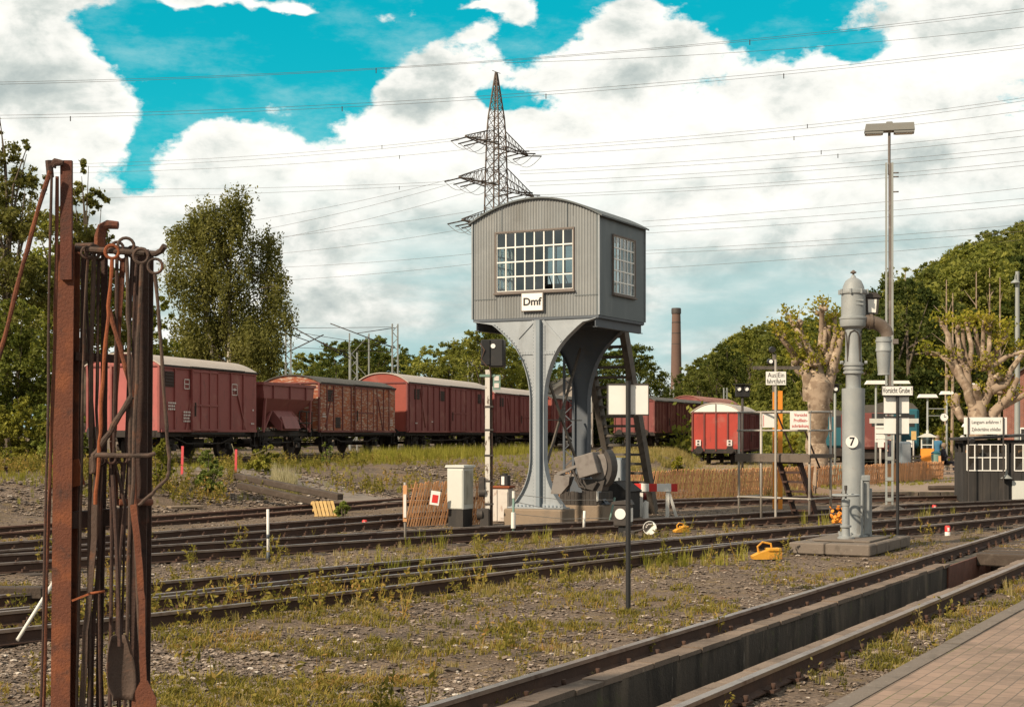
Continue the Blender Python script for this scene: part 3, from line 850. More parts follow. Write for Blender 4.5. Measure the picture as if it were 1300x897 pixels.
def side_wall(x, s):
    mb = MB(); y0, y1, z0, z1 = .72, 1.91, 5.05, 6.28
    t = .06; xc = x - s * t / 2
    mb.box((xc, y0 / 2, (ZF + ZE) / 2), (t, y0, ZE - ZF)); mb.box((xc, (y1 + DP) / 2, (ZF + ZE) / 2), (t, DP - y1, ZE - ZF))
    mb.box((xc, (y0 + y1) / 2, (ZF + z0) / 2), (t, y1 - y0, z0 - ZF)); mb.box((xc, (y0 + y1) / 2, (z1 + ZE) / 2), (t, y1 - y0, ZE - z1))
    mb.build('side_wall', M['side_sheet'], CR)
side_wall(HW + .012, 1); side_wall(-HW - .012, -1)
mb = MB()
for x in (-HW - .018, HW + .018):
    for y in (-.018, DP + .018): mb.box((x, y, (ZF + ZE) / 2), (.03, .03, ZE - ZF - .01))
mb.build('corner_trim', M['steel_light'], CR)
def window(axis, pos, u0, u1, z0, z1, nu, nz_, out, name='window'):
    def P(u, w, z): return (u, pos + out * w, z) if axis == 'x' else (pos + out * w, u, z)
    def bx(mb, u0, u1, za, zb, w0, w1):
        a = P(u0, w0, za); b = P(u1, w1, zb)
        mb.box([(a[i] + b[i]) / 2 for i in range(3)], [abs(a[i] - b[i]) for i in range(3)])
    mb = MB(); f = .035
    for a in ((u0 - f, u0, z0 - f, z1 + f), (u1, u1 + f, z0 - f, z1 + f)): bx(mb, *a, -.05, .035)
    for a in ((u0, u1, z0 - f, z0), (u0, u1, z1, z1 + f)): bx(mb, *a, -.05, .037)
    bx(mb, u0 - f - .02, u1 + f + .02, z0 - f - .03, z0 - f, -.02, .07)
    fr_ = mb.build(name, M['frame_brown'], CR)
    mb = MB(); b = .014
    for i in range(nu + 1):
        u = u0 + (u1 - u0) * i / nu; w_ = b if 0 < i < nu else b * 1.3
        bx(mb, max(u0, u - w_), min(u1, u + w_), z0, z1, -.012, .012)
    for i in range(nz_ + 1):
        z = z0 + (z1 - z0) * i / nz_
        bx(mb, u0 + .002, u1 - .002, max(z0, z - b), min(z1, z + b), -.010, .014)
    mb.build('glazing_bars', M['white_clean'], fr_)
    mb = MB()
    for i in range(nu):
        for j in range(nz_):
            if nu == 8 and out < 0 and (i, j) == (5, 0): continue
            ua = u0 + (u1 - u0) * i / nu; ub = u0 + (u1 - u0) * (i + 1) / nu
            za = z0 + (z1 - z0) * j / nz_; zb = z0 + (z1 - z0) * (j + 1) / nz_
            t = [rnd.uniform(-.0035, .0035) for _ in range(3)]
            vs = [P(ua, t[0], za), P(ub, t[1], za), P(ub, t[2], zb), P(ua, t[0] + t[2] - t[1], zb)]
            mb.add(vs, [(0, 1, 2, 3)])
    mb.build('pane', M['glass'], fr_, fix=False)
window('x', -.002, -.93, .92, 5.10, 6.38, 8, 4, -1)
window('x', DP + .002, -.93, .92, 5.10, 6.38, 8, 4, 1)
window('y', HW + .014, .72, 1.91, 5.05, 6.28, 6, 5, 1)
window('y', -HW - .014, .72, 1.91, 5.05, 6.28, 6, 5, -1)
mb = MB(); n = 28; oh = .10
top = [(-HW - oh + (2 * (HW + oh)) * i / n) for i in range(n + 1)]
def roofz(x): return ZE + .035 + (ZP - ZE) * (1 - (x / HW) ** 2)
P = [(x, roofz(x)) for x in top] + [(x, roofz(x) - .035) for x in top[::-1]]
for i in range(n):
    mb.add([(top[i], -.07, roofz(top[i])), (top[i + 1], -.07, roofz(top[i + 1])), (top[i + 1], DP + .07, roofz(top[i + 1])), (top[i], DP + .07, roofz(top[i]))], [(0, 1, 2, 3)], 0, True)
    mb.add([(top[i], -.07, roofz(top[i]) - .035), (top[i + 1], -.07, roofz(top[i + 1]) - .035), (top[i + 1], DP + .07, roofz(top[i + 1]) - .035), (top[i], DP + .07, roofz(top[i]) - .035)], [(0, 1, 2, 3)], 0, True)
    for yy in (-.07, DP + .07):
        mb.add([(top[i], yy, roofz(top[i]) - .035), (top[i + 1], yy, roofz(top[i + 1]) - .035), (top[i + 1], yy, roofz(top[i + 1])), (top[i], yy, roofz(top[i]))], [(0, 1, 2, 3)])
for x in (top[0], top[-1]):
    mb.add([(x, -.07, roofz(x) - .035), (x, DP + .07, roofz(x) - .035), (x, DP + .07, roofz(x)), (x, -.07, roofz(x))], [(0, 1, 2, 3)])
mb.build('roof', M['roof_felt'], CR)
mb = MB(); mb.box((0, DP / 2, ZF - .03), (2 * HW, DP + .02, .055)); mb.build('floor', M['steel_dark_or_shade'], CR)  # shade under the cabin put into the floor's dark colour
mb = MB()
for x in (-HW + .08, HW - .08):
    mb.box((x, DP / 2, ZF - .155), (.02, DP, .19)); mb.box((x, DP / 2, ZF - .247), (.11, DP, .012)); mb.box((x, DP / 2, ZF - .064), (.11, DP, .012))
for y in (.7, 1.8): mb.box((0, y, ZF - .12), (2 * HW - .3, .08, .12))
mb.build('floor_beam', M['steel_dark_or_shade'], CR)
# interior: lever desk and stool seen through the glass
mb = MB(); mb.box((-.2, 1.9, 4.95), (1.2, .5, .8), bev=.03); mb.box((-.2, 1.85, 5.37), (1.3, .6, .05), bev=.01)
for i in range(5): mb.cyl((-.6 + i * .2, 1.7, 5.39), (-.62 + i * .2, 1.55, 5.62), .012, n=6)
mb.build('control_desk', M['frame_brown'], CR)
# legs
LZ = [(4.46, 1.47), (4.41, 1.22), (4.385, 1.09), (4.30, .97), (4.20, .853), (4.09, .725), (3.98, .614), (3.84, .50), (3.69, .41), (3.52, .33), (3.35, .268), (3.18, .22), (3.01, .185), (2.77, .163), (1.42, .163), (1.20, .19), (1.01, .24), (.86, .30), (.72, .375), (.58, .475), (.46, .57), (.385, .64)]
def leg(y, nm, face):
    cx_ = .07
    m1, m2 = (M['steel_light'], M['steel_blue']) if face < 0 else (M['steel_dark_or_shade'], M['steel_dark_or_shade'])  # rear leg takes the dark steel: its shade is put into the colour
    mb = MB()
    right = [(cx_ + w if w < 1.4 else w, z) for z, w in LZ]
    left = [(cx_ - w if w < 1.4 else -w, z) for z, w in LZ]
    mb.prism(right + left[::-1], y - .012, y + .012)
    # flanges running round the outline
    for line in (right, left):
        for (a, b) in zip(line[:-1], line[1:]):
            mb.bar((a[0], y + .02, a[1]), (b[0], y + .02, b[1]), .20, .014, up=((b[1] - a[1]), 0, -(b[0] - a[0])))
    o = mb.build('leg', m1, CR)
    mb = MB()   # central stiffener: web and angles
    mb.box((cx_ + .03, y + face * .075, 2.42), (.13, .125, 4.06)); o2 = mb.build('web', M['steel_blue'], o)
    mb = MB()
    mb.box((cx_ - .075, y + face * .022, 2.42), (.08, .018, 4.05)); mb.box((cx_ + .135, y + face * .022, 2.42), (.07, .018, 4.05))
    mb.box((cx_ - .015, y + face * .13, 2.42), (.05, .02, 4.05))
    mb.box((cx_, y + face * .024, 3.745), (.80, .016, .07))
    mb.bar((cx_ - .10, y + face * .024, 4.44), (cx_ - .48, y + face * .024, 4.08), .06, .02, up=(0, 1, 0))
    mb.bar((cx_ + .12, y + face * .024, 4.44), (cx_ + .56, y + face * .024, 3.98), .06, .02, up=(0, 1, 0))
    mb.box((cx_, y + face * .03, .44), (1.22, .04, .08)); mb.box((cx_, y, .395), (1.34, .36, .03))
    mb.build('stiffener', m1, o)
    mb = MB()   # rivets
    def riv(x, z, r=.0095):
        mb.cyl((x, y + face * .012, z), (x, y + face * .042, z), r, r * .6, 6)
    z = .55
    while z < 4.4:
        for x in (cx_ - .10, cx_ - .055, cx_ + .15): riv(x, z)
        z += .075
    for i, (a, b) in enumerate(zip(LZ[:-1], LZ[1:])):
        L = math.hypot(a[0] - b[0], a[1] - b[1]); k = max(1, int(L / .07))
        for q in range(k):
            t = q / k; zz = a[0] + (b[0] - a[0]) * t; w = a[1] + (b[1] - a[1]) * t
            if w < 1.2 and not (2.6 > zz > 1.5):
                riv(cx_ + w - .035, zz); riv(cx_ - w + .035, zz)
    for i in range(12):
        for zz in (3.765, 3.725):
            if abs(i - 5.5) > 1.5: riv(cx_ - .36 + i * .065, zz)
    for i in range(13): mb.cyl((cx_ - .56 + i * .093, y + face * .03, .44), (cx_ - .56 + i * .093, y + face * .075, .44), .022, .018, 6)
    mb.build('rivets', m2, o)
    mb = MB(); mb.box((cx_, y + .05, .10), (1.40 if face < 0 else 1.3, .70, .55), bev=.03); mb.build('foundation', M['concrete'], CR)
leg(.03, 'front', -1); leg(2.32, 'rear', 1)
mb = MB()
for (a, b) in (((.08, 2.2, 3.95), (.08, .18, .95)), ((.12, .16, 3.5), (.12, 2.2, 1.0))):
    mb.bar(a, b, .075, .03, up=(1, 0, 0))
mb.box((.10, 1.18, 2.42), (.05, .22, .22), (R(12), 0, 0)); mb.bar((.1, .16, 2.3), (.1, 2.2, 2.3), .05, .02)
mb.build('cross_brace', M['stair'], CR)
# name board
mb = MB(); mb.box((-.02, -.075, 4.845), (.54, .02, .41), bev=.004); nb = mb.build('name_board', M['frame_brown'], CR)
mb = MB(); mb.box((-.02, -.088, 4.845), (.50, .012, .37)); mb.build('plate', M['white_clean'], nb)
text_mesh('Dmf', .228, .004, M['ink'], nb, 'lettering', (-.02, -.097, 4.845), (R(90), 0, 0), 1.08, .006)
# staircase behind
ci, si = math.cos(R(-27.2)), math.sin(R(-27.2))
def toloc(p):
    dx, dy = p[0] - .493, p[1] - 32.455
    return Vector((dx * ci + dy * si, -dx * si + dy * ci, p[2]))
T0 = toloc((2.62, 35.2, 4.45)); B0 = toloc((3.60, 37.9, .0))
st = MB()
for off in (0, -1.0):
    a = T0 + Vector((off, 0, 0)); b = B0 + Vector((off, 0, 0))
    st.bar(a, b, .14, .34, up=(0, 0, 1))
stair = st.build('staircase', M['stair'], CR)
N = 19
for i in range(N):
    t = (i + .6) / N; p = T0.lerp(B0, t) + Vector((-.50, 0, -.02))
    mb = MB(); mb.box(tuple(p), (.94, .26, .06)); mb.build('tread', M['stair'], stair)
mb = MB()
a = T0 + Vector((.04, 0, .9)); b = B0 + Vector((.04, 0, 1.5))
for t in (.45, .75):
    p = T0.lerp(B0, t); mb.cyl(tuple(p + Vector((.05, 0, 0))), tuple(p + Vector((.05, 0, .3))), .012, n=6)
mb.build('bracket', M['iron_black'], stair)
mb = MB(); mb.box(tuple(T0 + Vector((-.45, -.35, .02))), (1.0, .75, .05)); mb.build('landing', M['stair'], CR)
# lattice stanchion behind the front leg
mb = MB()
p0 = toloc((1.35, 35.6, 0))
for q in (-.12, .12): mb.box((p0.x + q, p0.y, 2.2), (.05, .05, 4.4))
for i in range(20):
    z = .15 + i * .21; sgn = 1 if i % 2 else -1
    mb.bar((p0.x - .12 * sgn, p0.y, z), (p0.x + .12 * sgn, p0.y, z + .21), .02, .02)
mb.build('lattice_stanchion', M['steel_dark_or_shade'], CR)

# ------------------------------------------------------------------ grab with its tilted box, between the legs
gb = thing('coal_grab', 'tilted grey box and dark curved grab resting between the cabin legs', 'coal grab', tuple(W(748, 590, 31.7)), R(-24))
mb = MB(); mb.box((0, 0, 0), (.44, .42, .46), (0, R(-16), 0), bev=.012); mb.build('counterweight_box', M['box_grey'], gb)
mb = MB(); pts = []
for i in range(13):
    a = R(58) - R(160) * i / 12; pts.append((math.cos(a) * .30 + .19, math.sin(a) * .44 - .05))
inner = [(.19 + (x - .19) * .55, -.05 + (z + .05) * .6) for x, z in pts]
mb.prism(pts + inner[::-1], .05, .42); mb.build('grab_shell', M['iron_black'], gb)
mb = MB(); pts = []
for i in range(13):
    a = R(50) - R(150) * i / 12; pts.append((math.cos(a) * .22 + .17, math.sin(a) * .34 - .02))
mb.prism(pts + [(0, -.2), (0, .2)], .02, .44); mb.build('grab_jaw', M['box_grey'], gb)
mb = MB()
mb.bar((-.72, 0, -.20), (-.10, 0, .05), .10, .06); mb.bar((-.66, .05, -.22), (-.02, .05, -.22), .08, .05)
mb.prism([(-.85, -.62), (-.62, -.62), (-.44, -.42), (-.42, -.26), (-.76, -.20)], -.08, .1)
mb.build('lever_arm', M['box_grey'], gb)
mb = MB()
mb.tube([(-.40, .02, -.12), (-.47, .02, -.55), (-.50, .02, -.66)], .018); mb.tube([(-.12, -.1, .1), (-.22, -.1, -.1), (-.2, -.1, -.32), (-.05, -.1, -.5)], .02)
mb.tube([(.12, .1, .3), (.25, .1, .38), (.34, .1, .30), (.36, .1, .1)], .018)
mb.tube([(-.35, -.05, -.1), (-.2, -.05, -.45), (.1, -.05, -.52), (.2, -.05, -.35)], .03)
mb.build('linkage', M['iron_black'], gb)
mb = MB(); mb.prism([(-.35, -.30), (.35, -.30), (.28, -.55), (-.15, -.55)], .0, .4); mb.build('support', M['iron_black'], gb)

pb = thing('plank_bin', 'dark tarred plank bin below the coal grab', 'plank bin', tuple(G(734, 661)), R(-27))
mb = MB()
for i in range(10):
    h = .66 + rnd.uniform(-.02, .03) + .04 * (i > 5)
    mb.box((-.42 + i * .094, 0, h / 2), (.086, .03, h))
mb.build('front_planks', M['plank_dark'], pb)
mb = MB(); mb.box((-.44, .4, .3), (.04, .8, .6)); mb.box((.50, .4, .33), (.04, .8, .66)); mb.box((0, .82, .33), (.96, .04, .66)); mb.build('side_planks', M['plank_dark'], pb)
mb = MB(); mb.box((.50, -.035, .62), (.05, .02, .30)); mb.build('white_marker', M['white'], pb)
bb_ = thing('black_sloped_box', 'low black box with a sloped top beside the plank bin', 'black box', tuple(G(778, 658)), R(-27))
mb = MB(); mb.prism([(-.40, 0), (.36, 0), (.36, .62), (.10, .82), (-.02, .84), (-.40, .60)], 0, .8); mb.build('body', M['black_matt'], bb_)
mb = MB(); mb.bar((-.44, .4, .62), (-.03, .4, .87), .9, .03, up=(0, 0, 1)); mb.bar((.39, .4, .63), (.09, .4, .85), .9, .03, up=(0, 0, 1)); mb.build('lid', M['black_matt'], bb_)

# blue-grey cabinet under the stairs
cb = thing('switch_cabinet', 'blue-grey metal cabinet standing under the wooden staircase', 'cabinet', tuple(G(784, 652)), R(-27))
mb = MB(); mb.box((0, 0, .8), (.40, .35, 1.2), bev=.012); mb.box((0, 0, .12), (.3, .25, .26)); mb.build('body', M['steel_blue'], cb)
mb = MB(); mb.box((0, -.182, .8), (.34, .012, 1.1), bev=.003); d_ = mb.build('door', M['steel_light'], cb)
mb = MB(); mb.box((.12, -.195, .85), (.03, .02, .12)); mb.build('handle', M['black'], d_)

# ================================================================== water crane
wcp = Vector((5.93, 26.0, .2))
wb = thing('concrete_plinth', 'low lichened concrete plinth under the water crane', 'plinth', (5.83, 24.36, 0), R(-28.7))
mb = MB(); x = -1.38
for L in (.62, .76): mb.box((x + L / 2, .21, .09), (L - .012, .42, .19), bev=.02); x += L
y = .43
for L in (.75, .78, .7): mb.box((-.21, y + L / 2, .09), (.42, L - .012, .19), bev=.02); mb.box((-1.17, y + L / 2, .085), (.42, L - .012, .18), bev=.02); y += L
mb.build('kerb_stone', M['slab'], wb)
mb = MB(); mb.box((-.69, 1.54, .08), (.55, 2.2, .19)); mb.build('fill', M['concrete'], wb)
mb = MB(); mb.box((-.62, 1.2, .203), (.98, 1.5, .035), bev=.01); mb.build('cover_slab', M['slab'], wb)
wc = thing('water_crane', 'tall grey cast iron water crane with domed top and side spout', 'water crane', tuple(wcp), 0)
def zy(py): return EYE - (py - HOR) / F * 26.0 - .2
prof = [(.27, 0), (.27, .05), (.215, .07), (.205, .10), (.20, .35), (.205, .5), (.205, zy(570)), (.212, zy(500)), (.214, zy(493)), (.13, zy(492.5)), (.128, zy(477)),
        (.15, zy(475)), (.185, zy(474)), (.185, zy(471.5)), (.165, zy(471)), (.165, zy(469.5)), (.185, zy(469)), (.185, zy(466.5)), (.165, zy(466)), (.165, zy(464.5)), (.19, zy(464)), (.19, zy(461)), (.16, zy(460.5)), (.158, zy(454)), (.152, zy(452)),
        (.145, zy(435)), (.148, zy(418)), (.19, zy(416)), (.235, zy(414.5)), (.25, zy(411)), (.25, zy(406)), (.262, zy(405)), (.262, zy(403)), (.225, zy(402)), (.222, zy(374)), (.25, zy(373)), (.255, zy(371)), (.25, zy(368.5)), (.205, zy(367.5)),
        (.195, zy(364)), (.17, zy(360)), (.135, zy(356.5)), (.09, zy(354)), (.05, zy(352.5)), (.035, zy(350)), (.022, zy(349))]
prof = [(r * (.93 if r > .14 else 1.0), z) for r, z in prof]
mb = MB(); mb.lathe(prof, 40)
for k in range(8):
    a = R(22 + 45 * k); mb.cyl((.243 * math.cos(a), .243 * math.sin(a), zy(373.5)), (.243 * math.cos(a), .243 * math.sin(a), zy(367.5)), .02, n=6)
    mb.cyl((.24 * math.cos(a), .24 * math.sin(a), .05), (.24 * math.cos(a), .24 * math.sin(a), .10), .022, n=6)
for a in (R(180 + 8), R(-8)): mb.cyl((.19 * math.cos(a), .19 * math.sin(a), zy(460)), (.235 * math.cos(a), .235 * math.sin(a), zy(460)), .03, n=8)
mb.build('column', M['cast'], wc)
mb = MB(); mb.lathe([(.012, zy(349)), (.02, zy(347.5)), (.052, zy(346.5)), (.056, zy(345.5)), (.03, zy(344)), (.012, zy(342.8))], 14); mb.build('finial', M['pipe_rust'], wc)
mb = MB()    # arched niches round the neck
for a0 in (R(-98), R(-10), R(170)):
    pts = []
    for i in range(17):
        t = i / 16
        if t < .38: w, z = -.30, zy(459 - 32 * t / .38)
        elif t > .62: w, z = .30, zy(427 + 32 * (t - .62) / .38)
        else:
            q = (t - .38) / .24 * math.pi; w, z = -.30 * math.cos(q) * 1.0, zy(427 - 7 * math.sin(q))
        rr = .142 + .004 * abs(w); w *= (1.0 + .5 * max(0, (zy(420) - z)) / 0.6)
        pts.append((rr * math.cos(a0 + w * 1.9), rr * math.sin(a0 + w * 1.9), z))
    mb.tube(pts, .013, 6)
mb.build('niche_edge', M['iron_black'], wc)
mb = MB()
for i in range(2): mb.box((.06, -.203, zy(387 - i * 5)), (.13, .02, .028))
mb.build('cast_inscription', M['cast'], wc)
ya = -.03
arm = [((px - 1083.5) / 73.1, ya, zy(py)) for px, py in ((1094, 407), (1104, 408.5), (1112, 410.5), (1119, 414), (1124.5, 420), (1126.5, 427))]
mb = MB(); mb.tube(arm, [.115, .12, .118, .115, .11, .11], 16)
mb.tube([Vector(arm[1]) + Vector((-.02, 0, 0)), Vector(arm[1]) + Vector((.03, 0, -.003))], .14, 16)
mb.build('arm', M['pipe_rust'], wc)
xs_ = (1121.5 - 1083.5) / 73.1
mb = MB(); mb.lathe([(.13, zy(428)), (.13, zy(431)), (.142, zy(431.5)), (.142, zy(434)), (.13, zy(434.5)), (.128, zy(442)), (.138, zy(443)), (.138, zy(446)), (.126, zy(446.5)), (.098, zy(474)), (.104, zy(474.5)), (.104, zy(476)), (.08, zy(476)), (.11, zy(447))][::-1], 24, (xs_, ya, 0))
mb.build('spout', M['cast'], wc)
ln = MB(); lx, ly, lz = .34, .12, zy(387)
ln.prism([(lx - .09, lz - .16), (lx + .09, lz - .16), (lx + .12, lz + .13), (lx - .12, lz + .13)], ly - .1, ly + .1)
ln.prism([(lx - .15, lz + .13), (lx + .15, lz + .13), (lx + .06, lz + .22), (lx - .06, lz + .22)], ly - .13, ly + .13)
ln.bar((lx - .02, ly, lz - .16), (lx - .02, ly + .02, lz - .33), .03, .03); ln.bar((.18, ly, lz - .30), (lx, ly, lz - .30), .03, .03)
ln = ln.build('lantern', M['iron_black'], wc)
mb = MB(); mb.prism([(lx - .075, lz - .13), (lx + .055, lz - .13), (lx + .07, lz + .10), (lx - .085, lz + .10)], ly - .106, ly - .101); mb.build('lantern_glass', M['white_clean'], ln)
# number disc
mb = MB(); mb.cyl((-.070, -.19, zy(560.5)), (-.073, -.222, zy(560.5)), .105, n=28); nd = mb.build('number_disc', M['white_clean'], wc)
text_mesh('7', .20, .002, M['ink'], nd, 'lettering', (-.073, -.2245, zy(560.5)), (R(90), 0, 0), .95, .004)
# guard pipe and cable duct on the right of the column
mb = MB(); mb.box((.20, -.10, .52), (.10, .10, .92), bev=.01); mb.box((.18, -.11, 1.03), (.15, .12, .10), bev=.01); mb.tube([(.10, -.21, .05), (.10, -.21, 1.0)], .022); mb.tube([(.27, -.02, .02), (.27, -.02, .85)], .05)
mb.build('cable_duct', M['cast'], wc)
vs_ = thing('valve_stand', 'short grey valve stand with handwheel in front of the water crane', 'valve stand', (5.66, 25.38, .22), 0)
mb = MB(); mb.lathe([(.14, 0), (.14, .03), (.075, .045), (.07, .08), (.068, .19), (.095, .195), (.095, .225), (.066, .23), (.062, .55), (.07, .56), (.07, .60), (.075, .66), (.05, .68)], 20); mb.build('column', M['cast'], vs_)
mb = MB(); mb.cyl((0, 0, .66), (0, 0, .90), .017, n=10); mb.cyl((0, 0, .82), (0, 0, .90), .026, n=8); mb.build('spindle', M['iron_black'], vs_)
mb = MB(); pts = [(math.cos(R(15 * k)) * .215, math.sin(R(15 * k)) * .215, .735) for k in range(25)]; mb.tube(pts, .020, 8, cap=False)
for k in range(5):
    a = R(72 * k + 10); mb.cyl((0, 0, .73), (math.cos(a) * .21, math.sin(a) * .21, .735), .013, n=6)
mb.cyl((0, 0, .71), (0, 0, .76), .035, n=12); mb.build('handwheel', M['cast'], vs_)

# ================================================================== rack of fire irons in the left foreground
YR = 9.0
rk = thing('fire_iron_rack', 'tall rusty steel rack for fire irons in the left foreground', 'tool rack', (-2.45, YR, -.02), 0)
def L(px, py, y=YR): return W(px, py, y) - Vector((-2.45, YR, -.02))
def Lz(px, z, y=YR): return Vector(((px - 650) / F * y + 2.45, y - YR, z + .02))
mb = MB()
def hsec(mb, p0, p1, w, d, t=.012):
    p0, p1 = Vector(p0), Vector(p1); ax = Vector((1, 0, 0)); ay = Vector((0, 1, 0))
    mb.bar(p0 - ay * d / 2, p1 - ay * d / 2, w, t, up=(0, 1, 0)); mb.bar(p0 + ay * d / 2, p1 + ay * d / 2, w, t, up=(0, 1, 0)); mb.bar(p0, p1, t * 1.2, d - t, up=(0, 1, 0))
hsec(mb, Lz(80, 0), L(86, 312), .115, .12); mb.build('post', M['rust'], rk)
mb = MB(); mb.bar(L(84.5, 355, YR - .085), L(84.5, 204, YR - .085), .068, .03, up=(0, 1, 0)); mb.bar(L(87, 312, YR - .05), L(86.5, 206, YR - .05), .012, .09, up=(0, 1, 0)); mb.build('upper_plate', M['rust_chip'], rk)
mb = MB(); hsec(mb, Lz(177, 0, 9.25), L(182, 318, 9.25), .098, .12); mb.build('post', M['rust_dark'], rk)
mb = MB(); mb.bar(L(95, 452), L(187, 458, 9.25), .03, .05); mb.build('cross_bar', M['rust_dark'], rk)
mb = MB(); mb.bar(L(88, 660), L(186, 652, 9.25), .09, .10); mb.build('cross_bar', M['rust_dark'], rk)
mb = MB(); mb.bar(L(70, 606, 9.02), L(104, 598, 9.05), .05, .16); mb.build('bracket', M['rust_orange'], rk)
mb = MB()
mb.tube([L(96, 316), L(120, 317, 8.9), L(150, 319, 8.88), L(180, 321, 8.9), L(198, 322, 8.85), L(205, 318, 8.82), L(209, 312, 8.8)], .018, 8)
mb.tube([L(96, 312, 9.1), L(125, 311, 9.1), L(152, 316, 9.1), L(185, 318, 9.15)], .016, 8)
mb.build('hanging_rod', M['rust_grey'], rk)
mb = MB(); mb.tube([L(118, 600, 8.9), L(118, 582, 8.88), L(124, 577, 8.86), L(150, 578, 8.84), L(188, 578, 8.84), L(197, 575, 8.84)], [.022, .022, .017, .015, .014, .012], 8); mb.build('hanging_rod', M['rust_grey'], rk)
mb = MB(); mb.tube([L(126, 322, 9.0), L(127, 300, 9.0), L(130, 289, 9.0), L(137, 285, 9.0), L(150, 286, 9.0)], [.035, .035, .032, .028, .024], 8); mb.build('hook', M['rust'], rk)
mb = MB(); mb.tube([L(150, 637), L(192, 637, 9.2)], .022, 8); mb.build('lower_rod', M['rust'], rk)
mb = MB()
for k in range(3): mb.tube([L(60 + 4 * k, 213, 8.88), L(70, 204 + 2 * k, 8.88), L(80, 207, 8.88)], .016, 8)
mb.tube([L(62, 204, 8.88), L(64, 225, 8.88)], .022, 8); mb.build('top_hook', M['rust_dark'], rk)

def ring(mb, c, r, th, tilt=0.0, a0=0, a1=360):
    pts = []
    for k in range(17):
        a = R(a0 + (a1 - a0) * k / 16)
        pts.append(Vector(c) + Vector((math.cos(a) * r * math.cos(tilt), math.cos(a) * r * math.sin(tilt), math.sin(a) * r)))
    mb.tube(pts, th, 7, cap=(a1 - a0) < 360)
def iron(label, m, pts, r, y, ringr=.045, end=None, tilt=.3, flat=False, name='fire_iron'):
    """a hanging rod; pts in picture coordinates at distance y; its own origin at its lower end"""
    P = [W(px, py, y) for px, py in pts]
    base = P[-1].copy(); P = [p - base for p in P]
    t = thing(name, label, 'fire iron', tuple(base), 0, 'fire irons hanging in the rusty rack')
    mb = MB()
    # slightly bent shaft
    Q = []
    for i in range(len(P) - 1):
        for k in range(6):
            q = P[i].lerp(P[i + 1], k / 6); q.x += math.sin(i * 2.1 + k * .7 + r * 900) * .004; q.y += math.cos(i * 1.3 + k * .9) * .004; Q.append(q)
    Q.append(P[-1])
    if flat:
        for a, b in zip(Q[:-1], Q[1:]): mb.bar(a, b, r * 2, .012, up=(0, 1, 0))
    else:
        mb.tube(Q, [r * (.82 + .1 * math.sin(k * 1.7)) for k in range(len(Q))], 8)
    mb.build('shaft', m, t)
    if ringr:
        ringr *= .78; mb = MB(); ring(mb, P[0] + Vector((0, 0, ringr)), ringr, r * .7, tilt); mb.build('ring_handle', m, t)
    if end == 'blade':
        mb = MB(); b = P[-1]
        mb.prism([(b.x - .02, b.z + .1), (b.x + .02, b.z + .1), (b.x + .07, b.z), (b.x + .08, b.z - .2), (b.x - .08, b.z - .2), (b.x - .07, b.z)], b.y - .006, b.y + .006); mb.build('blade', m, t)
    if end == 'hook':
        mb = MB(); b = P[-1]; mb.tube([b, b + Vector((.0, -.02, -.05)), b + Vector((.06, -.03, -.09)), b + Vector((.14, -.03, -.06))], r, 7); mb.build('hook', m, t)
    return t
dn = lambda px, z, y: (px, HOR + (EYE - z) / y * F)
iron('thin dark rod furthest left in the rack, hanging from the tall post', M['rust_dark'], [(65, 222), (61, 560), dn(50, .25, 8.75)], .010, 8.75, 0)
iron('reddish rod hanging just left of the tall post', M['rust'], [(73, 224), (69, 430), (63, 640), dn(54, .22, 8.78)], .013, 8.78, 0)
iron('long rusty pipe leaning out to the left of the tall post', M['rust'], [(63, 217), (30, 335), (0, 446), (-60, 660)], .017, 8.83, 0)
iron('greenish thin rod beside the right edge of the tall post', M['rust_grey'], [(111, 328), (106, 470), (102, 640), dn(97, .25, 8.92)], .010, 8.92, .045)
iron('dark rod second from the tall post with wide loop handle', M['rust_dark'], [(105, 324), (101, 560), dn(97, .25, 9.1)], .014, 9.1, .04)
iron('dark rod slanting from the left ring towards the middle foot', M['rust_dark'], [(109, 326), (113, 460), (122, 600), dn(131, .3, 9.12)], .011, 9.12, .04)
iron('brown rod with ring handle third from the tall post', M['rust_grey'], [(118, 328), (116, 560), dn(112, .2, 8.95)], .016, 8.95, .05)
iron('slim brown rod slanting behind the ring handles', M['rust_dark'], [(126, 330), (122, 520), (126, 640), dn(128, .2, 9.05)], .012, 9.05, .035)
iron('wide flat dark bar in the middle of the rack', M['rust_dark'], [(133, 322), (131, 560), dn(126, .25, 9.15)], .020, 9.15, 0, flat=True)
iron('bright orange rusty rod with ring handle', M['rust_orange'], [(142, 328), (137, 400), (130, 500), (126, 560), (121, 640)], .014, 8.86, .05)
iron('dark straight rod right of the orange one', M['rust_dark'], [(149, 322), (144, 560), dn(139, .25, 9.0)], .013, 9.0, .045)
iron('brown flat bar right of the middle with bent foot', M['rust'], [(155, 330), (149, 470), (143, 560), (147, 640)], .016, 9.05, .035, flat=True)
iron('rod crossing slantwise behind the others', M['rust'], [(139, 392), (155, 450), (167, 500), (171, 600), (172, 660)], .018, 8.98, 0)
iron('steel grey rod with ring handle right of the middle', M['rust_grey'], [(160, 322), (163, 420), (167, 520), (163, 700), dn(158, .3, 8.9)], .014, 8.9, .06)
iron('dark rod behind the steel grey one', M['rust_dark'], [(168, 326), (160, 560), (153, 650), dn(150, .3, 9.1)], .012, 9.1, .04)
iron('dark thin rod leaning from the short post head to the lower cross bar', M['rust_dark'], [(173, 325), (168, 480), (158, 650), dn(152, .3, 9.06)], .010, 9.06, .035)
iron('thick grey rod hanging in front of the short post', M['rust_grey'], [(179, 334), (174, 480), (168, 640), (172, 700), dn(182, .25, 8.84)], .015, 8.84, .055, tilt=.1)
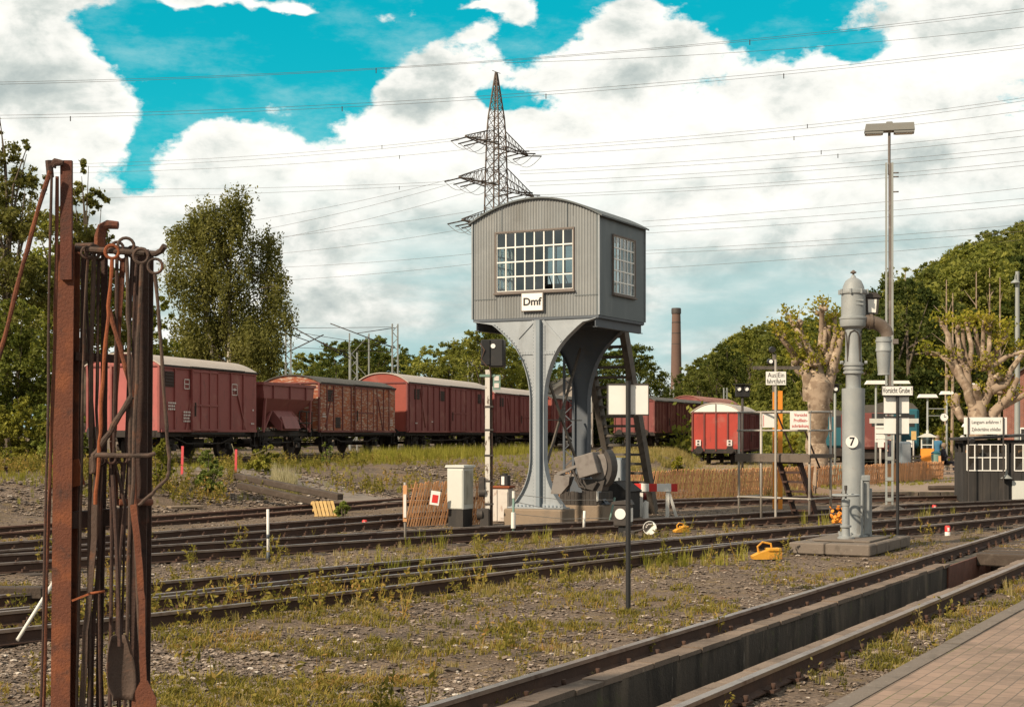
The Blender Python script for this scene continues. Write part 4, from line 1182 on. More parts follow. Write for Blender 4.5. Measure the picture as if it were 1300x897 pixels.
iron('bent hooked rod hanging outside the short post', M['rust_grey'], [(197, 347), (203, 430), (212, 540), (215, 590), (212, 606), (194, 626), (176, 641)], .013, 8.82, .055, tilt=0)
iron('short thick poker leaning across the lower rack', M['rust_grey'], [(166, 503), (140, 548), (120, 578), (118, 600)], .022, 8.87, 0)
iron('thin vertical rod in the lower middle of the rack', M['rust_dark'], [(141, 588), (141, 700), dn(140, .3, 8.97)], .012, 8.97, .035)
iron('forked dark iron low in the rack', M['rust_dark'], [(146, 588), (158, 640), (152, 720), (147, 770)], .013, 9.0, .035)
iron('straight dark iron low beside the forked one', M['rust_dark'], [(156, 588), (153, 640), (150, 740), dn(149, .4, 9.02)], .013, 9.02, .035)
iron('broad brown scraper low beside the short post', M['rust'], [(170, 640), (175, 700), (180, 760), dn(183, .45, 8.8)], .019, 8.8, 0, 'blade', flat=True)
iron('grooved brown bar low between the posts', M['rust_grey'], [(123, 588), (119, 700), (108, 800), dn(104, .3, 8.93)], .017, 8.93, .03, flat=True)
iron('dark bar low next to the grooved brown one', M['rust_dark'], [(129, 590), (126, 700), (118, 800), dn(116, .3, 8.98)], .012, 8.98, .03, flat=True)
sp = thing('scoop', 'rusty rounded scoop blade leaning low between the posts', 'scoop', tuple(W(151, 884, 8.78)), R(25))
NU, NV = 10, 12; VS = []; FS = []
for j in range(NV + 1):
    v = j / NV; wv = .085 * math.sin(math.pi * min(1, .12 + v * .60)) ** .6 * (1 if v < .9 else .8); 
    for i in range(NU + 1):
        u = -1 + 2 * i / NU; VS.append((u * wv + .02 * v, .035 * (1 - u * u) - .03 * v * v, .38 * (1 - v) - .02))
for j in range(NV):
    for i in range(NU): FS.append((j * (NU + 1) + i, j * (NU + 1) + i + 1, (j + 1) * (NU + 1) + i + 1, (j + 1) * (NU + 1) + i))
mb = MB(); mb.add(VS, FS, 0, True)
o = mb.build('bowl', M['rust_grey'], sp, fix=False); sm = o.modifiers.new('thick', 'SOLIDIFY'); sm.thickness = .006
mb = MB(); mb.tube([(0, -.03, .30), (.0, .0, .5), (-.01, .02, .9), (-.03, .03, 1.3)], .013, 8); mb.build('handle', M['rust_dark'], sp)
fb = thing('flat_bar', 'short orange-rust flat bar lying across the lower irons', 'flat bar', tuple(W(104, 757, 8.8)), 0)
mb = MB(); mb.bar((-.05, 0, -.02), (.05, -.01, .02), .012, .05, up=(0, 1, 0)); mb.tube([(.05, 0, .02), (.13, .02, .03)], .008, 6); mb.build('bar', M['rust_orange'], fb)
fw = thing('white_rod', 'thin pale rod leaning behind the tall rusty post', 'rod', tuple(W(22, 812, 9.6)), 0)
mb = MB(); mb.tube([(0, 0, 0), W(70, 735, 9.9) - W(22, 812, 9.6)], .012, 8); mb.build('shaft', M['white'], fw)

# ================================================================== goods wagons
def ribs_side(mb, L_, H, W2, xs_, w=.07, t=.035, z0=1.05, mi=0):
    for x in xs_:
        for s in (-1, 1): mb.box((s * (W2 + t / 2), x, z0 + H / 2), (t, w, H - .02), mi=mi)
wheel_cache = {}
def wheelset_meshes():
    mb = MB()
    for s in (-1, 1):
        x = s * .72
        mb.cyl((x - .06, 0, 0), (x + .06, 0, 0), .47, n=28); mb.cyl((x - s * .09, 0, 0), (x - s * .05, 0, 0), .50, n=28)
        mb.cyl((x + s * .06, 0, 0), (x + s * .075, 0, 0), .36, .30, n=24); mb.cyl((x, 0, 0), (x + s * .22, 0, 0), .09, n=14)
    mb.cyl((-.75, 0, 0), (.75, 0, 0), .08, n=12)
    return mb.build('wheelset', M['wheel'], link=False).data
WS = wheelset_meshes()
def buffers(t, L_, z=1.05):
    for e in (-1, 1):
        for s in (-1, 1):
            mb = MB(); y = e * L_ / 2
            mb.cyl((s * .875, y, z), (s * .875, y + e * .32, z), .09, n=12); mb.cyl((s * .875, y + e * .30, z), (s * .875, y + e * .58, z), .06, n=10); mb.cyl((s * .875, y + e * .58, z), (s * .875, y + e * .61, z), .22, n=18)
            mb.build('buffer', M['chassis'], t)
def underframe(t, L_, axles, z=.92, W2=1.25):
    mb = MB()
    for s in (-1, 1):
        mb.box((s * W2 * .86, 0, z + .06), (.08, L_, .20)); mb.box((s * W2 * .4, 0, z), (.1, L_ * .9, .15))
    for e in (-1, 1): mb.box((0, e * (L_ / 2 - .05), z + .06), (2 * W2, .1, .24))
    k = int(L_ / 1.2)
    for i in range(k): mb.box((0, -L_ / 2 + (i + .5) * L_ / k, z - .02), (2 * W2 * .9, .07, .14))
    for y in axles:
        for s in (-1, 1):
            x = s * 1.0
            mb.prism([(y - .36, z), (y + .36, z), (y + .15, z - .55), (y - .15, z - .55)], x - .015, x + .015, plane='yz')
            mb.box((x + s * .08, y, .48), (.18, .26, .24), bev=.03)
            for q in range(4): mb.box((x + s * .06, y, z - .22 + q * .03), (.09, 1.1 - q * .2, .022))
            for e in (-1, 1): mb.bar((x + s * .06, y + e * .55, z - .2), (x + s * .06, y + e * .62, z), .04, .04)
    for s in (-1, 1):     # truss rods, steps, brake boxes
        mb.bar((s * W2 * .8, -L_ * .18, z - .3), (s * W2 * .8, L_ * .18, z - .3), .05, .05)
        mb.bar((s * W2 * .8, -L_ * .18, z - .3), (s * W2 * .8, -L_ * .34, z), .05, .05); mb.bar((s * W2 * .8, L_ * .18, z - .3), (s * W2 * .8, L_ * .34, z), .05, .05)
        for e in (-1, 1):
            mb.box((s * (W2 + .05), e * (L_ / 2 - .35), z - .42), (.2, .42, .03))
            for q in (-.18, .18): mb.bar((s * (W2 + .02), e * (L_ / 2 - .35) + q, z - .42), (s * (W2 + .02), e * (L_ / 2 - .35) + q, z), .03, .02)
    mb.box((.3, .8, z - .3), (.5, .9, .35), bev=.05); mb.cyl((-.3, -1.2, z - .3), (-.3, -.3, z - .3), .18, n=14)
    mb.build('underframe', M['chassis'], t)
    for y in axles:
        o = bpy.data.objects.new('wheelset', WS); C.objects.link(o); o.parent = t; o.location = (0, y, .5)
        if abs(y) < 1e-6: pass
def van(name, label, loc, rz, L_, H, W2, cb, ce, roofm, rib, vents=(), doors=(), braces=(), marks=(), rise=.45, axles=None, plank=False, z0=1.05, endpanels=3, group='red goods wagons on the sidings'):
    """covered goods wagon: local x across, y along; its side facing the camera is +x, its near end is -y"""
    t = thing(name, label, 'goods wagon', loc, rz, group)
    axles = axles or (-L_ * .29, L_ * .29)
    # side walls
    for s in (-1, 1):
        mb = MB(); mb.box((s * (W2 - .02), 0, z0 + H / 2), (.04, L_ - .08, H))
        if plank:
            k = int(H / .14)
            for i in range(k): mb.box((s * (W2 + .008), 0, z0 + (i + .5) * H / k), (.016, L_ - .1, H / k - .014))
        w = mb.build('side_wall', cb, t)
        mb = MB()
        for x in rib: mb.box((s * (W2 + .03), x, z0 + H / 2), (.05, .07, H - .01))
        for (y0, za, y1, zb) in braces: mb.bar((s * (W2 + .03), y0, z0 + za * H), (s * (W2 + .03), y1, z0 + zb * H), .05, .06, up=(0, 1, 0))
        mb.box((s * (W2 + .03), 0, z0 + .04), (.06, L_ - .02, .09)); mb.box((s * (W2 + .03), 0, z0 + H - .04), (.06, L_ - .02, .08))
        mb.build('frame', cb if not plank else M['redbrown_dark'], w)
        for (y0, zc, wv, hv) in vents:
            mb = MB(); mb.box((s * (W2 + .015), y0, z0 + zc * H), (.03, wv, hv))
            for q in range(5): mb.box((s * (W2 + .035), y0, z0 + zc * H - hv / 2 + (q + .5) * hv / 5), (.02, wv - .04, hv / 8), (0, R(25 * s), 0))
            mb.build('vent', M['vent'], t)
        for (y0, wd) in doors:
            mb = MB(); mb.box((s * (W2 + .055), y0, z0 + H / 2 - .02), (.05, wd, H - .1))
            if plank:
                k = int(H / .14)
                for i in range(k): mb.box((s * (W2 + .088), y0, z0 + .1 + (i + .5) * (H - .2) / k), (.016, wd - .05, (H - .2) / k - .014))
            d = mb.build('door', cb, t)
            mb = MB()
            for q in (-.5, -.17, .17, .5): mb.box((s * (W2 + .10), y0 + q * (wd - .07), z0 + H / 2 - .02), (.04, .06, H - .1))
            mb.box((s * (W2 + .10), y0, z0 + H * .42), (.04, wd, .06)); mb.box((s * (W2 + .10), y0, z0 + .08), (.04, wd, .06)); mb.box((s * (W2 + .10), y0, z0 + H - .12), (.04, wd, .06))
            mb.build('door_frame', cb if not plank else M['redbrown_dark'], d)
            mb = MB(); mb.box((s * (W2 + .13), y0 - wd * .4, z0 + H * .35), (.04, .05, .5)); mb.build('handle', M['chassis'], d)
            mb = MB(); mb.box((s * (W2 + .10), y0 + wd * .5, z0 + H + .02), (.05, wd * 2.1, .06)); mb.box((s * (W2 + .10), y0 + wd * .5, z0 - .06), (.06, wd * 2.1, .05)); mb.build('door_rail', M['chassis'], t)
    # ends with the roof's curve
    n = 14; prof = [(-W2 + 2 * W2 * i / n) for i in range(n + 1)]
    rz_ = lambda x: z0 + H + rise * (1 - abs(x / W2) ** 2.3)
    for e in (-1, 1):
        mb = MB(); mb.prism([(-W2, z0), (W2, z0), (W2, z0 + H)] + [(x, rz_(x)) for x in prof[::-1]][1:-1] + [(-W2, z0 + H)], e * (L_ / 2 - .04) - .02, e * (L_ / 2 - .04) + .02)
        w = mb.build('end_wall', ce, t)
        mb = MB()
        for i in range(endpanels + 1):
            x = -W2 + .04 + (2 * W2 - .08) * i / endpanels
            mb.box((x, e * (L_ / 2 + .01), z0 + H / 2), (.08, .07, H)); 
        mb.box((0, e * (L_ / 2 + .01), z0 + H), (2 * W2, .06, .07)); mb.build('end_frame', M['redbrown_dark'] if plank or endpanels == 4 else cb, w)
        if endpanels == 4:
            mb = MB(); mb.box((0, e * (L_ / 2 + .01), z0 + H + rise * .45), (.05, .04, rise * .8)); mb.build('end_stay', M['chassis'], w)
    mb = MB(); ov = .06
    for i in range(n):
        xa, xb = prof[i] * (1 + ov / W2), prof[i + 1] * (1 + ov / W2)
        za, zb = rz_(prof[i]) + .02, rz_(prof[i + 1]) + .02
        for dz, nn in ((0.0, 1), (-.05, 0)):
            mb.add([(xa, -L_ / 2 - .05, za + dz), (xb, -L_ / 2 - .05, zb + dz), (xb, L_ / 2 + .05, zb + dz), (xa, L_ / 2 + .05, za + dz)], [(0, 1, 2, 3)], 0, True)
        for e in (-1, 1):
            y = e * (L_ / 2 + .05); mb.add([(xa, y, za - .05), (xb, y, zb - .05), (xb, y, zb), (xa, y, za)], [(0, 1, 2, 3)])
    for x in (-1, 1):
        xx = x * W2 * (1 + ov / W2); zz = rz_(W2) + .02
        mb.add([(xx, -L_ / 2 - .05, zz - .05), (xx, L_ / 2 + .05, zz - .05), (xx, L_ / 2 + .05, zz), (xx, -L_ / 2 - .05, zz)], [(0, 1, 2, 3)])
    rf = mb.build('roof', roofm, t)
    mb = MB()
    for s in (-1, 1): mb.box((s * (W2 + .05), 0, z0 + H + .0), (.06, L_ + .06, .07))
    mb.build('gutter', M['chassis'], rf)
    for (y0, zc, wv, hv, kind) in marks:
        if kind == 'text': 
            text_mesh(*hv[:1], wv, .003, M['mark'], t, 'inscription', (W2 + .062, y0, z0 + zc * H), (R(90), 0, R(90)), 1.0, .004)
            continue
        mb = MB(); 
        if kind == 'box':
            for q in (-1, 1): mb.box((W2 + .058, y0 + q * wv / 2, z0 + zc * H), (.006, .03, hv)); mb.box((W2 + .058, y0, z0 + zc * H + q * hv / 2), (.006, wv, .03))
            mb.box((W2 + .058, y0, z0 + zc * H), (.006, wv, .03))
        else:
            rows = max(1, int(hv / .11))
            for q in range(rows):
                x0_ = y0 - wv / 2
                while x0_ < y0 + wv / 2 - .03:
                    l_ = rnd.uniform(.05, .12); mb.box((W2 + .058, x0_ + l_ / 2, z0 + zc * H + hv / 2 - q * .11), (.006, l_, .06)); x0_ += l_ + .04
        mb.build('inscription', M['mark'], t)
    underframe(t, L_, axles, W2=W2)
    buffers(t, L_)
    return t
RF = -R(15.3)
def at(t0, L_): 
    p = FP + UF * (t0 + L_ / 2); return (p.x, p.y, .86 + .15)
# wagon 1
van('covered_goods_wagon', 'faded red goods van with pale roof, nearest behind the fire iron rack', at(0, 7.9), RF, 7.9, 2.36, 1.46, M['red1'], M['red1_sunlit'], M['white_roof'],
    (-2.9, -1.55, .05, 1.65, 2.75), vents=((-2.35 - .95 + .0, .80, .62, .55),), doors=((-1.0 + .35, 2.15),), braces=((2.1, .72, 2.95, .02), (-2.1, .02, -1.6, .6)),
    marks=((-3.2, .35, .5, .42, 'rows'), (-2.05, .74, .36, .34, 'box'), (-2.05, .20, .5, .5, 'rows'), (1.9, .70, .44, .42, 'box'), (1.9, .70, .13, ('DB',), 'text'), (3.6, .35, .16, .1, 'rows'), (3.55, .12, .3, .1, 'rows')), endpanels=3)
# brown wagon with peeling planks
van('covered_goods_wagon', 'brown plank van with peeling paint and dark roof, behind the hopper wagon', at(14.8, 9.9), RF, 9.9, 2.22, 1.38, M['redbrown'], M['redbrown'], M['grey_roof'],
    (-4.2, -3.4, -2.3, -1.2, 2.3, 3.2, 4.0), vents=((-3.85, .75, .7, .55), (-2.85, .2, .6, .5)), doors=((.35, 2.5),), braces=((2.4, .75, 3.1, .05), (-4.4, .1, -3.6, .8)),
    marks=((4.3, .18, .35, .4, 'rows'), (-4.6, .30, .35, .3, 'rows')), plank=True, rise=.36, endpanels=3)
# long red wagons
van('covered_goods_wagon', 'long deep red van with pale curved roof and row of dark louvres', at(26.6, 15.3), RF, 15.3, 2.62, 1.42, M['red3'], M['red3_sunlit'], M['white_roof'],
    tuple(-7.4 + i * 1.02 for i in range(15)), vents=((-6.2, .78, .8, .55), (-1.9, .78, .9, .55), (2.0, .75, .8, .65), (5.6, .78, .8, .55)), doors=((1.0, 3.0),), braces=((-5.7, .9, -4.8, .1), (6.3, .8, 7.0, .1)),
    marks=((-6.4, .15, .35, .2, 'rows'), (-3.7, .2, .3, .12, 'rows')), rise=.52, axles=(-5.4, -3.9, 3.9, 5.4), endpanels=2)
van('covered_goods_wagon', 'long red van with pale roof directly left of the cabin leg', at(43.2, 14.0), RF, 14.0, 2.5, 1.42, M['red3'], M['red3_sunlit'], M['white_roof'],
    tuple(-6.7 + i * 1.12 for i in range(13)), vents=((-5.4, .78, .8, .55), (4.9, .78, .8, .55)), doors=((.3, 2.8),), braces=((-4.0, .9, -3.2, .1),), rise=.52, axles=(-4.9, -3.4, 3.4, 4.9), endpanels=2)
van('covered_goods_wagon', 'red van glimpsed between the two cabin legs', at(58.5, 12.0), RF, 12.0, 2.5, 1.42, M['red3'], M['red3_sunlit'], M['grey_roof'],
    tuple(-5.7 + i * 1.1 for i in range(11)), doors=((.3, 2.5),), rise=.4, axles=(-3.9, 3.9), endpanels=2)
# maroon vans right of the cabin
p5 = W(838, 550, 98)
def at2(t0, L_): 
    p = Vector((p5.x, p5.y, 0)) - NF * 1.4 + UF * (t0 + L_ / 2); return (p.x, p.y, 1.0)
van('covered_goods_wagon', 'maroon van right of the wooden staircase, end towards the fence', at2(0, 9), RF - R(4), 9.0, 2.1, 1.38, M['redbrown_dark'], M['red3'], M['grey_roof'], tuple(-4.2 + i * .85 for i in range(11)), doors=((0, 2.2),), rise=.32, endpanels=6)  # end wall in a brighter red than the sides, painted as sunlit
van('covered_goods_wagon', 'dark maroon van half hidden behind the bright red van', at2(10.4, 12), RF - R(4), 12.0, 2.2, 1.38, M['redbrown_dark'], M['redbrown_dark'], M['grey_roof'], tuple(-5.6 + i * 1.1 for i in range(11)), doors=((-.5, 2.2),), rise=.34, endpanels=3)
van('covered_goods_wagon', 'van with faded pink-red roof showing above the maroon vans', at2(24.5, 14), RF - R(5), 14.0, 2.5, 1.40, M['redbrown_dark'], M['red3'], M['pink_roof'], tuple(-6.6 + i * 1.2 for i in range(12)), rise=.55, endpanels=3)
# bright red van by itself
q6 = Vector((13.0, 85, 0)) - NF * 1.42 + UF * 5.1
van('covered_goods_wagon', 'bright red van standing alone behind the picket fence, white rusty roof edge', (q6.x, q6.y, .14 - .12), RF, 10.2, 2.2, 1.38, M['redbrown_dark'], M['red6'],
    M['white_roof'], tuple(-4.8 + i * .8 for i in range(13)), doors=((.4, 2.4),), rise=.55, endpanels=4, z0=.98)
r6 = [o for o in C.objects if o.get('label', '').startswith('bright red van standing')][0]
mb = MB()
for s, x in ((-1, -1.0), (1, .78)):
    mb.box((x, -5.1 - .06, 1.45), (.30, .01, .34))
lp = mb.build('white_panel', M['mark'], r6)
mb = MB()
for x in (-1.0, .78):
    for dz in (-.08, .08): mb.box((x, -5.172, 1.45 + dz), (.12, .008, .09))
mb.build('white_panel_mark', M['ink'], lp)
mb = MB(); n = 14; W2 = 1.38
pr = [(-W2 * .97 + 2 * W2 * .97 * i / n) for i in range(n + 1)]
mb.prism([(x, .98 + 2.2 + .04) for x in (pr[0], pr[-1])] + [(x, .98 + 2.2 + .52 * (1 - abs(x / W2) ** 2.3)) for x in pr[::-1]], -5.085, -5.10)
mb.build('end_gable', M['white'], r6)

# hopper wagon
hp_l = 5.6
hw = thing('hopper_wagon', 'maroon open hopper wagon with sloping chute between two vans', 'hopper wagon', at(8.55, hp_l), RF, 'red goods wagons on the sidings')
mb = MB(); z0 = 1.05
def frustum(mb, z_a, hx_a, hy_a, z_b, hx_b, hy_b, t=.05):
    A = [(-hx_a, -hy_a), (hx_a, -hy_a), (hx_a, hy_a), (-hx_a, hy_a)]; B = [(-hx_b, -hy_b), (hx_b, -hy_b), (hx_b, hy_b), (-hx_b, hy_b)]
    for k in range(4):
        j = (k + 1) % 4
        vs = [(*A[k], z_a), (*A[j], z_a), (*B[j], z_b), (*B[k], z_b)]
        iv = [(x * .95, y * .97, z) for x, y, z in vs]
        mb.add(vs + iv, [(0, 1, 2, 3), (7, 6, 5, 4), (0, 4, 5, 1), (2, 6, 7, 3), (1, 5, 6, 2), (3, 7, 4, 0)])
frustum(mb, 3.05, 1.42, 2.7, 2.45, 1.42, 2.55); frustum(mb, 2.45, 1.42, 2.55, 1.25, .55, .95)
mb.build('hopper', M['hopper'], hw)
mb = MB()
mb.box((0, 2.75, 3.05), (2.9, .09, .12)); mb.box((0, -2.75, 3.05), (2.9, .09, .12)); mb.box((1.44, 0, 3.05), (.09, 5.5, .12)); mb.box((-1.44, 0, 3.05), (.09, 5.5, .12))
for s in (-1, 1):
    for y in (-1.7, 0, 1.7): mb.bar((s * 1.46, y, 2.45), (s * 1.46, y, 3.02), .06, .06)
    for y in (-2.4, 2.4): mb.bar((s * 1.3, y, 1.05), (s * 1.38, y * .98, 2.5), .12, .09)
    mb.bar((s * 1.3, -2.4, 1.1), (s * 1.0, -.9, 2.0), .09, .09); mb.bar((s * 1.3, 2.4, 1.1), (s * 1.0, .9, 2.0), .09, .09)
mb.build('rim_frame', M['hopper'], hw)
mb = MB()
for s in (-1, 1):
    mb.prism([(s * .5, 1.95), (s * 1.28, 1.15), (s * 1.45, 1.12), (s * 1.45, 1.5), (s * .8, 2.25)], -.9, .9)
    mb.box((s * 1.47, 0, 1.45), (.04, 1.6, .55), (0, R(-20 * s), 0))
mb.build('chute', M['hopper'], hw)
for s in (-1, 1):
    mb = MB()
    for z in (1.45, 1.95): mb.tube([(s * 1.35, 1.2, z), (s * 1.35, 2.6, z)], .025, 6)
    for y in (1.2, 2.0, 2.6): mb.tube([(s * 1.35, y, 1.1), (s * 1.35, y, 1.95)], .025, 6)
    mb.build('handrail', M['chassis'], hw)
mb = MB(); mb.box((0, -2.2, 1.12), (2.6, 1.0, .05)); mb.box((0, 2.2, 1.12), (2.6, 1.0, .05)); mb.build('platform', M['deck'], hw)
underframe(hw, hp_l, (-1.6, 1.6)); buffers(hw, hp_l)

# ================================================================== masts, signs and small things of the yard
def post_thing(name, label, cat, p, group=None, rz=0): return thing(name, label, cat, (p[0], p[1], p[2] - .02), rz, group)
def zat(py, y, base=0.0): return EYE - (py - HOR) / F * y - base

# ---- flood light mast
fy = 38.0; fp = (( 1129 - 650) / F * fy, fy, 0)
fm = post_thing('light_mast', 'tall grey channel mast with a long flat floodlight on top', 'light mast', fp, rz=R(-12))
mb = MB(); zt = zat(206, fy)
for s in (-1, 1): mb.box((s * .075, 0, zt / 2), (.05, .14, zt))
o = mb.build('channel', M['mast'], fm)
mb = MB(); mb.box((.02, .0, (zt + 2.2) / 2), (.085, .05, zt - 2.2)); mb.build('channel_web', M['mast_rust'], fm)
z = .35
while z < 2.3:
    mb = MB(); mb.box((0, -.077, z), (.20, .012, .09)); mb.build('batten', M['mast'], fm); z += .52
mb = MB(); mb.lathe([(.62, .0), (.45, .08), (.2, .20), (.17, .22)], 10); mb.build('concrete_foot', M['slab'], fm)
mb = MB()
for z in (zat(224, fy), zat(243, fy), zat(219, fy), 4.3, 3.1): mb.cyl((.10, -.03, z), (.23, -.03, z), .018, n=6)
mb.box((.15, -.04, 4.35), (.14, .12, .12)); mb.build('step_bolt', M['mast_rust'], fm)
mb = MB(); mb.cyl((0, 0, zt - .3), (0, 0, zat(168, fy)), .035, n=10); mb.build('top_tube', M['mast_rust'], fm)
zl = zat(162, fy)
mb = MB(); mb.prism([(-.62, 0), (.62, 0), (.60, .18), (-.58, .18)], -.18, .18); mb.box((-.38, 0, -.03), (.45, .32, .06)); mb.box((.36, 0, -.03), (.5, .32, .06)); mb.box((0, 0, .21), (.16, .16, .06), bev=.02)
o = mb.build('luminaire', M['lum'], fm, loc=(0, 0, zl - .08))
mb = MB(); mb.box((-.38, 0, -.068), (.38, .26, .012)); mb.box((.36, 0, -.068), (.42, .26, .012)); mb.build('diffuser', M['white_clean'], o)

# ---- blank double board on a black pole, near
p = G(797.5, 773)
t = post_thing('sign_post', 'thin black post carrying two blank square white boards', 'sign post', p)
zt = zat(483, p.y)
mb = MB(); mb.cyl((0, 0, -.05), (0, 0, zt), .029, n=12); mb.cyl((0, 0, zt), (0, 0, zt + .015), .034, n=12); mb.build('pole', M['black'], t)
for s in (-1, 1):
    mb = MB(); z1, z0 = zat(485.5, p.y), zat(523.5, p.y)
    mb.box((s * .121, .045, (z0 + z1) / 2), (.225, .008, z1 - z0), bev=.002); bd = mb.build('board', M['white_clean'], t)
    mb = MB()
    for z in (z0 - .006, z1 + .006): mb.box((s * .121, .04, z), (.232, .02, .014))
    mb.box((s * .236, .04, (z0 + z1) / 2), (.010, .02, z1 - z0 + .02)); mb.build('rim', M['iron_black'], bd)

# ---- Vorsicht Grube sign
p = G(1139.5, 680)
t = post_thing('warning_sign', 'thin black post with small notice board above two blank white boards', 'warning sign', p)
yy = p.y
mb = MB(); mb.cyl((0, 0, -.05), (0, 0, zat(500, yy)), .031, n=10); mb.build('pole', M['black'], t)
mb = MB(); z1, z0 = zat(488.5, yy), zat(500.5, yy); mb.box((-.02, -.06, (z0 + z1) / 2), (.60, .012, z1 - z0)); bd = mb.build('name_board', M['white_clean'], t)
mb = MB()
for z in (z0, z1): mb.box((-.02, -.06, z), (.61, .022, .010))
for x in (-.322, .282): mb.box((x, -.06, (z0 + z1) / 2), (.010, .022, z1 - z0 + .01))
mb.build('rim', M['iron_black'], bd)
text_mesh('Vorsicht Grube !', .150, .002, M['ink'], bd, 'lettering', (-.02, -.069, (z0 + z1) / 2 + .003), (R(90), 0, 0), .56, .0)
for (a, b) in ((502, 523), (528, 549)):
    for s in (-1, 1):
        mb = MB(); z1, z0 = zat(a, yy), zat(b, yy); mb.box((-.01 + s * .128, .05, (z0 + z1) / 2), (.235, .008, z1 - z0)); mb.build('board', M['white_clean'], t)
for py in (501.5, 523.8, 527.2, 549.8):
    mb = MB(); mb.box((-.01, .03, zat(py, yy)), (.50, .02, .022)); mb.build('board_clamp', M['black'], t)

# ---- Langsam anfahren sign and the booth
by = 43.4
bx0 = (1223 - 650) / F * by
bt = thing('crew_booth', 'low black booth with white framed windows at the right edge', 'booth', (bx0, by, 0), R(-10))
mb = MB(); mb.box((1.7, 1.1, .72), (3.4, 2.2, 1.44)); 
for i in range(16): mb.box((.1 + i * .215, -.006, .46), (.014, .014, .9))
mb.build('base_wall', M['black_matt'], bt)
mb = MB()
for x in (.03, 1.25, 1.36, 3.37): mb.box((x, .04, 1.32), (.06, .07, .98))
for y in (.04, 1.1, 2.16): mb.box((.03, y, 1.32), (.07, .06, .98)); mb.box((3.37, y, 1.32), (.07, .06, .98))
mb.box((1.7, .04, 1.76), (3.4, .08, .10)); mb.box((.03, 1.1, 1.76), (.06, 2.2, .1)); mb.box((1.7, 2.17, 1.32), (3.4, .05, .98)); mb.build('wall_post', M['black_matt'], bt)
def boothwin(x0, x1, z0=.93, z1=1.68, nu=5, nz_=2, gap=()):
    mb = MB(); b = .014
    for i in range(nu + 1):
        x = x0 + (x1 - x0) * i / nu; mb.box((x, -.012, (z0 + z1) / 2), (b * 2, .03, z1 - z0))
    for i in range(nz_ + 1): mb.box(((x0 + x1) / 2, -.010, z0 + (z1 - z0) * i / nz_), (x1 - x0, .032, b * 1.9))
    w = mb.build('window', M['white_clean'], bt)
    mb = MB(); mb.add([(x0, .0, z0), (x1, .0, z0), (x1, .002, z1), (x0, -.002, z1)], [(0, 1, 2, 3)]); mb.build('pane', M['glass'], w, fix=False)
boothwin(.10, 1.18); boothwin(1.42, 2.6); boothwin(2.62, 3.3, nu=3)
mb = MB()
for i, x in enumerate((.16, .36, .52, .95, 1.1, 1.5, 1.62, 2.0)): mb.box((x, .25, 1.32), (.07 if i % 2 else .12, .03, .72))
mb.build('pane_strip', M['lattice_wood'], bt)  # upright orange strips set just behind the panes
mb = MB(); mb.prism([(-.15, 1.80), (3.55, 2.02), (3.55, 2.09), (-.15, 1.87)], -.18, 2.4); mb.build('roof', M['black'], bt)
mb = MB(); mb.box((2.3, -.03, .36), (1.9, .05, .56)); mb.build('pale_panel', M['cabinet'], bt)
mb = MB(); mb.lathe([(.03, .2), (.03, .08), (.07, .05), (.16, -.02), (.17, -.03)], 14, (1.18, -.14, .74)); mb.cyl((1.18, -.14, .9), (1.18, .0, .98), .012, n=6); mb.build('lamp_hood', M['mast'], bt)
ls = thing('instruction_sign', 'wide white two-line instruction board on dark posts before the booth', 'sign', ((1251 - 650) / F * 43.0, 43.0, 0), R(-4))
mb = MB(); z1, z0 = zat(529.5, 43), zat(551, 43); mb.box((0, 0, (z0 + z1) / 2), (1.21, .02, z1 - z0), bev=.004); bd = mb.build('board', M['white_clean'], ls)
zc = (z0 + z1) / 2
text_mesh('Langsam anfahren !', .145, .002, M['ink'], bd, 'lettering', (.02, -.014, zc + .105), (R(90), 0, 0), .74, -.0005)
text_mesh('Zylinderhähne schließen', .145, .002, M['ink'], bd, 'lettering', (.02, -.014, zc - .105), (R(90), 0, 0), .58, -.0005)
for x in (-.49, .495):
    mb = MB(); mb.box((x, -.035, z1 / 2), (.035, .035, z1)); mb.build('post', M['iron_black'], ls)
mb = MB(); mb.cyl((-.40, -.05, 1.80), (-.40, -.16, 1.78), .09, .07, 14); mb.build('lamp', M['black'], ls)

# ---- scaffold platform
F0 = Vector((5.4, 35.6, 0)); U = Vector((.72, -.69, 0)); V_ = Vector((.69, .72, 0))
sc = thing('inspection_platform', 'grey tube platform with railings and a steep stair beside the water crane', 'platform', (F0.x, F0.y, 0), math.atan2(U.y, U.x))
AW, BW = 1.95, .9
for a in (0, .63, AW):
    for b in (0, BW):
        if a == .63 and b == BW: continue
        mb = MB(); mb.cyl((a, b, -.03), (a, b, 2.52), .030, n=8); mb.build('post', M['galv'], sc)
for z in (.5, 2.07, 2.5):
    for b in (0, BW):
        if z < 1 and b > 0: continue
        mb = MB(); mb.cyl((-.05, b, z), (AW + .05, b, z), .024, n=8); mb.build('rail', M['galv'], sc)
    for a in (0, AW):
        mb = MB(); mb.cyl((a, -.05, z), (a, BW + .05, z), .024, n=8); mb.build('rail', M['galv'], sc)
mb = MB(); mb.box((AW / 2, BW / 2, 1.48), (AW + .12, BW + .12, .09)); mb.box((AW / 2, -.06, 1.42), (AW + .12, .05, .16)); mb.build('deck', M['deck'], sc)
S0 = [(1.05, -.03, 1.5), (1.62, -.03, 1.5)]; S1 = [(1.05, .75, .02), (1.62, .75, .02)]
mb = MB()
for a, b in zip(S0, S1): mb.bar((a[0], a[1] + .05, a[2]), (b[0] + .05, b[1], b[2]), .05, .15)
st = mb.build('stair_stringers', M['rust_dark'], sc)
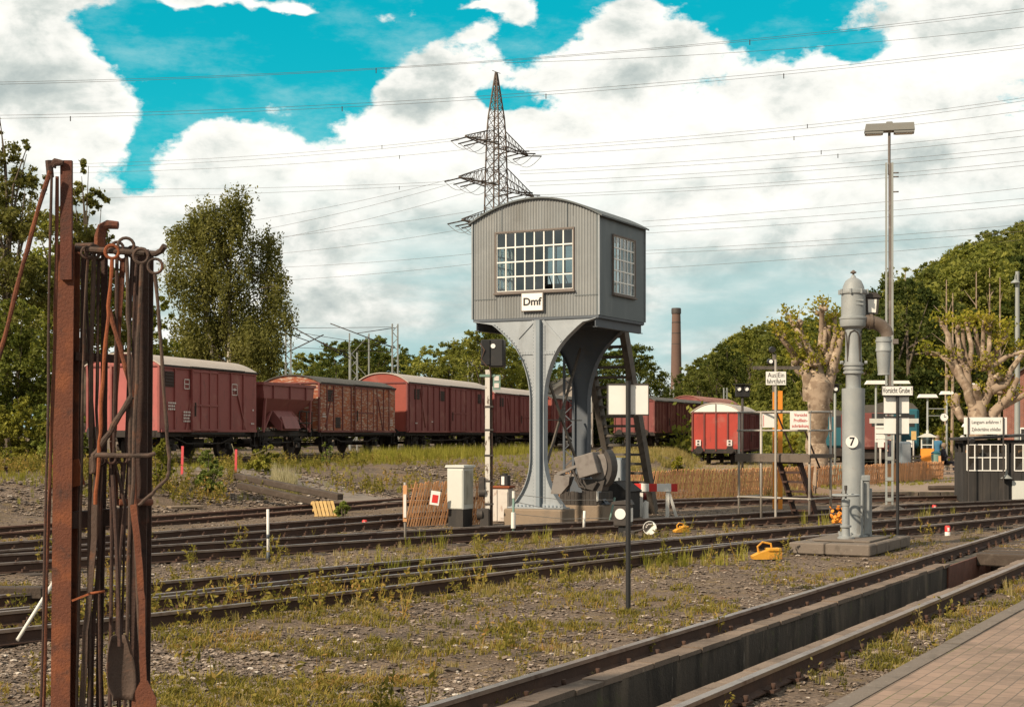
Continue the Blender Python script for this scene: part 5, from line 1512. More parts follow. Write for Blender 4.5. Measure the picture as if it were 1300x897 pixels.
for i in range(6):
    f = (i + .8) / 6.6; mb = MB(); mb.box((1.335 + .05 * f, .0 + .75 * f, 1.5 - 1.48 * f), (.57, .22, .045)); mb.build('tread', M['rust_dark'], st)
mb = MB()
for x in (1.05, 1.62): mb.bar((x, .0, 2.5), (x + .1, .8, 1.2), .03, .03)
mb.build('stair_rail', M['rust_dark'], sc)
def board_on(px0, px1, py0, py1, yy_, label, name='notice_board'):
    a = W(px0, py0, yy_); b = W(px1, py1, yy_)
    t = thing(name, label, 'sign', ((a.x + b.x) / 2, yy_, b.z), 0)
    w, h = b.x - a.x, a.z - b.z
    mb = MB(); mb.box((0, 0, h / 2), (w, .015, h), bev=.003); mb.build('board', M['white_clean'], t)
    for x in (-w * .35, w * .35):
        mb = MB(); mb.box((x, .025, h * .5), (.03, .04, h * .9)); mb.build('clamp', M['galv'], t)
    return t, w, h
t, w, h = board_on(1003, 1029.5, 522, 545, 34.25, 'white notice with three lines of red writing on the platform rail')
for i, tx in enumerate(('Vorsicht', 'Profilein-', 'schränkung')):
    text_mesh(tx, .105, .002, M['redink'], t, 'lettering', (0, -.011, h * (.80 - .30 * i)), (R(90), 0, 0), .84, .001)
t, w, h = board_on(968, 984, 525, 542.5, 35.15, 'blank white notice on the left of the platform rail')
mb = MB(); mb.box((-w * .42, -.010, h * .5), (.012, .004, h * .8)); mb.build('red_stripe', M['redink'], t)
# pole with Aus Ein fahrt board
ay = 34.6; p = Vector(((984.7 - 650) / F * ay, ay, 0))
t = post_thing('direction_sign', 'slim grey pole with white two-column driving direction board', 'sign', p)
mb = MB(); mb.cyl((0, 0, -.05), (0, 0, zat(455, ay)), .030, n=10); mb.build('pole', M['galv'], t)
z1, z0 = zat(470.5, ay), zat(487.5, ay)
mb = MB(); mb.box((0, -.045, (z0 + z1) / 2), (.465, .012, z1 - z0), bev=.003); bd = mb.build('board', M['white_clean'], t)
text_mesh('Aus|Ein', .155, .002, M['ink'], bd, 'lettering', (0, -.055, (z0 + z1) / 2 + .072), (R(90), 0, 0), .82, -.001)
text_mesh('fahrt|fahrt', .150, .002, M['ink'], bd, 'lettering', (0, -.055, (z0 + z1) / 2 - .072), (R(90), 0, 0), .70, -.001)
# wooden cross arm with small lamps, further away
cy = 44.0; p = Vector(((983 - 650) / F * cy, cy, 0))
t = post_thing('lamp_post', 'weathered post with a timber crossarm and small round lamps', 'lamp post', p)
mb = MB(); mb.cyl((0, 0, -.05), (0, 0, zat(448, cy)), .06, n=8); mb.build('pole', M['stair'], t)
mb = MB(); mb.box((.05, -.07, zat(466, cy)), (1.38, .08, .10)); mb.build('crossarm', M['stair'], t)
for dx, py in ((-.12, 458), (-.06, 443)):
    mb = MB(); mb.cyl((dx, .05, zat(py, cy)), (dx, -.12, zat(py, cy)), .10, .085, 14); l = mb.build('lamp', M['black'], t)
    if py > 450:
        mb = MB(); mb.cyl((dx, -.12, zat(py, cy)), (dx, -.135, zat(py, cy)), .055, n=12); mb.build('lens', M['lamp_white'], l)
# orange post
oy = 40.0; p = Vector(((990.5 - 650) / F * oy, oy, 0))
t = post_thing('loading_gauge_post', 'bright orange upright twin post behind the inspection platform', 'post', p)
mb = MB(); mb.box((0, 0, zat(495, oy) / 2), (.11, .08, zat(495, oy))); mb.build('main_bar', M['orange'], t)
mb = MB(); mb.box((-.17, 0, zat(496, oy) / 2), (.06, .06, zat(496, oy) - .02)); mb.build('slim_bar', M['orange'], t)
mb = MB(); mb.box((-.06, -.05, zat(520, oy)), (.34, .04, .05)); mb.build('joint', M['iron_black'], t)

# ---- light signals seen from behind
def signal(px, pyt, pyb, y, pbase, label, w=.6, two=True, polem='iron_black'):
    g = gzf((px - 650) / F * y, y); p = Vector(((px - 650) / F * y, y, g))
    t = post_thing('light_signal', label, 'signal', p, rz=0)
    h0, h1 = zat(pyb, y, g), zat(pyt, y, g)
    mb = MB(); mb.cyl((0, 0, 0), (0, 0, h0 + .1), .05, n=8); mb.build('pole', M[polem], t)
    mb = MB(); mb.box((0, 0, (h0 + h1) / 2), (w, .22, h1 - h0), bev=.03); mb.box((0, -.05, h1 + .03), (w + .15, .45, .03)); b = mb.build('lamp_box', M['black'], t)
    for s in ((-1, 1) if two else (1,)):
        mb = MB(); x = s * w * .27 if two else 0; mb.cyl((x, -.11, h1 - .16), (x, -.17, h1 - .16), .075, n=14); l = mb.build('lens', M['lamp_white'], b)
        mb = MB(); mb.tube([(x + .11 * math.cos(R(a)), -.2, h1 - .16 + .11 * math.sin(R(a))) for a in range(0, 181, 20)], .015, 5); mb.build('hood', M['black'], b)
    return t
signal(942.5, 488, 503.5, 60, 0, 'twin-eyed black light signal above the bright red van', w=.56)
signal(1060, 488, 497, 60, 0, 'single-eyed signal on a pale green mast left of the water crane', w=.3, two=False, polem='mast')
# tall signal mast left of the cabin
sy = 32.3; p = Vector(((619 - 650) / F * sy, sy, 0))
t = post_thing('light_signal', 'peeling white signal mast with a dark lamp housing beside the cabin', 'signal', p, rz=R(-5))
mb = MB(); mb.box((0, 0, zat(468, sy) / 2), (.10, .08, zat(468, sy))); mb.build('mast', mat('peeling_white_mast', (.62, .59, .54), .7, 0, [((.13, .09, .07), 9, .53, .6, .9, .5), ((.4, .1, .05), 5, .66, .75, .5)], .1, 30), t)
mb = MB(); mb.tube([(.085, .03, 0), (.085, .03, 1.8), (.07, .03, 3.3)], .028, 8); mb.build('cable_pipe', M['rust_grey'], t)
mb = MB()
for z in (.5, 1.0, 1.55, 2.1, 2.6): mb.box((.03, 0, z), (.19, .11, .035))
mb.build('clamp', M['iron_black'], t)
hz = (zat(428, sy) + zat(465, sy)) / 2
mb = MB(); mb.box((-.04, -.02, hz), (.20, .22, .56), (0, 0, R(8)), bev=.02); mb.box((.20, .05, hz - .01), (.34, .30, .60), (0, 0, R(-6)), bev=.03); hb = mb.build('lamp_housing', M['black'], t)
mb = MB(); mb.tube([(-.15, -.12, hz + .2), (-.05, -.15, hz + .05), (-.12, -.13, hz - .15), (0, -.14, hz - .3)], .015, 6); mb.tube([(.05, -.1, hz - .3), (.08, -.08, hz - .45), (.06, 0, hz - .6)], .02, 6); mb.build('cable', M['rust_grey'], hb)
mb = MB(); mb.cyl((.13, -.10, hz + .14), (.13, -.115, hz + .14), .05, n=14); mb.build('lens', M['lamp_white'], hb)
mb = MB(); mb.box((.20, -.02, zat(484, sy)), (.16, .03, .32)); mb.box((0, -.03, zat(475.5, sy)), (.34, .05, .05)); mb.build('number_plate', M['green_post'], t)
mb = MB(); mb.box((.20, -.04, zat(479, sy)), (.10, .012, .10)); mb.box((.20, -.04, zat(488, sy)), (.10, .012, .10)); mb.build('plate_digit', M['mark'], t)
mb = MB(); mb.box((-.05, 0, .2), (.22, .25, .42), bev=.03); mb.cyl((-.22, -.05, .28), (-.10, -.05, .28), .12, n=14); mb.build('drive_box', M['iron_black'], t)
mb = MB(); mb.cyl((-.18, 0, .75), (-.05, 0, .75), .10, n=12); mb.box((-.12, 0, .90), (.14, .16, .36), bev=.02); mb.build('switch_box', M['iron_black'], t)

# ---- dwarf signal, lever, stakes
p = G(791, 681)
t = post_thing('dwarf_signal', 'small black shunting signal with a white disc beside the black pole', 'dwarf signal', p, rz=R(-14))
mb = MB(); mb.box((0, 0, .1), (.16, .16, .24)); mb.build('foot', M['black'], t)
mb = MB(); mb.box((0, 0, .44), (.33, .28, .42), bev=.02); mb.prism([(-.2, .65), (.2, .65), (.14, .74), (-.2, .70)], -.16, .16); b = mb.build('lamp_box', M['iron_black'], t)
mb = MB(); mb.cyl((-.03, -.14, .47), (-.03, -.155, .47), .105, n=24); mb.build('white_disc', M['white_clean'], b)
mb = MB(); mb.box((.172, 0, .45), (.012, .2, .26)); mb.build('side_glass', M['white_clean'], b)
p = G(800, 682)
t = thing('point_lever', 'ground lever whose round weight is half white and half black', 'point lever', tuple(p), 0)
mb = MB(); mb.tube([(0, 0, .10), (.18, -.02, .14), (.36, -.03, .20)], .02, 8); mb.build('lever', M['iron_black'], t)
mb = MB(); mb.box((-.02, .02, .06), (.22, .2, .14), bev=.02); mb.build('housing', M['iron_black'], t)
mb = MB(); mb.cyl((.38, .0, .19), (.37, -.06, .19), .130, n=30); w = mb.build('weight', M['white_clean'], t)
mb = MB(); P = [(.375 + .124 * math.cos(R(a)), .19 + .124 * math.sin(R(a))) for a in range(38, 219, 10)]; mb.prism(P, -.070, -.062); mb.build('black_half', M['iron_black'], w)
mb = MB()
for a in (75, 105, 135, 165): mb.box((.375 + .075 * math.cos(R(a)), -.073, .19 + .075 * math.sin(R(a))), (.022, .004, .03), (0, R(a), 0))
mb.build('tick_marks', M['mark'], w)
def stake(px0, py0, px1, py1, m, label, r=.022, z=0.0, name='marker_stake', group=None):
    b = G(px1, py1, z); y = b.y; a = W(px0, py0, y)
    t = thing(name, label, 'marker stake', tuple(b), 0, group)
    d = a - b
    mb = MB(); mb.tube([(0, 0, -.04), tuple(d)], r, 8); mb.build('shaft', M[m], t)
    return t, d
stake(780.5, 631, 772, 668, 'green_post', 'pale green stake leaning right, beside the black sloped box')
stake(777.5, 622, 777, 652, 'orange', 'short orange stake behind the leaning green one', .03)
t, d = stake(340, 646, 340.5, 712, 'white', 'white stake with a dark band, alone on the grass at left', .022)
mb = MB(); mb.cyl(tuple(d * .44), tuple(d * .52), .026, n=8); mb.cyl(tuple(d * .0), tuple(d * .18), .026, n=8); mb.build('band', M['steel_dark_or_shade'], t)
t, d = stake(514, 612, 514.5, 690, 'galv', 'grey stake with orange board at the left end of the lattice fence', .022)
mb = MB(); mb.box(tuple(d * .66 + Vector((0, -.03, 0))), (.07, .02, .66)); mb.build('orange_board', M['lattice_wood'], t); mb = MB(); mb.box(tuple(d * .62 + Vector((0, -.05, 0))), (.05, .02, .42)); mb.build('white_board', M['white'], t)
t, d = stake(652, 623, 651.5, 679, 'green_post', 'white capped stake with green middle in front of the cabin foot', .022)
mb = MB(); mb.cyl(tuple(d * .84), tuple(d * 1.0), .03, n=8); mb.cyl(tuple(d * .16), tuple(d * .52), .045, n=10); mb.build('white_sleeve', M['white'], t)
stake(742, 648, 741, 671, 'white', 'short white stake in front of the plank bin', .028)
# wires between the stakes
w1 = thing('fence_wire', 'thin wire strung from the white capped stake to the leaning green one', 'wire', tuple(G(652, 679)), 0)
b0 = G(652, 679)
for (pa, pb) in (((652, 627), (779, 634)), ((652, 652), (776, 657)), ((652, 636), (731, 646))):
    A = W(pa[0], pa[1], b0.y) - b0; B = W(pb[0], pb[1], G(772, 668).y) - b0; Mx = (A + B) / 2 + Vector((0, 0, -.06))
    mb = MB(); mb.tube([A, Mx, B], .006, 5); mb.build('strand', M['galv'], w1)

# ---- red and white barrier
p = G(830, 655)
t = thing('barrier', 'red and white striped barrier plank on white trestle legs', 'barrier', tuple(p), R(-8))
s_ = F / p.y
mb = MB(); zb = zat(618.5, p.y); L0 = (805 - 830) / s_; L1 = (860 - 830) / s_
n = 6; cols = [1, 0, 1, 0, 1, 0]
edges = [805, 814, 824, 834, 843, 852, 860]
ids = [1, 0, 1, 0, 1, 0]
for i in range(6):
    x0, x1 = (edges[i] - 830) / s_, (edges[i + 1] - 830) / s_; mb.box(((x0 + x1) / 2, 0, zb), (x1 - x0, .03, .19), mi=[1, 0, 1, 0, 0, 1][i] if i != 4 else 0)
mb.build('striped_plank', [M['white_clean'], M['redpaint']], t)
for x0 in ((813.5 - 830) / s_, (847 - 830) / s_):
    mb = MB(); mb.bar((x0, .04, -.02), (x0 + .01, .04, zb + .1), .09, .03, up=(0, 1, 0)); mb.build('leg', M['white'], t)
x0 = (847 - 830) / s_
mb = MB(); mb.bar((x0 + .22, .12, -.02), (x0 + .03, .05, zb - .08), .07, .03, up=(0, 1, 0)); mb.build('leg', M['white'], t)
t = thing('white_bollard', 'stubby white concrete stump under the barrier', 'stump', tuple(G(819, 656)), 0)
mb = MB(); mb.tube([(0, 0, -.02), (0, 0, .2), (.02, 0, .33), (.05, 0, .38)], [.085, .08, .07, .05], 10); mb.build('stump', M['white'], t)
t = thing('maroon_drum', 'dark red round drum behind the barrier', 'drum', tuple(G(812, 650)), 0)
mb = MB(); mb.cyl((-.1, 0, .3), (.25, .1, .3), .27, n=22); mb.build('drum', M['red6'], t); mb = MB(); mb.box((.1, 0, .06), (.5, .3, .12)); mb.build('cradle', M['iron_black'], t)

# ---- grey cabinet, white relay box with lantern
p = G(571, 668); 
t = thing('grey_cabinet', 'pale grey steel cabinet on a dark plinth before the lattice fence', 'cabinet', tuple(p + Vector((.22, .2, 0))), R(-27))
mb = MB(); mb.box((0, 0, .82), (.40, .46, .90), bev=.012); mb.prism([(-.24, 1.27), (.24, 1.27), (.22, 1.32), (-.22, 1.32)], -.26, .26); mb.build('body', M['cabinet'], t)
mb = MB(); mb.box((0, 0, .18), (.36, .42, .38)); mb.build('plinth', M['black_matt'], t)
mb = MB(); mb.box((0, -.236, .80), (.35, .012, .82), bev=.003); mb.build('door', M['cabinet'], t)
mb = MB(); mb.box((.206, 0, .84), (.012, .36, .72), bev=.003); mb.build('side_door', mat('stained_cabinet_door', (.45, .44, .38), .65, 0, [((.16, .14, .10), 2.2, .45, .62, .8, .4)]), t)
p = G(637, 662)
t = thing('relay_box', 'peeling white metal box with rusty lid beside the signal mast', 'relay box', tuple(p + Vector((0, .2, 0))), R(-20))
wm = mat('peeling_white_box', (.60, .55, .50), .75, 0, [((.30, .15, .09), 6, .58, .68, .8, .5), ((.42, .34, .28), 2.5, .45, .7, .6)], .1, 30)
mb = MB(); mb.box((0.02, 0, .38), (.40, .34, .76), bev=.015); mb.build('body', wm, t)
mb = MB(); mb.box((0.02, 0, .785), (.48, .42, .05), bev=.01); mb.build('lid', M['rust_orange'], t)
mb = MB(); mb.box((-.06, -.178, .38), (.02, .02, .7)); mb.box((.12, -.178, .38), (.16, .012, .6)); mb.build('door', wm, t)
t = thing('signal_lantern', 'small black and white lantern standing on the rusty lidded box', 'lantern', tuple(p + Vector((.08, .2, .81))), R(-20))
mb = MB(); mb.box((0, 0, .12), (.19, .19, .24), bev=.01); mb.cyl((0, 0, .24), (0, 0, .28), .06, n=10); b = mb.build('housing', M['black'], t)
mb = MB(); mb.box((-.025, -.098, .12), (.07, .006, .19)); mb.build('white_pane', M['white_clean'], b)

# ---- lattice fences
def lattice(label, pts, h, lean=.28, pitch=.068, posts=True, zf=None, group='orange wooden lattice fences', tagn='lattice_fence'):
    base = Vector((pts[0][0], pts[0][1], 0))
    t = thing(tagn, label, 'fence', tuple(base), 0, group)
    zf = zf or (lambda x, y: gzf(x, y) + .03)
    mb = MB(); rails = MB()
    total_ = 0; prevp = None
    for (a, b) in zip(pts[:-1], pts[1:]):
        a = Vector((*a, 0)); b = Vector((*b, 0)); L_ = (b - a).length; d = (b - a) / L_; n_ = int(L_ / pitch); nn = Vector((d.y, -d.x, 0))
        for i in range(n_):
            q = a + d * (i * pitch + rnd.uniform(-.006, .006)); z = zf(q.x, q.y)
            q0 = q - base; hh = h + rnd.uniform(-.03, .03); ln = lean + rnd.uniform(-.03, .03)
            mb.bar(q0 + Vector((0, 0, z)) + nn * .012, q0 + d * ln + Vector((0, 0, z + hh)) + nn * .012, .034, .012, up=nn)
            q2 = q0 + d * (ln * .5)
            if i % 2 == 0: mb.bar(q2 + d * .10 + Vector((0, 0, z)) - nn * .012, q2 - d * .10 + Vector((0, 0, z + hh * .98)) - nn * .012, .024, .010, up=nn)
        for fz in (.22, .55, .86):
            rails.bar(a - base + Vector((0, 0, zf(a.x, a.y) + h * fz)), b - base + Vector((0, 0, zf(b.x, b.y) + h * fz)), .018, .018)
    mb.build('slats', M['lattice_wood'], t, fix=False); rails.build('rail', M['lattice_wood'], t)
    for (a, b) in zip(pts[:-1], pts[1:]):
        a = Vector((*a, 0)); b = Vector((*b, 0)); L_ = (b - a).length; k = max(1, int(L_ / 2.4))
        for i in range(k):
            q = a.lerp(b, i / k); z = zf(q.x, q.y); mb = MB(); qq = q - base; mb.cyl(qq + Vector((0, .03, z - .05)), qq + Vector((0, .03, z + h * .98)), .03, n=7); mb.build('post', M['beam'], t)
    return t
a = G(513, 669.5); b = G(567, 668)
lattice('short leaning lattice fence left of the grey cabinet', [(a.x, a.y + .1), (b.x, b.y + .35)], .94)
a = G(596, 668); b = G(612, 667)
lattice('lattice fence bit between grey cabinet and signal mast', [(a.x, a.y + .4), (b.x, b.y + .4)], .94)
PLZ = .2
def zfen(x, y): return PLZ + .01 if (x > 10.2 and y > 46.3) else gzf(x, y) + .02
fpts = [(1.3, 42.4), (4.2, 44.2), (6.9, 46.6), (10.1, 50.3)]
lattice('long picket lattice fence behind the cabin stairs and the inspection platform', fpts, .90, zf=zfen, lean=.22)
lattice('right end of the lattice fence, behind the water crane on the paved strip', [(10.2, 50.0), (13.0, 53.3), (17.1, 59.3)], .70, zf=lambda x, y: PLZ + .01, lean=.14)
lattice('last short lattice panel beside the far timber steps', [(18.2, 60.4), (19.3, 61.0)], .70, zf=lambda x, y: PLZ + .01, lean=.12)
nb_ = thing('notice_plate', 'small white plate with a red square fixed to the short lattice fence', 'notice plate', tuple(G(552, 669) + Vector((0, .1, .62))), 0)
mb = MB(); mb.box((0, 0, 0), (.20, .012, .30), (0, R(8), 0), bev=.003); pl_ = mb.build('plate', M['white_clean'], nb_)
mb = MB(); mb.box((0, -.009, -.015), (.125, .006, .17), (0, R(8), 0)); mb.build('red_square', M['redpaint'], pl_)

# ---- paved strips beyond the tracks
mb = MB(); pts = [(10.2, 46.2), (17.5, 46.2), (40, 52), (60, 110), (8, 110), (10.2, 60)]
vs = [(x, y, -.3) for x, y in pts] + [(x, y, PLZ) for x, y in pts]; n = len(pts)
mb.add(vs, [tuple(range(n, 2 * n))] + [(i, (i + 1) % n, (i + 1) % n + n, i + n) for i in range(n)])
M['pathstone'] = mat('dusty_path', (.27, .20, .155), .9, 0, [((.19, .14, .10), 1.2, .45, .7, .6), ((.20, .19, .07), 2.6, .55, .66, .8)], .3, 30)
mb.build('far_platform', M['pathstone']); tag(C.objects['far_platform'], kind='structure')
mb = MB()
x = 10.15
while x < 17.4:
    L_ = rnd.uniform(.5, .9); mb.box((x + L_ / 2, 46.14, .08), (L_ - .02, .16, .26), (0, 0, rnd.uniform(-.01, .01)), bev=.02); x += L_
mb.build('platform_kerb', M['pitwall']); tag(C.objects['platform_kerb'], kind='structure')
n = 40; cl = [(2.5 + 8.0 * i / n, 41.6 + 4.0 * i / n + .3 * math.sin(i * .3)) for i in range(n + 1)]
vs = []; fs = []
for i, (x, y) in enumerate(cl):
    wd = 1.0 + .6 * i / n
    for j in range(7):
        a_ = -1 + 2 * j / 6; xx, yy = x - a_ * wd * .45, y + a_ * wd
        vs.append((xx, yy, gzf(xx, yy) + (.022 if abs(a_) < 1 else -.03)))
for i in range(n):
    for j in range(6): fs.append((i * 7 + j, (i + 1) * 7 + j, (i + 1) * 7 + j + 1, i * 7 + j + 1))
mb = MB(); mb.add(vs, fs, 0, True); mb.build('path', M['pathstone'], fix=False); tag(C.objects['path'], kind='structure')
n = 60; vs = []; fs = []
for i in range(n + 1):
    x = -24 + 21 * i / n; y = 57.5 - .0 + (x + 24) * -.62 + .4 * math.sin(i * .2)
    for j in range(7):
        a_ = -1 + 2 * j / 6; xx, yy = x + a_ * .9, y + a_ * 1.2; vs.append((xx, yy, gzf(xx, yy) + (.025 if abs(a_) < 1 else -.03)))
for i in range(n):
    for j in range(6): fs.append((i * 7 + j, (i + 1) * 7 + j, (i + 1) * 7 + j + 1, i * 7 + j + 1))
mb = MB(); mb.add(vs, fs, 0, True)
mb.build('embankment_path', mat('grey_gravel_path', (.21, .175, .145), .9, 0, [((.14, .11, .09), 1.5, .45, .7, .6)], .3, 30), fix=False); tag(C.objects['embankment_path'], kind='structure')

# ---- timber baulks, pallet, pickets
def baulk(label, pa, za, pb, zb, w=.20, h=.17, group='old timber baulks on the embankment'):
    a = G(*pa, za); b = G(*pb, zb); c = (a + b) / 2; d = b - a
    t = tag((lambda mb: (mb.box((0, 0, 0), (d.length, w, h), bev=.02), mb.build('timber_baulk', M['beam']))[1])(MB()), label, 'timber baulk', group)
    t.location = (c.x, c.y, c.z + h * .3); t.rotation_euler = (0, -math.atan2(d.z, d.to_2d().length), math.atan2(d.y, d.x))
baulk('front one of the two long timber baulks on the embankment foot', (303, 618), .52, (404, 640), .10)
baulk('rear one of the two long timber baulks on the embankment', (300, 606), .70, (432, 633), .28)
t = thing('pallet', 'small pale yellow wooden pallet lying tilted by the siding', 'pallet', tuple(G(413, 654)), R(24)); t.scale = (.8, .8, .8)
rt = Matrix.Rotation(R(38), 4, 'X')
mb = MB()
for i in range(6): mb.box((-.30 + i * .12, .22, .06), (.085, .60, .02))
pd = mb.build('top_boards', M['pallet'], t, rot=(R(48), 0, R(0)))
mb = MB()
for y in (-.04, .22, .48): mb.box((0, y, .0), (.70, .08, .08))
mb.build('bearers', M['pallet'], t, rot=(R(48), 0, 0))
def gnd(px, py):
    """where the ground is seen at a pixel"""
    y = 12.0
    for _ in range(4000):
        x = (px - 650) / F * y; z = EYE - (py - HOR) / F * y
        if z <= gzf(x, y): break
        y += .02
    return Vector((x, y, gzf(x, y)))
def picket(px, py, h, label):
    p = gnd(px, py); t = thing('marker_picket', label, 'picket', tuple(p), 0, 'pink-red marker pickets')
    mb = MB(); mb.bar((0, 0, -.05), (.02, 0, h), .07, .04, up=(0, 1, 0)); mb.build('shaft', M['pinkred'], t); return t, p
t1, p1 = picket(231, 602, .85, 'pink-red marker picket at left below the nearest van')
t2, p2 = picket(299, 603, .80, 'pink-red marker picket below the right end of the nearest van')
t = thing('rope', 'pale sagging rope hanging from the right picket', 'rope', tuple(p2), 0)
mb = MB(); mb.tube([(0, 0, .75), (.25, .3, .60), (.55, .5, .66), (.8, .8, .78)], .014, 6); mb.tube([(.0, 0, .6), (-.06, 0, .8), (-.12, 0, .98)], .012, 6); mb.build('strand', M['straw'], t)
t = thing('yellow_post', 'short yellow topped post standing on the embankment at left', 'post', tuple(gnd(197, 590)), 0)
mb = MB(); mb.lathe([(.04, 0), (.04, .5), (.07, .52), (.07, .6), (.04, .62), (.04, .68), (.07, .70), (.06, .8), (.02, .84)], 10); mb.build('shaft', M['yellow'], t)

# ---- yellow rail scotches
def scotch(px, py, s, rz, label):
    t = thing('rail_scotch', label, 'rail scotch', tuple(G(px, py)), rz, 'yellow cast rail scotches beside the rails')
    mb = MB(); mb.prism([(-.24 * s, 0), (.22 * s, 0), (.22 * s, .13 * s), (.02 * s, .15 * s), (-.15 * s, .10 * s), (-.26 * s, .05 * s)], -.08 * s, .08 * s); mb.box((.10 * s, 0, .15 * s), (.22 * s, .2 * s, .05 * s), bev=.01 * s); mb.build('block', M['yellow'], t)
    mb = MB(); mb.tube([(-.14 * s, 0, .08 * s), (-.16 * s, 0, .20 * s), (-.08 * s, 0, .27 * s), (.06 * s, 0, .24 * s), (.08 * s, 0, .14 * s)], .018 * s, 8); mb.build('handle', M['yellow'], t)
scotch(974, 709, 1.0, R(10), 'largest yellow scotch, beside the concrete plinth')
scotch(865, 675, .7, R(30), 'small yellow scotch between the rails right of the round weight')
scotch(1061, 663, .8, R(70), 'yellow scotch at the left of the water crane column')
t = thing('chain_heap', 'orange heap of chain hanging by the platform post', 'chain heap', tuple(G(1061, 664) + Vector((.05, .1, 0))), 0)
mb = MB()
for i in range(26):
    a = rnd.uniform(0, 6.28); c = (rnd.uniform(-.13, .13), rnd.uniform(-.1, .1), rnd.uniform(.0, .40)); mb.lathe([(.03, -.012), (.045, 0), (.03, .012)], 8, c, axis=(rnd.uniform(-1, 1), rnd.uniform(-1, 1), .4))
mb.build('chain', M['orange'], t)
# ---- red and white rail markers
for px, py, lb in ((1186, 650, 'on the ballast beyond the middle rails'), (1203, 679, 'between the middle rails and the pit track'), (463, 671, 'beside the cabin track at left')):
    t = thing('clearance_marker', 'small red and white marker peg ' + lb, 'marker peg', tuple(G(px, py)), 0, 'red and white clearance marker pegs')
    mb = MB(); mb.lathe([(.055, -.02), (.055, .06), (.05, .07)], 12); mb.build('white_base', M['white'], t)
    mb = MB(); mb.lathe([(.055, .07), (.055, .17), (.04, .19)], 12); c_ = mb.build('red_body', M['redpaint'], t)
    mb = MB(); mb.box((0, -.055, .12), (.035, .01, .07)); mb.build('white_mark', M['white_clean'], c_)
# dark end block of the siding buffer, at left edge
t = thing('buffer_beam', 'dark timber beam lying over the lower rails at the left edge', 'beam', tuple(G(15, 768)), R(4))
mb = MB(); mb.box((-.25, .1, .14), (1.2, .25, .14), bev=.015); mb.build('beam', M['beam'], t)
t = thing('plank', 'pale grey plank lying on the ballast left of the siding', 'plank', tuple(gnd(235, 645)), R(35))
mb = MB(); mb.box((0, 0, .04), (.9, .3, .06), bev=.01); mb.build('board', M['concrete'], t)
for q in [o for o in C.objects if o.name.startswith('corner_trim')]: bpy.data.objects.remove(q)
for x in (-HW - .018, HW + .018):
    for y in (-.018, DP + .018):
        mb = MB(); mb.box((x, y, (ZF + ZE) / 2), (.03, .03, ZE - ZF - .01)); mb.build('corner_trim', M['steel_light'], CR)

# ================================================================== station things, far right
def lamp_t(px, pyl, y, w, label, pyb=None, two=False):
    g = PLZ; p = Vector(((px - 650) / F * y, y, g))
    t = post_thing('platform_lamp', label, 'platform lamp', p, 'platform lamps at the station')
    h = zat(pyl, y, g)
    mb = MB(); mb.cyl((0, 0, -.05), (0, 0, h), .06, .045, 8); mb.build('pole', M['mast'], t)
    mb = MB(); mb.prism([(-w / 2, 0), (w / 2, 0), (w / 2 - .1, .16), (-w / 2 + .1, .16)], -.2, .2); mb.build('lamp_head', M['white_clean'], t, loc=(0, 0, h))
    return t, h
lamp_t(1177.5, 504, 72, .92, 'lamp with a flat white head left of the station clock')
t, h = lamp_t(1202, 500, 74, .66, 'lamp post that carries the round station clock')
zc = zat(529, 74, PLZ)
mb = MB(); mb.cyl((-.17, -.14, zc), (-.17, -.04, zc), .21, n=26); ck = mb.build('clock', M['black'], t)
mb = MB(); mb.cyl((-.17, -.155, zc), (-.17, -.14, zc), .19, n=26); mb.build('clock_face', M['white_clean'], ck)
mb = MB(); mb.bar((-.17, -.16, zc), (-.17, -.16, zc + .14), .02, .006, up=(0, 1, 0)); mb.bar((-.17, -.16, zc), (-.08, -.16, zc + .03), .025, .006, up=(0, 1, 0)); mb.build('clock_hand', M['ink'], ck)
mb = MB(); mb.bar((0, 0, zat(518, 74, PLZ)), (-.95, -.2, zat(518, 74, PLZ)), .05, .05); mb.bar((0, 0, zat(527, 74, PLZ)), (-.95, -.2, zat(527, 74, PLZ)), .04, .04); mb.build('bracket', M['mast'], t)
lamp_t(1143, 486.5, 80, 1.0, 'lamp head showing beside the pit warning board')
lamp_t(1112, 487, 66, .95, 'lamp head between the water crane spout and the warning board')
lamp_t(1238, 489, 95, .6, 'small distant lamp head seen through the right plane tree')
t, h = lamp_t(1228, 541, 78, .5, 'lowest distant lamp head behind the pollarded tree')
# tall concrete lamp pole right edge
ly_ = 62; p = Vector(((1291.5 - 650) / F * ly_, ly_, PLZ))
t = post_thing('lamp_pole', 'tall pale concrete pole with a bell lamp near its top', 'lamp pole', p)
mb = MB(); mb.cyl((0, 0, 0), (0, 0, zat(350, ly_)), .13, .08, 10); mb.build('pole', M['mast'], t)
mb = MB(); z = zat(364, ly_); mb.lathe([(.02, .25), (.03, .12), (.08, .08), (.18, .0), (.19, -.03)], 14, (-.12, -.1, z)); mb.tube([(0, 0, z + .3), (-.06, -.05, z + .34), (-.12, -.1, z + .25)], .02, 6); mb.build('bell_lamp', M['mast'], t)
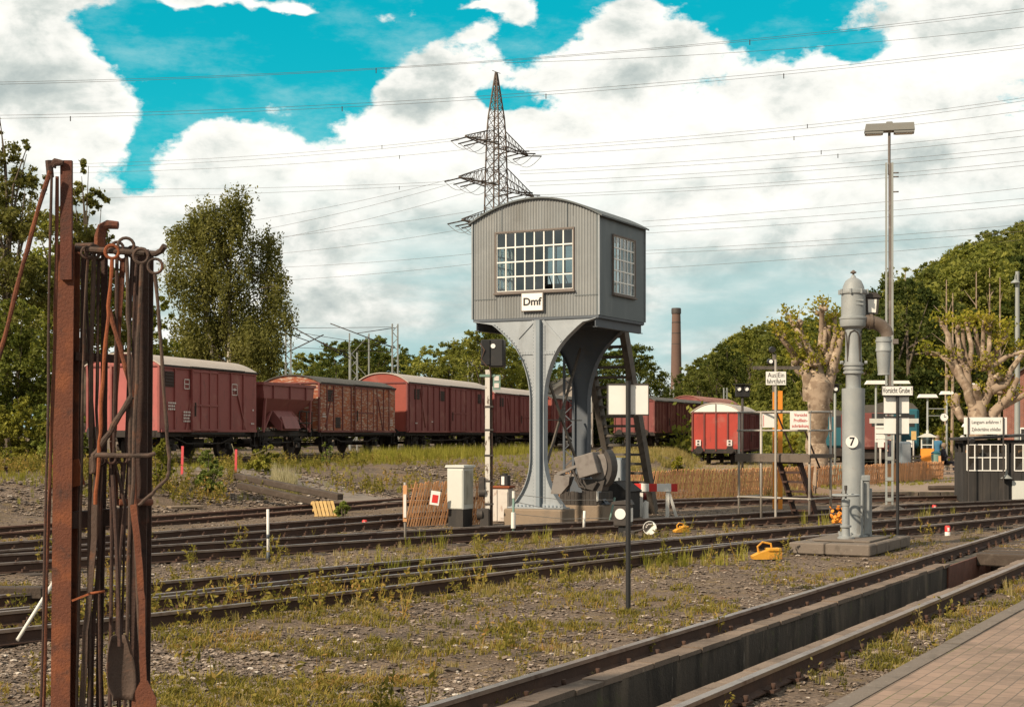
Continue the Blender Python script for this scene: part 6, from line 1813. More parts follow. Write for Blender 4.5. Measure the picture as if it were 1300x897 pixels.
# kiosk
ky = 66; p = Vector(((1177.5 - 650) / F * ky, ky, PLZ))
t = thing('kiosk', 'little orange kiosk with glazed upper part and pointed roof', 'kiosk', tuple(p), R(-18))
mb = MB(); mb.box((0, 0, .57), (.56, .7, 1.14)); mb.build('base', M['orange'], t)
mb = MB()
for x in (-.24, .24):
    for y in (-.34, .34): mb.box((x, y, 1.42), (.05, .05, .56))
mb.box((0, -.34, 1.3), (.5, .04, .04)); mb.build('frame', M['cabinet'], t)
mb = MB(); mb.box((0, 0, 1.41), (.42, .6, .52)); mb.build('glazing', M['glass'], t)
mb = MB(); mb.prism([(-.42, 1.64), (.42, 1.64), (.10, 1.80), (-.10, 1.80)], -.5, .5); mb.lathe([(.06, 1.8), (.06, 1.92), (.02, 1.96)], 8); mb.build('roof', M['cabinet'], t)
# notice boards, boxes
def board(px0, px1, py0, py1, y, label, m='white_clean', pole=True, lines=3, nm='information_board'):
    a = W(px0, py0, y); b = W(px1, py1, y); w, h = b.x - a.x, a.z - b.z
    t = thing(nm, label, 'board', ((a.x + b.x) / 2, y, PLZ), 0, 'boards on the station platform')
    zc_ = (a.z + b.z) / 2 - PLZ
    mb = MB(); mb.box((0, 0, zc_), (w, .05, h)); bd = mb.build('panel', M[m], t)
    if lines:
        mb = MB()
        for i in range(lines): mb.box((0, -.028, zc_ - h / 2 + (i + .5) * h / lines), (w * .9, .008, .02))
        mb.build('divider', M['iron_black'], bd)
    mb = MB(); mb.cyl((0, .04, -.02), (0, .04, zc_ + h * .4), .035, n=8); mb.build('pole', M['galv'], t)
board(1111, 1124, 540, 561, 60, 'white board divided by dark lines, left of the grey mast', lines=3)
board(1114.5, 1122, 557.5, 567.5, 58, 'small white box sign on a pole below the divided board', lines=0)
board(1151, 1158, 558.5, 567.5, 60, 'small white box sign right of the pit warning boards', lines=1)
board(1104, 1166, 531, 537, 64, 'long narrow pale beam-like board behind the warning boards', m='cabinet', lines=0)
board(1157, 1163, 547, 558, 63, 'small tan panel left of the kiosk', m='pallet', lines=0)
t = thing('machine_housing', 'tall grey rounded housing behind the pit warning boards', 'housing', tuple(Vector(((1149 - 650) / F * 57, 57, PLZ))), 0)
mb = MB(); mb.box((0, 0, .75), (.38, .4, 1.5), bev=.06); mb.build('body', M['steel_blue'], t); mb = MB(); mb.box((0, -.21, .75), (.3, .02, 1.3)); mb.build('door', M['steel_light'], t)
t = thing('station_bench', 'dark metal bench on the station platform left of the kiosk', 'bench', tuple(Vector(((1161 - 650) / F * 62, 62, PLZ))), R(10))
mb = MB()
for i in range(4): mb.box((0, -.2 + i * .12, .45), (.8, .08, .03))
mb.build('seat', M['iron_black'], t); mb = MB()
for i in range(3): mb.box((0, .22, .58 + i * .13), (.8, .03, .08))
mb.build('backrest', M['iron_black'], t)
for x in (-.34, .34):
    mb = MB(); mb.bar((x, -.2, 0), (x, -.2, .45), .04, .04); mb.bar((x, .2, 0), (x, .24, .95), .04, .04); mb.box((x, -.02, .64), (.05, .45, .03)); mb.build('leg', M['iron_black'], t)
t = thing('litter_bin', 'dark green litter bin right of the kiosk', 'litter bin', tuple(Vector(((1188 - 650) / F * 64, 64, PLZ))), 0)
mb = MB(); mb.lathe([(.15, .05), (.2, .9), (.18, .92)], 14); mb.build('barrel', M['green_post'], t); mb = MB(); mb.lathe([(.2, .93), (.21, .98), (.1, 1.05)], 14); mb.build('lid', M['teal'], t)
t = thing('timber_steps', 'pale timber steps at the end of the lattice fence', 'steps', (17.7, 60.2, PLZ), R(-10))
mb = MB()
for i in range(3): mb.box((0, i * .3, .1 + i * .18), (.9, .3, .05))
mb.build('treads', M['pathstone'], t)
for x in (-.48, .48):
    mb = MB(); mb.box((x, 0, .45), (.09, .09, .9)); mb.build('post', M['lattice_wood'], t)
t = thing('timber_log', 'brown log lying at the edge of the far path', 'log', (13.9, 47.6, PLZ), 0)
mb = MB(); mb.tube([(-.65, 0, .07), (0, .03, .08), (.65, .02, .07)], [.075, .08, .07], 10); mb.build('log', M['beam'], t)
# green trackside cabinet and poles between platform stairs and water crane
t = thing('green_cabinet', 'small green-grey trackside cabinet left of the water crane', 'cabinet', tuple(Vector(((1063 - 650) / F * 55, 55, .2))), 0)
mb = MB(); mb.box((0, 0, .32), (.35, .3, .64), bev=.02); mb.build('body', M['green_post'], t); mb = MB(); mb.box((0, -.16, .32), (.28, .02, .52)); mb.build('door', M['green_post'], t)
# teal railcar and dark carriages at the station
def railcar(label, x, y, L_, rz, m1, m2, H=2.3):
    t = thing('railcar', label, 'railcar', (x, y, .25), rz, 'coaches standing at the station')
    mb = MB(); mb.box((0, 0, .9 + H / 2), (2.7, L_, H), bev=.12); mb.build('body', m1, t)
    mb = MB(); mb.prism([(-1.3, .9 + H - .02), (1.3, .9 + H - .02), (1.0, 1.2 + H), (.5, 1.32 + H), (-.5, 1.32 + H), (-1.0, 1.2 + H)], -L_ / 2 + .1, L_ / 2 - .1); mb.build('roof', M['grey_roof'], t)
    for s in (-1, 1):
        for i in range(int(L_ / 1.6)):
            mb = MB(); mb.box((s * 1.36, -L_ / 2 + 1 + i * 1.6, 2.4), (.03, .9, .7)); mb.build('window', M['glass' if 0 else 'black'], t)
    for x_ in (-.7, .7):
        mb = MB(); mb.box((x_, -L_ / 2 - .01, 2.5), (.8, .03, .7)); mb.build('end_window', M['black'], t)
    mb = MB(); mb.box((0, 0, .6), (2.3, L_ * .94, .5)); mb.build('underframe', M['chassis'], t)
    for yy in (-L_ * .32, L_ * .32):
        o = bpy.data.objects.new('wheelset', WS); C.objects.link(o); o.parent = t; o.location = (0, yy, .3)
    return t
railcar('teal railcar end behind the kiosk at the station', 23.6, 92, 10, R(-15), M['teal'], None)
railcar('dark red carriage behind the lattice fence left of the warning boards', 21.0, 88, 12, R(-15), M['redbrown_dark'], None, 2.0)
railcar('teal wagon glimpsed behind the plane tree left of the water crane', 20.5, 96, 6, R(-15), M['teal'], None, 1.9)
# brick house right edge, pale houses behind the cabin
def house(label, x, y, w, d, h, rz, m, roof, win=(3, 2), z=.2, nm='house'):
    t = thing(nm, label, 'house', (x, y, z), rz)
    mb = MB(); mb.box((0, 0, h / 2), (w, d, h)); mb.prism([(-w / 2, h - .01), (w / 2, h - .01), (0, h + w * .33)], -d / 2 + .002, d / 2 - .002); mb.build('wall', m, t)
    mb = MB()
    for s in (-1, 1): mb.bar((s * (w / 2 + .25), 0, h - .12), (0, 0, h + w * .36), d + .5, .12, up=(0, 1, 0)) if 0 else None
    a = math.atan2(w * .33, w / 2); L_ = math.hypot(w / 2, w * .33) + .35
    for s in (-1, 1): mb.box((s * (w / 4 + .1), 0, h + w * .165 + .06 - .04), (L_, d + .5, .1), (0, s * a, 0))
    mb.build('roof', roof, t)
    for i in range(win[0]):
        for j in range(win[1]):
            xx = -w / 2 + (i + .5) * w / win[0]; zz = 1.5 + j * 2.7
            if zz + .7 > h: continue
            mb = MB(); mb.box((xx, -d / 2 - .02, zz), (.95, .06, 1.25)); f_ = mb.build('window', M['white_clean'], t)
            mb = MB(); mb.box((xx, -d / 2 - .055, zz), (.80, .02, 1.1)); mb.build('pane', M['black'], f_)
    return t
M['brickwall'] = brickmat('red_brick_wall', (.26, .085, .055), (.20, .07, .05), (.30, .24, .20), 4)
house('red brick house behind the booth at the right edge', 32.6, 86, 8, 10, 4.6, R(-20), M['brickwall'], M['grey_roof'], (3, 1))
house('pale house seen between the cabin legs behind the red van', 4.4, 128, 3.6, 6, 5.2, R(12), M['white_roof'], M['grey_roof'], (3, 2))
house('cream house seen through the wooden staircase', 9.0, 140, 4.2, 8, 4.6, R(-6), M['white_roof'], M['grey_roof'], (2, 2))

# ---- people at the station
def person(label, x, y, z, rz, pose, m_top, m_leg, m_hair):
    t = thing('person', label, 'person', (x, y, z), rz, 'people on the station platform')
    if pose == 'sit':
        J = {'pel': (0, 0, .50), 'chest': (0, .06, .98), 'neck': (0, .04, 1.12), 'head': (0, .0, 1.24), 'top': (0, 0, 1.36),
             'shl': (-.18, .05, 1.05), 'shr': (.18, .05, 1.05), 'ell': (-.24, -.02, .80), 'elr': (.24, -.02, .80), 'hal': (-.12, -.24, .70), 'har': (.12, -.24, .70),
             'hil': (-.10, 0, .50), 'hir': (.10, 0, .50), 'knl': (-.12, -.42, .50), 'knr': (.14, -.42, .50), 'anl': (-.12, -.45, .09), 'anr': (.16, -.48, .09), 'tol': (-.12, -.62, .04), 'tor': (.17, -.65, .04)}
    else:
        J = {'pel': (0, 0, .92), 'chest': (0, 0, 1.32), 'neck': (0, 0, 1.47), 'head': (0, -.02, 1.58), 'top': (0, -.02, 1.70),
             'shl': (-.19, 0, 1.40), 'shr': (.19, 0, 1.40), 'ell': (-.27, .02, 1.10), 'elr': (.26, .02, 1.10), 'hal': (-.22, -.16, .92), 'har': (.25, -.06, .84),
             'hil': (-.10, 0, .90), 'hir': (.10, 0, .90), 'knl': (-.12, -.05, .50), 'knr': (.12, .02, .50), 'anl': (-.12, 0, .09), 'anr': (.14, .10, .09), 'tol': (-.13, -.16, .04), 'tor': (.15, -.06, .04)}
    rad = {'pel': .14, 'chest': .15, 'neck': .055, 'head': .095, 'top': .075, 'shl': .065, 'shr': .065, 'ell': .045, 'elr': .045, 'hal': .03, 'har': .03, 'hil': .10, 'hir': .10, 'knl': .065, 'knr': .065, 'anl': .045, 'anr': .045, 'tol': .035, 'tor': .035}
    E = [('pel', 'chest'), ('chest', 'neck'), ('neck', 'head'), ('head', 'top'), ('chest', 'shl'), ('chest', 'shr'), ('shl', 'ell'), ('shr', 'elr'), ('ell', 'hal'), ('elr', 'har'), ('pel', 'hil'), ('pel', 'hir'), ('hil', 'knl'), ('hir', 'knr'), ('knl', 'anl'), ('knr', 'anr'), ('anl', 'tol'), ('anr', 'tor')]
    ks = list(J)
    me = bpy.data.meshes.new('body'); me.from_pydata([J[k] for k in ks], [(ks.index(a), ks.index(b)) for a, b in E], [])
    o = bpy.data.objects.new('body', me); C.objects.link(o); o.parent = t
    o.modifiers.new('skin', 'SKIN'); sub = o.modifiers.new('sub', 'SUBSURF'); sub.levels = 1; sub.render_levels = 1
    for i, k in enumerate(ks):
        sv = me.skin_vertices[0].data[i]; sv.radius = (rad[k], rad[k]); sv.use_root = (k == 'pel')
    dg = bpy.context.evaluated_depsgraph_get(); dg.update()
    m2 = bpy.data.meshes.new_from_object(o.evaluated_get(dg)); o.modifiers.clear(); o.data = m2; m2.name = 'body'
    m2.materials.clear()
    for m in (M['skin'], m_top, m_leg): m2.materials.append(m)
    hip, neck = J['pel'][2] + .05, J['neck'][2]
    for f in m2.polygons:
        c = f.center; f.use_smooth = True
        f.material_index = 0 if (c.z > neck or (abs(c.x) < .4 and (c - Vector(J['hal'])).length < .09) or (c - Vector(J['har'])).length < .09) else (1 if c.z > hip or (pose == 'sit' and c.y > -.05) or (pose == 'sit' and abs(c.x) > .17 and c.z > .62) else 2)
    hd = Vector(J['head']); mb = MB(); mb.lathe([(.02, .15), (.08, .13), (.11, .07), (.112, .0), (.09, -.06)], 14, (hd.x, hd.y + .02, hd.z)); mb.build('hair', m_hair, t)
    mb = MB()
    for s in (-1, 1): mb.box((hd.x + s * .035, hd.y - .093, hd.z + .03), (.02, .01, .012))
    mb.build('eye', M['ink'], t)
for (px, y, rz, pose, mt, ml, mh, lb) in ((1222, 66, R(20), 'stand', M['cloth_blue'], M['cloth_dark'], M['hair_grey'], 'person with grey hair in a blue jacket near the booth'),
    (1199, 67, R(60), 'sit', M['cloth_dark'], M['cloth_dark'], M['hair'], 'person in dark clothes seated right of the kiosk'),
    (1190, 72, R(-30), 'stand', M['cloth_blue'], M['cloth_dark'], M['hair'], 'person in a blue-green top standing behind the litter bin'),
    (1132, 74, R(0), 'stand', M['cloth_dark'], M['cloth_dark'], M['hair'], 'person in dark clothes standing left of the grey mast')):
    person(lb, (px - 650) / F * y, y, PLZ, rz, pose, mt, ml, mh)
t = thing('platform_chair', 'small dark chair under the seated person', 'chair', ((1199 - 650) / F * 67, 67.0, PLZ), R(60))
mb = MB(); mb.box((0, .02, .40), (.42, .42, .04)); mb.build('seat', M['iron_black'], t)
for s in (-.18, .18):
    for q in (-.16, .2): mb = MB(); mb.cyl((s, q, 0), (s, q, .40), .018, n=6); mb.build('leg', M['iron_black'], t)
mb = MB(); mb.box((0, .24, .68), (.42, .03, .4)); mb.build('backrest', M['iron_black'], t)

# ================================================================== chimney, pylon, wires, catenary
cy = 300; x = (858.5 - 650) / F * cy
t = thing('brick_chimney', 'tall slender brick factory chimney on the skyline', 'chimney', (x, cy, 0), 0)
ht = zat(391, cy)
mb = MB(); mb.lathe([(1.15, 0), (1.08, ht * .5), (.88, ht - 1.8), (.85, ht - 1.2)], 20); mb.build('shaft', M['chimney'], t)
mb = MB(); mb.lathe([(.86, ht - 1.2), (.98, ht - 1.1), (.98, ht - .2), (.9, ht), (.6, ht), (.6, ht - .3)], 20); mb.build('crown', M['iron_black'], t)
mb = MB()
for k in range(9): z = ht * (.25 + k * .08); r = 1.15 - .27 * z / ht + .02; mb.lathe([(r, z), (r, z + .18)], 20)
mb.build('iron_band', M['iron_black'], t)

PY = 200.0; pc = Vector((-2.1, PY, 0)); ad = Vector((7.8, 12.7, 0)).normalized(); wd = Vector((ad.y, -ad.x, 0))
pl = thing('power_pylon', 'steel lattice pylon with wide crossarms rising behind the cabin roof', 'pylon', tuple(pc), math.atan2(ad.y, ad.x))
ZT = zat(92, PY)
def pw(z):      # half width of the body
    k = [(0, 2.7), (28, 1.22), (41, .95), (44, .80), (ZT, .08)]
    for (a, wa), (b, wb) in zip(k[:-1], k[1:]):
        if z <= b: return wa + (wb - wa) * (z - a) / (b - a)
    return .1
mb = MB(); zs = [0, 6, 11, 15.5, 19.5, 23, 26, 28.5]; 
while zs[-1] < ZT - 1: zs.append(zs[-1] + max(.9, pw(zs[-1]) * 1.5))
zs.append(ZT)
cor = lambda z: [Vector((sx_ * pw(z), sy_ * pw(z), z)) for sx_, sy_ in ((-1, -1), (1, -1), (1, 1), (-1, 1))]
for a, b in zip(zs[:-1], zs[1:]):
    A, B = cor(a), cor(b)
    for k in range(4):
        j = (k + 1) % 4
        mb.bar(A[k], B[k], .15, .15); mb.bar(A[k], B[j], .06, .06); mb.bar(A[j], B[k], .06, .06); mb.bar(B[k], B[j], .06, .06)
mb.box((0, 0, ZT + .05), (2.0, .06, .06)); mb.build('mast', M['pylon'], pl)
arms = [(40.4, 7.4, 8.0, 2.0), (34.9, 8.9, 9.6, 2.6), (29.5, 8.2, 9.0, 2.2)]
tips = []
for (z, la, lb, rise_) in arms:
    mb = MB()
    for s, L_ in ((-1, la), (1, lb)):
        tip = Vector((s * L_, 0, z)); w0 = pw(z); n = 7
        for e in (-1, 1):
            a0 = Vector((s * w0, e * w0, z)); u0 = Vector((s * pw(z + rise_) , e * pw(z + rise_), z + rise_))
            mb.bar(a0, tip + Vector((0, e * .12, 0)), .12, .12); mb.bar(u0, tip + Vector((0, e * .1, .15)), .10, .10)
            for i in range(n):
                l0 = a0.lerp(tip, i / n); l1 = a0.lerp(tip, (i + 1) / n); h0 = u0.lerp(tip, i / n); h1 = u0.lerp(tip, (i + 1) / n)
                mb.bar(l0, h0, .05, .05); mb.bar(h0, l1, .05, .05)
        for i in range(n):
            l0 = Vector((s * w0, -w0, z)).lerp(tip, i / n); r0 = Vector((s * w0, w0, z)).lerp(tip, i / n); r1 = Vector((s * w0, w0, z)).lerp(tip, (i + 1) / n)
            mb.bar(l0, r0, .05, .05); mb.bar(l0, r1, .05, .05)
        mb.box((s * L_ * .97, 0, z), (.5, .3, .2))
    mb.build('crossarm', M['pylon'], pl)
    for f in (-1, -.72, -.5, .5, .75, 1):
        L_ = la if f < 0 else lb; xx = f * L_; 
        for s in (-1, 1):
            mb = MB(); A = Vector((xx, s * pw(z) * (1 - abs(f)) * .9, z - .1)); B = A + Vector((0, s * 2.3, -.25)); mb.tube([A, B], .09, 6); mb.build('insulator', M['insul'], pl)
            tips.append((f, z, s, pl.matrix_world, B))
        mb = MB(); A0 = Vector((xx, -2.3, z - .35)); mb.tube([A0 + Vector((0, 4.6 * k / 8, -1.3 * math.sin(math.pi * k / 8))) for k in range(9)], .035, 4); mb.build('jumper_loop', M['cable'], pl)
def cable(pts, r, label='thin dark overhead power cable strung across the cloudy sky', spacer=None, grp='overhead power cables'):
    P = [W(*p) for p in pts]; base = P[0].copy()
    t = thing('power_cable', label, 'power cable', tuple(base), 0, grp)
    # parabola through three points
    Q = []
    a, b, c = P
    for k in range(33):
        s = k / 32; Q.append(a * ((1 - s) * (1 - 2 * s)) + b * (4 * s * (1 - s)) + c * (s * (2 * s - 1)) - base)
    mb = MB(); mb.tube(Q, r, 4, cap=False); mb.build('strand', M['cable'], t)
    if spacer:
        for s in spacer:
            q = Q[int(s * 32)]; mb = MB(); mb.box(tuple(q + Vector((0, 0, -.15))), (.08, .08, .5)); mb.build('spacer', M['insul'], t)
# conductors right of the pylon come nearer, those left of it go further away
def yk(px): return 200 - (px - 630) * .055
def mid(p0, p1, sag): 
    return ((p0[0] + p1[0]) / 2, (p0[1] + p1[1]) / 2 + sag)
ORD = ['topmost', 'second', 'third', 'fourth', 'fifth', 'sixth', 'seventh', 'eighth', 'ninth', 'tenth', 'eleventh', 'twelfth', 'thirteenth', 'fourteenth', 'fifteenth', 'sixteenth', 'seventeenth']
def run(p0, p1, sag, r=.022, sp=None, near=None, lab=None):
    m_ = mid(p0, p1, sag)
    f = (lambda x: near) if near else yk
    cable([(p0[0], p0[1], f(p0[0])), (m_[0], m_[1], f(m_[0])), (p1[0], p1[1], f(p1[0]))], r, spacer=sp, label=lab)
for k_, (p0, p1, sg, sp) in enumerate((((-40, 105), (1340, 6), 20, None), ((-40, 108), (1340, 10), 18, (.39, .72)), ((640, 80), (1340, 30), 8, None), ((-40, 147), (1340, 52), 20, None), ((-40, 151), (1340, 56), 20, (.1, .35, .54, .77)))):
    run(p0, p1, sg, .020, sp, near=150, lab='thin cable high across the sky, %s counted from the top of the photo' % ORD[k_])
CABS = (((60, 209), (583, 175), 6, (.83,)), ((60, 220), (590, 190), 6, (.85,)), ((60, 213), (583, 178), 7, None), ((100, 240), (558, 231), 3, None), ((100, 252), (565, 234), 2, (.9,)), ((300, 283), (570, 228), 4, None), ((300, 298), (577, 232), 4, None), ((300, 312), (590, 245), 5, None), ((340, 340), (600, 322), 2, None), ((340, 357), (600, 335), 2, None), ((350, 322), (592, 290), 3, None), ((0, 330), (600, 268), 8, None),
    ((668, 188), (1340, 118), 8, (.55,)), ((668, 192), (1340, 122), 8, None), ((676, 197), (1340, 135), 8, (.5,)), ((660, 217), (1340, 160), 7, (.58,)), ((660, 221), (1340, 168), 7, (.6,)), ((668, 231), (1340, 182), 6, None), ((672, 236), (1340, 188), 6, None), ((675, 248), (1340, 200), 6, None), ((675, 251), (1340, 206), 6, None), ((815, 281), (1340, 234), 3, None), ((818, 288), (1340, 248), 3, None), ((820, 296), (1340, 256), 3, None), ((820, 318), (1340, 281), 3, None), ((820, 322), (1340, 290), 3, None), ((820, 341), (1340, 300), 3, None))
lf = sorted([c for c in CABS if c[1][0] < 610], key=lambda c: c[1][1]); rg = sorted([c for c in CABS if c[1][0] > 610], key=lambda c: c[1][1])
for side, lst in (('left', lf), ('right', rg)):
    for k_, (p0, p1, sg, sp) in enumerate(lst):
        run(p0, p1, sg, .022, sp, lab='%s cable from the top among those running %s from the pylon' % (ORD[k_], side))

# catenary masts
def cat_mast(px, pyt, y, w, label, arm=None, z=.8):
    p = Vector(((px - 650) / F * y, y, z)); h = zat(pyt, y, z)
    t = thing('catenary_mast', label, 'catenary mast', tuple(p), R(20), 'catenary masts of the main line')
    mb = MB()
    for s in (-1, 1): mb.box((s * w / 2, 0, h / 2), (.09, .16, h))
    zz = .3
    k = 1
    while zz < h - .3: mb.bar((-w / 2 * k, 0, zz), (w / 2 * k, 0, zz + w * 1.1), .05, .05); zz += w * 1.1; k = -k
    mb.build('mast', M['mast'], t)
    if arm:
        mb = MB(); mb.tube([(0, 0, h - arm[1]), (-arm[0], 0, h - arm[1] + arm[2])], .04, 6); mb.tube([(0, 0, h - .3), (-arm[0] * .6, 0, h - arm[1] + arm[2] * .6)], .03, 6); mb.build('cantilever', M['iron_black'], t)
    return t
cat_mast(501.5, 411, 118, .45, 'thin lattice catenary mast rising above the long pale roofs', (5.2, 1.9, 1.8))
cat_mast(456, 423, 120, 1.6, 'wide lattice catenary portal leg behind the brown van', None)
cat_mast(449, 447, 105, .5, 'short catenary mast left of the wide portal leg', (4.6, .6, 2.4))
cat_mast(366, 418, 100, .35, 'slim catenary mast in front of the birch', (-2.4, 1.5, 1.2))
cat_mast(597, 455, 125, .4, 'faint catenary mast left of the signal mast', (-1.5, .2, 1.0))
cat_mast(853, 490, 160, .4, 'distant catenary mast left of the brick chimney', (2, .5, .5), z=.3)
cat_mast(840, 495, 150, .4, 'distant catenary mast above the maroon vans', None, z=.3)
cat_mast(921, 492, 150, .35, 'distant catenary mast before the wooded slope', None, z=.3)
for p0, p1, lb in (((330, 416), (497, 415), 'uppermost level wire ending at the thin lattice catenary mast'), ((330, 438), (500, 447), 'lowest wire between the birch and the thin lattice catenary mast'), ((380, 422), (497, 440), 'slanting wire falling towards the thin lattice catenary mast')):
    cable([(*p0, 112), (*mid(p0, p1, .5), 115), (*p1, 118)], .022, lb, grp='contact line wires')
for p0, p1, lb in (((820, 470), (900, 540), 'thin slanting stay above the maroon vans'), ((600, 440), (660, 470), 'thin slanting stay beside the dark lamp housing')):
    cable([(*p0, 140), (*mid(p0, p1, 1), 142), (*p1, 144)], .03, lb, grp='contact line stays')

# ================================================================== trees and other plants
LEAF = np.array([(-.5, 0, 0), (0, -.28, .06), (.5, 0, 0), (0, .28, .06)])
def leaves(centres, size, jitter=.4, flat=.0, hang=0.0):
    """one small quad per centre, freely turned"""
    n = len(centres)
    a = rng.normal(size=(n, 3)); a[:, 2] = a[:, 2] * (1 - flat) - hang * 1.5; a /= np.linalg.norm(a, axis=1)[:, None]
    b = rng.normal(size=(n, 3)); b -= (a * b).sum(1)[:, None] * a; b /= np.linalg.norm(b, axis=1)[:, None]
    s = size * (1 + jitter * rng.uniform(-1, 1, n))
    l, w = s[:, None] * .5, s[:, None] * .30
    c = np.asarray(centres)
    V = np.stack([c - a * l, c - b * w, c + a * l, c + b * w], 1).reshape(-1, 3)
    return V, np.arange(4 * n).reshape(n, 4)
def crown_points(n, lobes, fill=.55):
    """points in clumps spread over the surface of several lobes: (x,y,z,rx,ry,rz)"""
    out_ = []
    wts = np.array([l[3] * l[4] + l[5] * l[3] for l in lobes]); wts = wts / wts.sum()
    for l, w in zip(lobes, wts):
        k = int(n * w); nc = max(6, int(k / 42))
        d = rng.normal(size=(nc, 3)); d /= np.linalg.norm(d, axis=1)[:, None]
        d[:, 2] = np.where(d[:, 2] < -.3, -d[:, 2], d[:, 2])
        r = 1 - fill * rng.random(nc) ** 2.2
        cc = np.array(l[:3]) + d * r[:, None] * np.array(l[3:6])
        cs = rng.uniform(.09, .24, nc) * (l[3] + l[5]) / 2
        idx_ = rng.integers(0, nc, k)
        q = cc[idx_] + rng.normal(size=(k, 3)) * cs[idx_][:, None] * np.array((.55, .55, .42))
        out_.append(q)
    return np.concatenate(out_)
def trunk_mb(h, r, lobes, nlimb=10, lean=.0, seed=0):
    rr = random.Random(seed); mb = MB()
    pts = [(0, 0, -.3), (0, 0, .1)] + [(lean * (k / 5) + rr.uniform(-.1, .1) * r * 3, rr.uniform(-.1, .1) * r * 3, h * k / 5) for k in range(1, 6)]
    mb.tube(pts, [r * 1.35, r * 1.1] + [r * (1 - .15 * k) for k in range(1, 6)], 9)
    for i in range(nlimb):
        l = lobes[i % len(lobes)]; k = rr.uniform(.35, .98); base = Vector(pts[1]).lerp(Vector(pts[-1]), k)
        tgt = Vector(l[:3]) + Vector((rr.uniform(-.7, .7) * l[3], rr.uniform(-.7, .7) * l[4], rr.uniform(-.3, .7) * l[5]))
        m_ = base.lerp(tgt, .5) + Vector((0, 0, .08 * (tgt - base).length)); m_ += Vector((rr.uniform(-.2, .2), rr.uniform(-.2, .2), 0))
        mb.tube([base, m_, tgt], [r * .42, r * .25, r * .07], 6)
    return mb
def make_tree(label, p, H, lobes, n, size, leafm, barkm='bark', r=None, group=None, name='tree', hang=0, nlimb=12, fill=.55, extra=None, seed=1, trunk_h=None):
    t = thing(name, label, 'tree', tuple(p), 0, group)
    r = r or H * .022
    trunk_mb(trunk_h or H * .72, r, lobes, nlimb, seed=seed).build('trunk', M[barkm], t)
    q = crown_points(n, lobes, fill)
    if extra is not None: q = np.concatenate([q, extra])
    V, Fc = leaves(q, size, hang=hang); np_mesh('crown', V, Fc, M[leafm], parent=t)
    return t
def auto_lobes(H, Wd, seed, k=8, low=.22):
    rr = random.Random(seed); L_ = []
    for i in range(k):
        f = i / (k - 1); z = H * (low + (0.93 - low) * f); rad = Wd * math.sin(math.pi * (.18 + .74 * (1 - f) ** .9)) * .55
        a = rr.uniform(0, 6.28); d = rad * rr.uniform(.35, .9)
        s = Wd * rr.uniform(.26, .38) * (1 - .35 * f)
        L_.append((math.cos(a) * d, math.sin(a) * d, z - s * .3, s, s, s * rr.uniform(.75, 1.0)))
    L_.append((0, 0, H * .6, Wd * .35, Wd * .35, H * .26)); L_.append((0, 0, H * .86, Wd * .22, Wd * .22, H * .13))
    return L_

# ---- wooded slope at the right: shared tree shapes, each tree its own object
hill_pts = [(840, 500), (860, 476), (880, 458), (900, 447), (925, 427), (950, 410), (985, 402), (1020, 404), (1050, 398), (1085, 388), (1120, 372), (1140, 352), (1160, 340), (1185, 330), (1210, 318), (1230, 300), (1260, 290), (1300, 279), (1360, 262), (1450, 255)]
def skyl(px): return float(np.interp(px, [a for a, b in hill_pts], [b for a, b in hill_pts]))
def hillz(x, y):
    x = np.asarray(x, float); y = np.asarray(y, float)
    px = 650 + F * x / np.maximum(y, 1)
    A = (HOR - np.interp(px, [a for a, b in hill_pts], [b for a, b in hill_pts])) / F
    z260 = np.maximum(2 + A * 260 - 14, 0)
    t = sstep(100, 260, y)
    return z260 * t + sstep(260, 600, y) * 3 * 0 + (-.05) * (1 - t)
hx = np.arange(-20, 330, 4.0); hy = np.arange(104, 420, 4.0)
HX, HY = np.meshgrid(hx, hy); HZ = hillz(HX, HY) * sstep(10, 40, HX + .0 * HY) - .12
ii = np.arange(HX.size).reshape(HX.shape); FQ = np.stack([ii[:-1, :-1], ii[:-1, 1:], ii[1:, 1:], ii[1:, :-1]], -1).reshape(-1, 4)
M['hillsoil'] = mat('shrubby_hill_floor', (.055, .058, .02), .95, 0, [((.09, .085, .03), .08, .45, .65, .8)], .5, 2)
hill = np_mesh('hill', np.stack([HX.ravel(), HY.ravel(), HZ.ravel()], 1), FQ, M['hillsoil'], smooth=True); tag(hill, kind='structure')
protos = []
for s in range(6):
    H = 14; L_ = auto_lobes(H, 7.2 + (s % 3) * .9, 100 + s, 9, .16)
    q = crown_points(13000, L_, .5); V, Fc = leaves(q, .30, hang=.1)
    cm = np_mesh('crown', V, Fc, M['leaf_hill'], link=False).data
    tm = trunk_mb(H * .75, .24, L_, 10, seed=s).build('trunk', M['bark'], link=False).data
    protos.append((cm, tm, H))
def inst_tree(label, p, H, rz, k, group, wf=1.0, m=None):
    cm, tm, H0 = protos[k % len(protos)]; s = H / H0
    t = thing('tree', label, 'tree', tuple(p), rz, group); t.scale = (s * wf, s * wf, s)
    for nm, me in (('trunk', tm), ('crown', cm)):
        o = bpy.data.objects.new(nm, me); C.objects.link(o); o.parent = t
        if m and nm == 'crown': o.material_slots[0].link = 'OBJECT'; o.material_slots[0].material = M[m]
    return t
rr = random.Random(5)
spots = []
for row, (Y0, Y1, step) in enumerate(((104, 118, 34), (124, 140, 32), (150, 170, 28), (185, 205, 24), (220, 240, 20), (250, 275, 18))):
    px = (1075, 1060, 990, 862, 850, 845)[row]
    while px < 1345:
        y = rr.uniform(Y0, Y1); spots.append((px + rr.uniform(-6, 6), y, row)); px += step * rr.uniform(.8, 1.2)
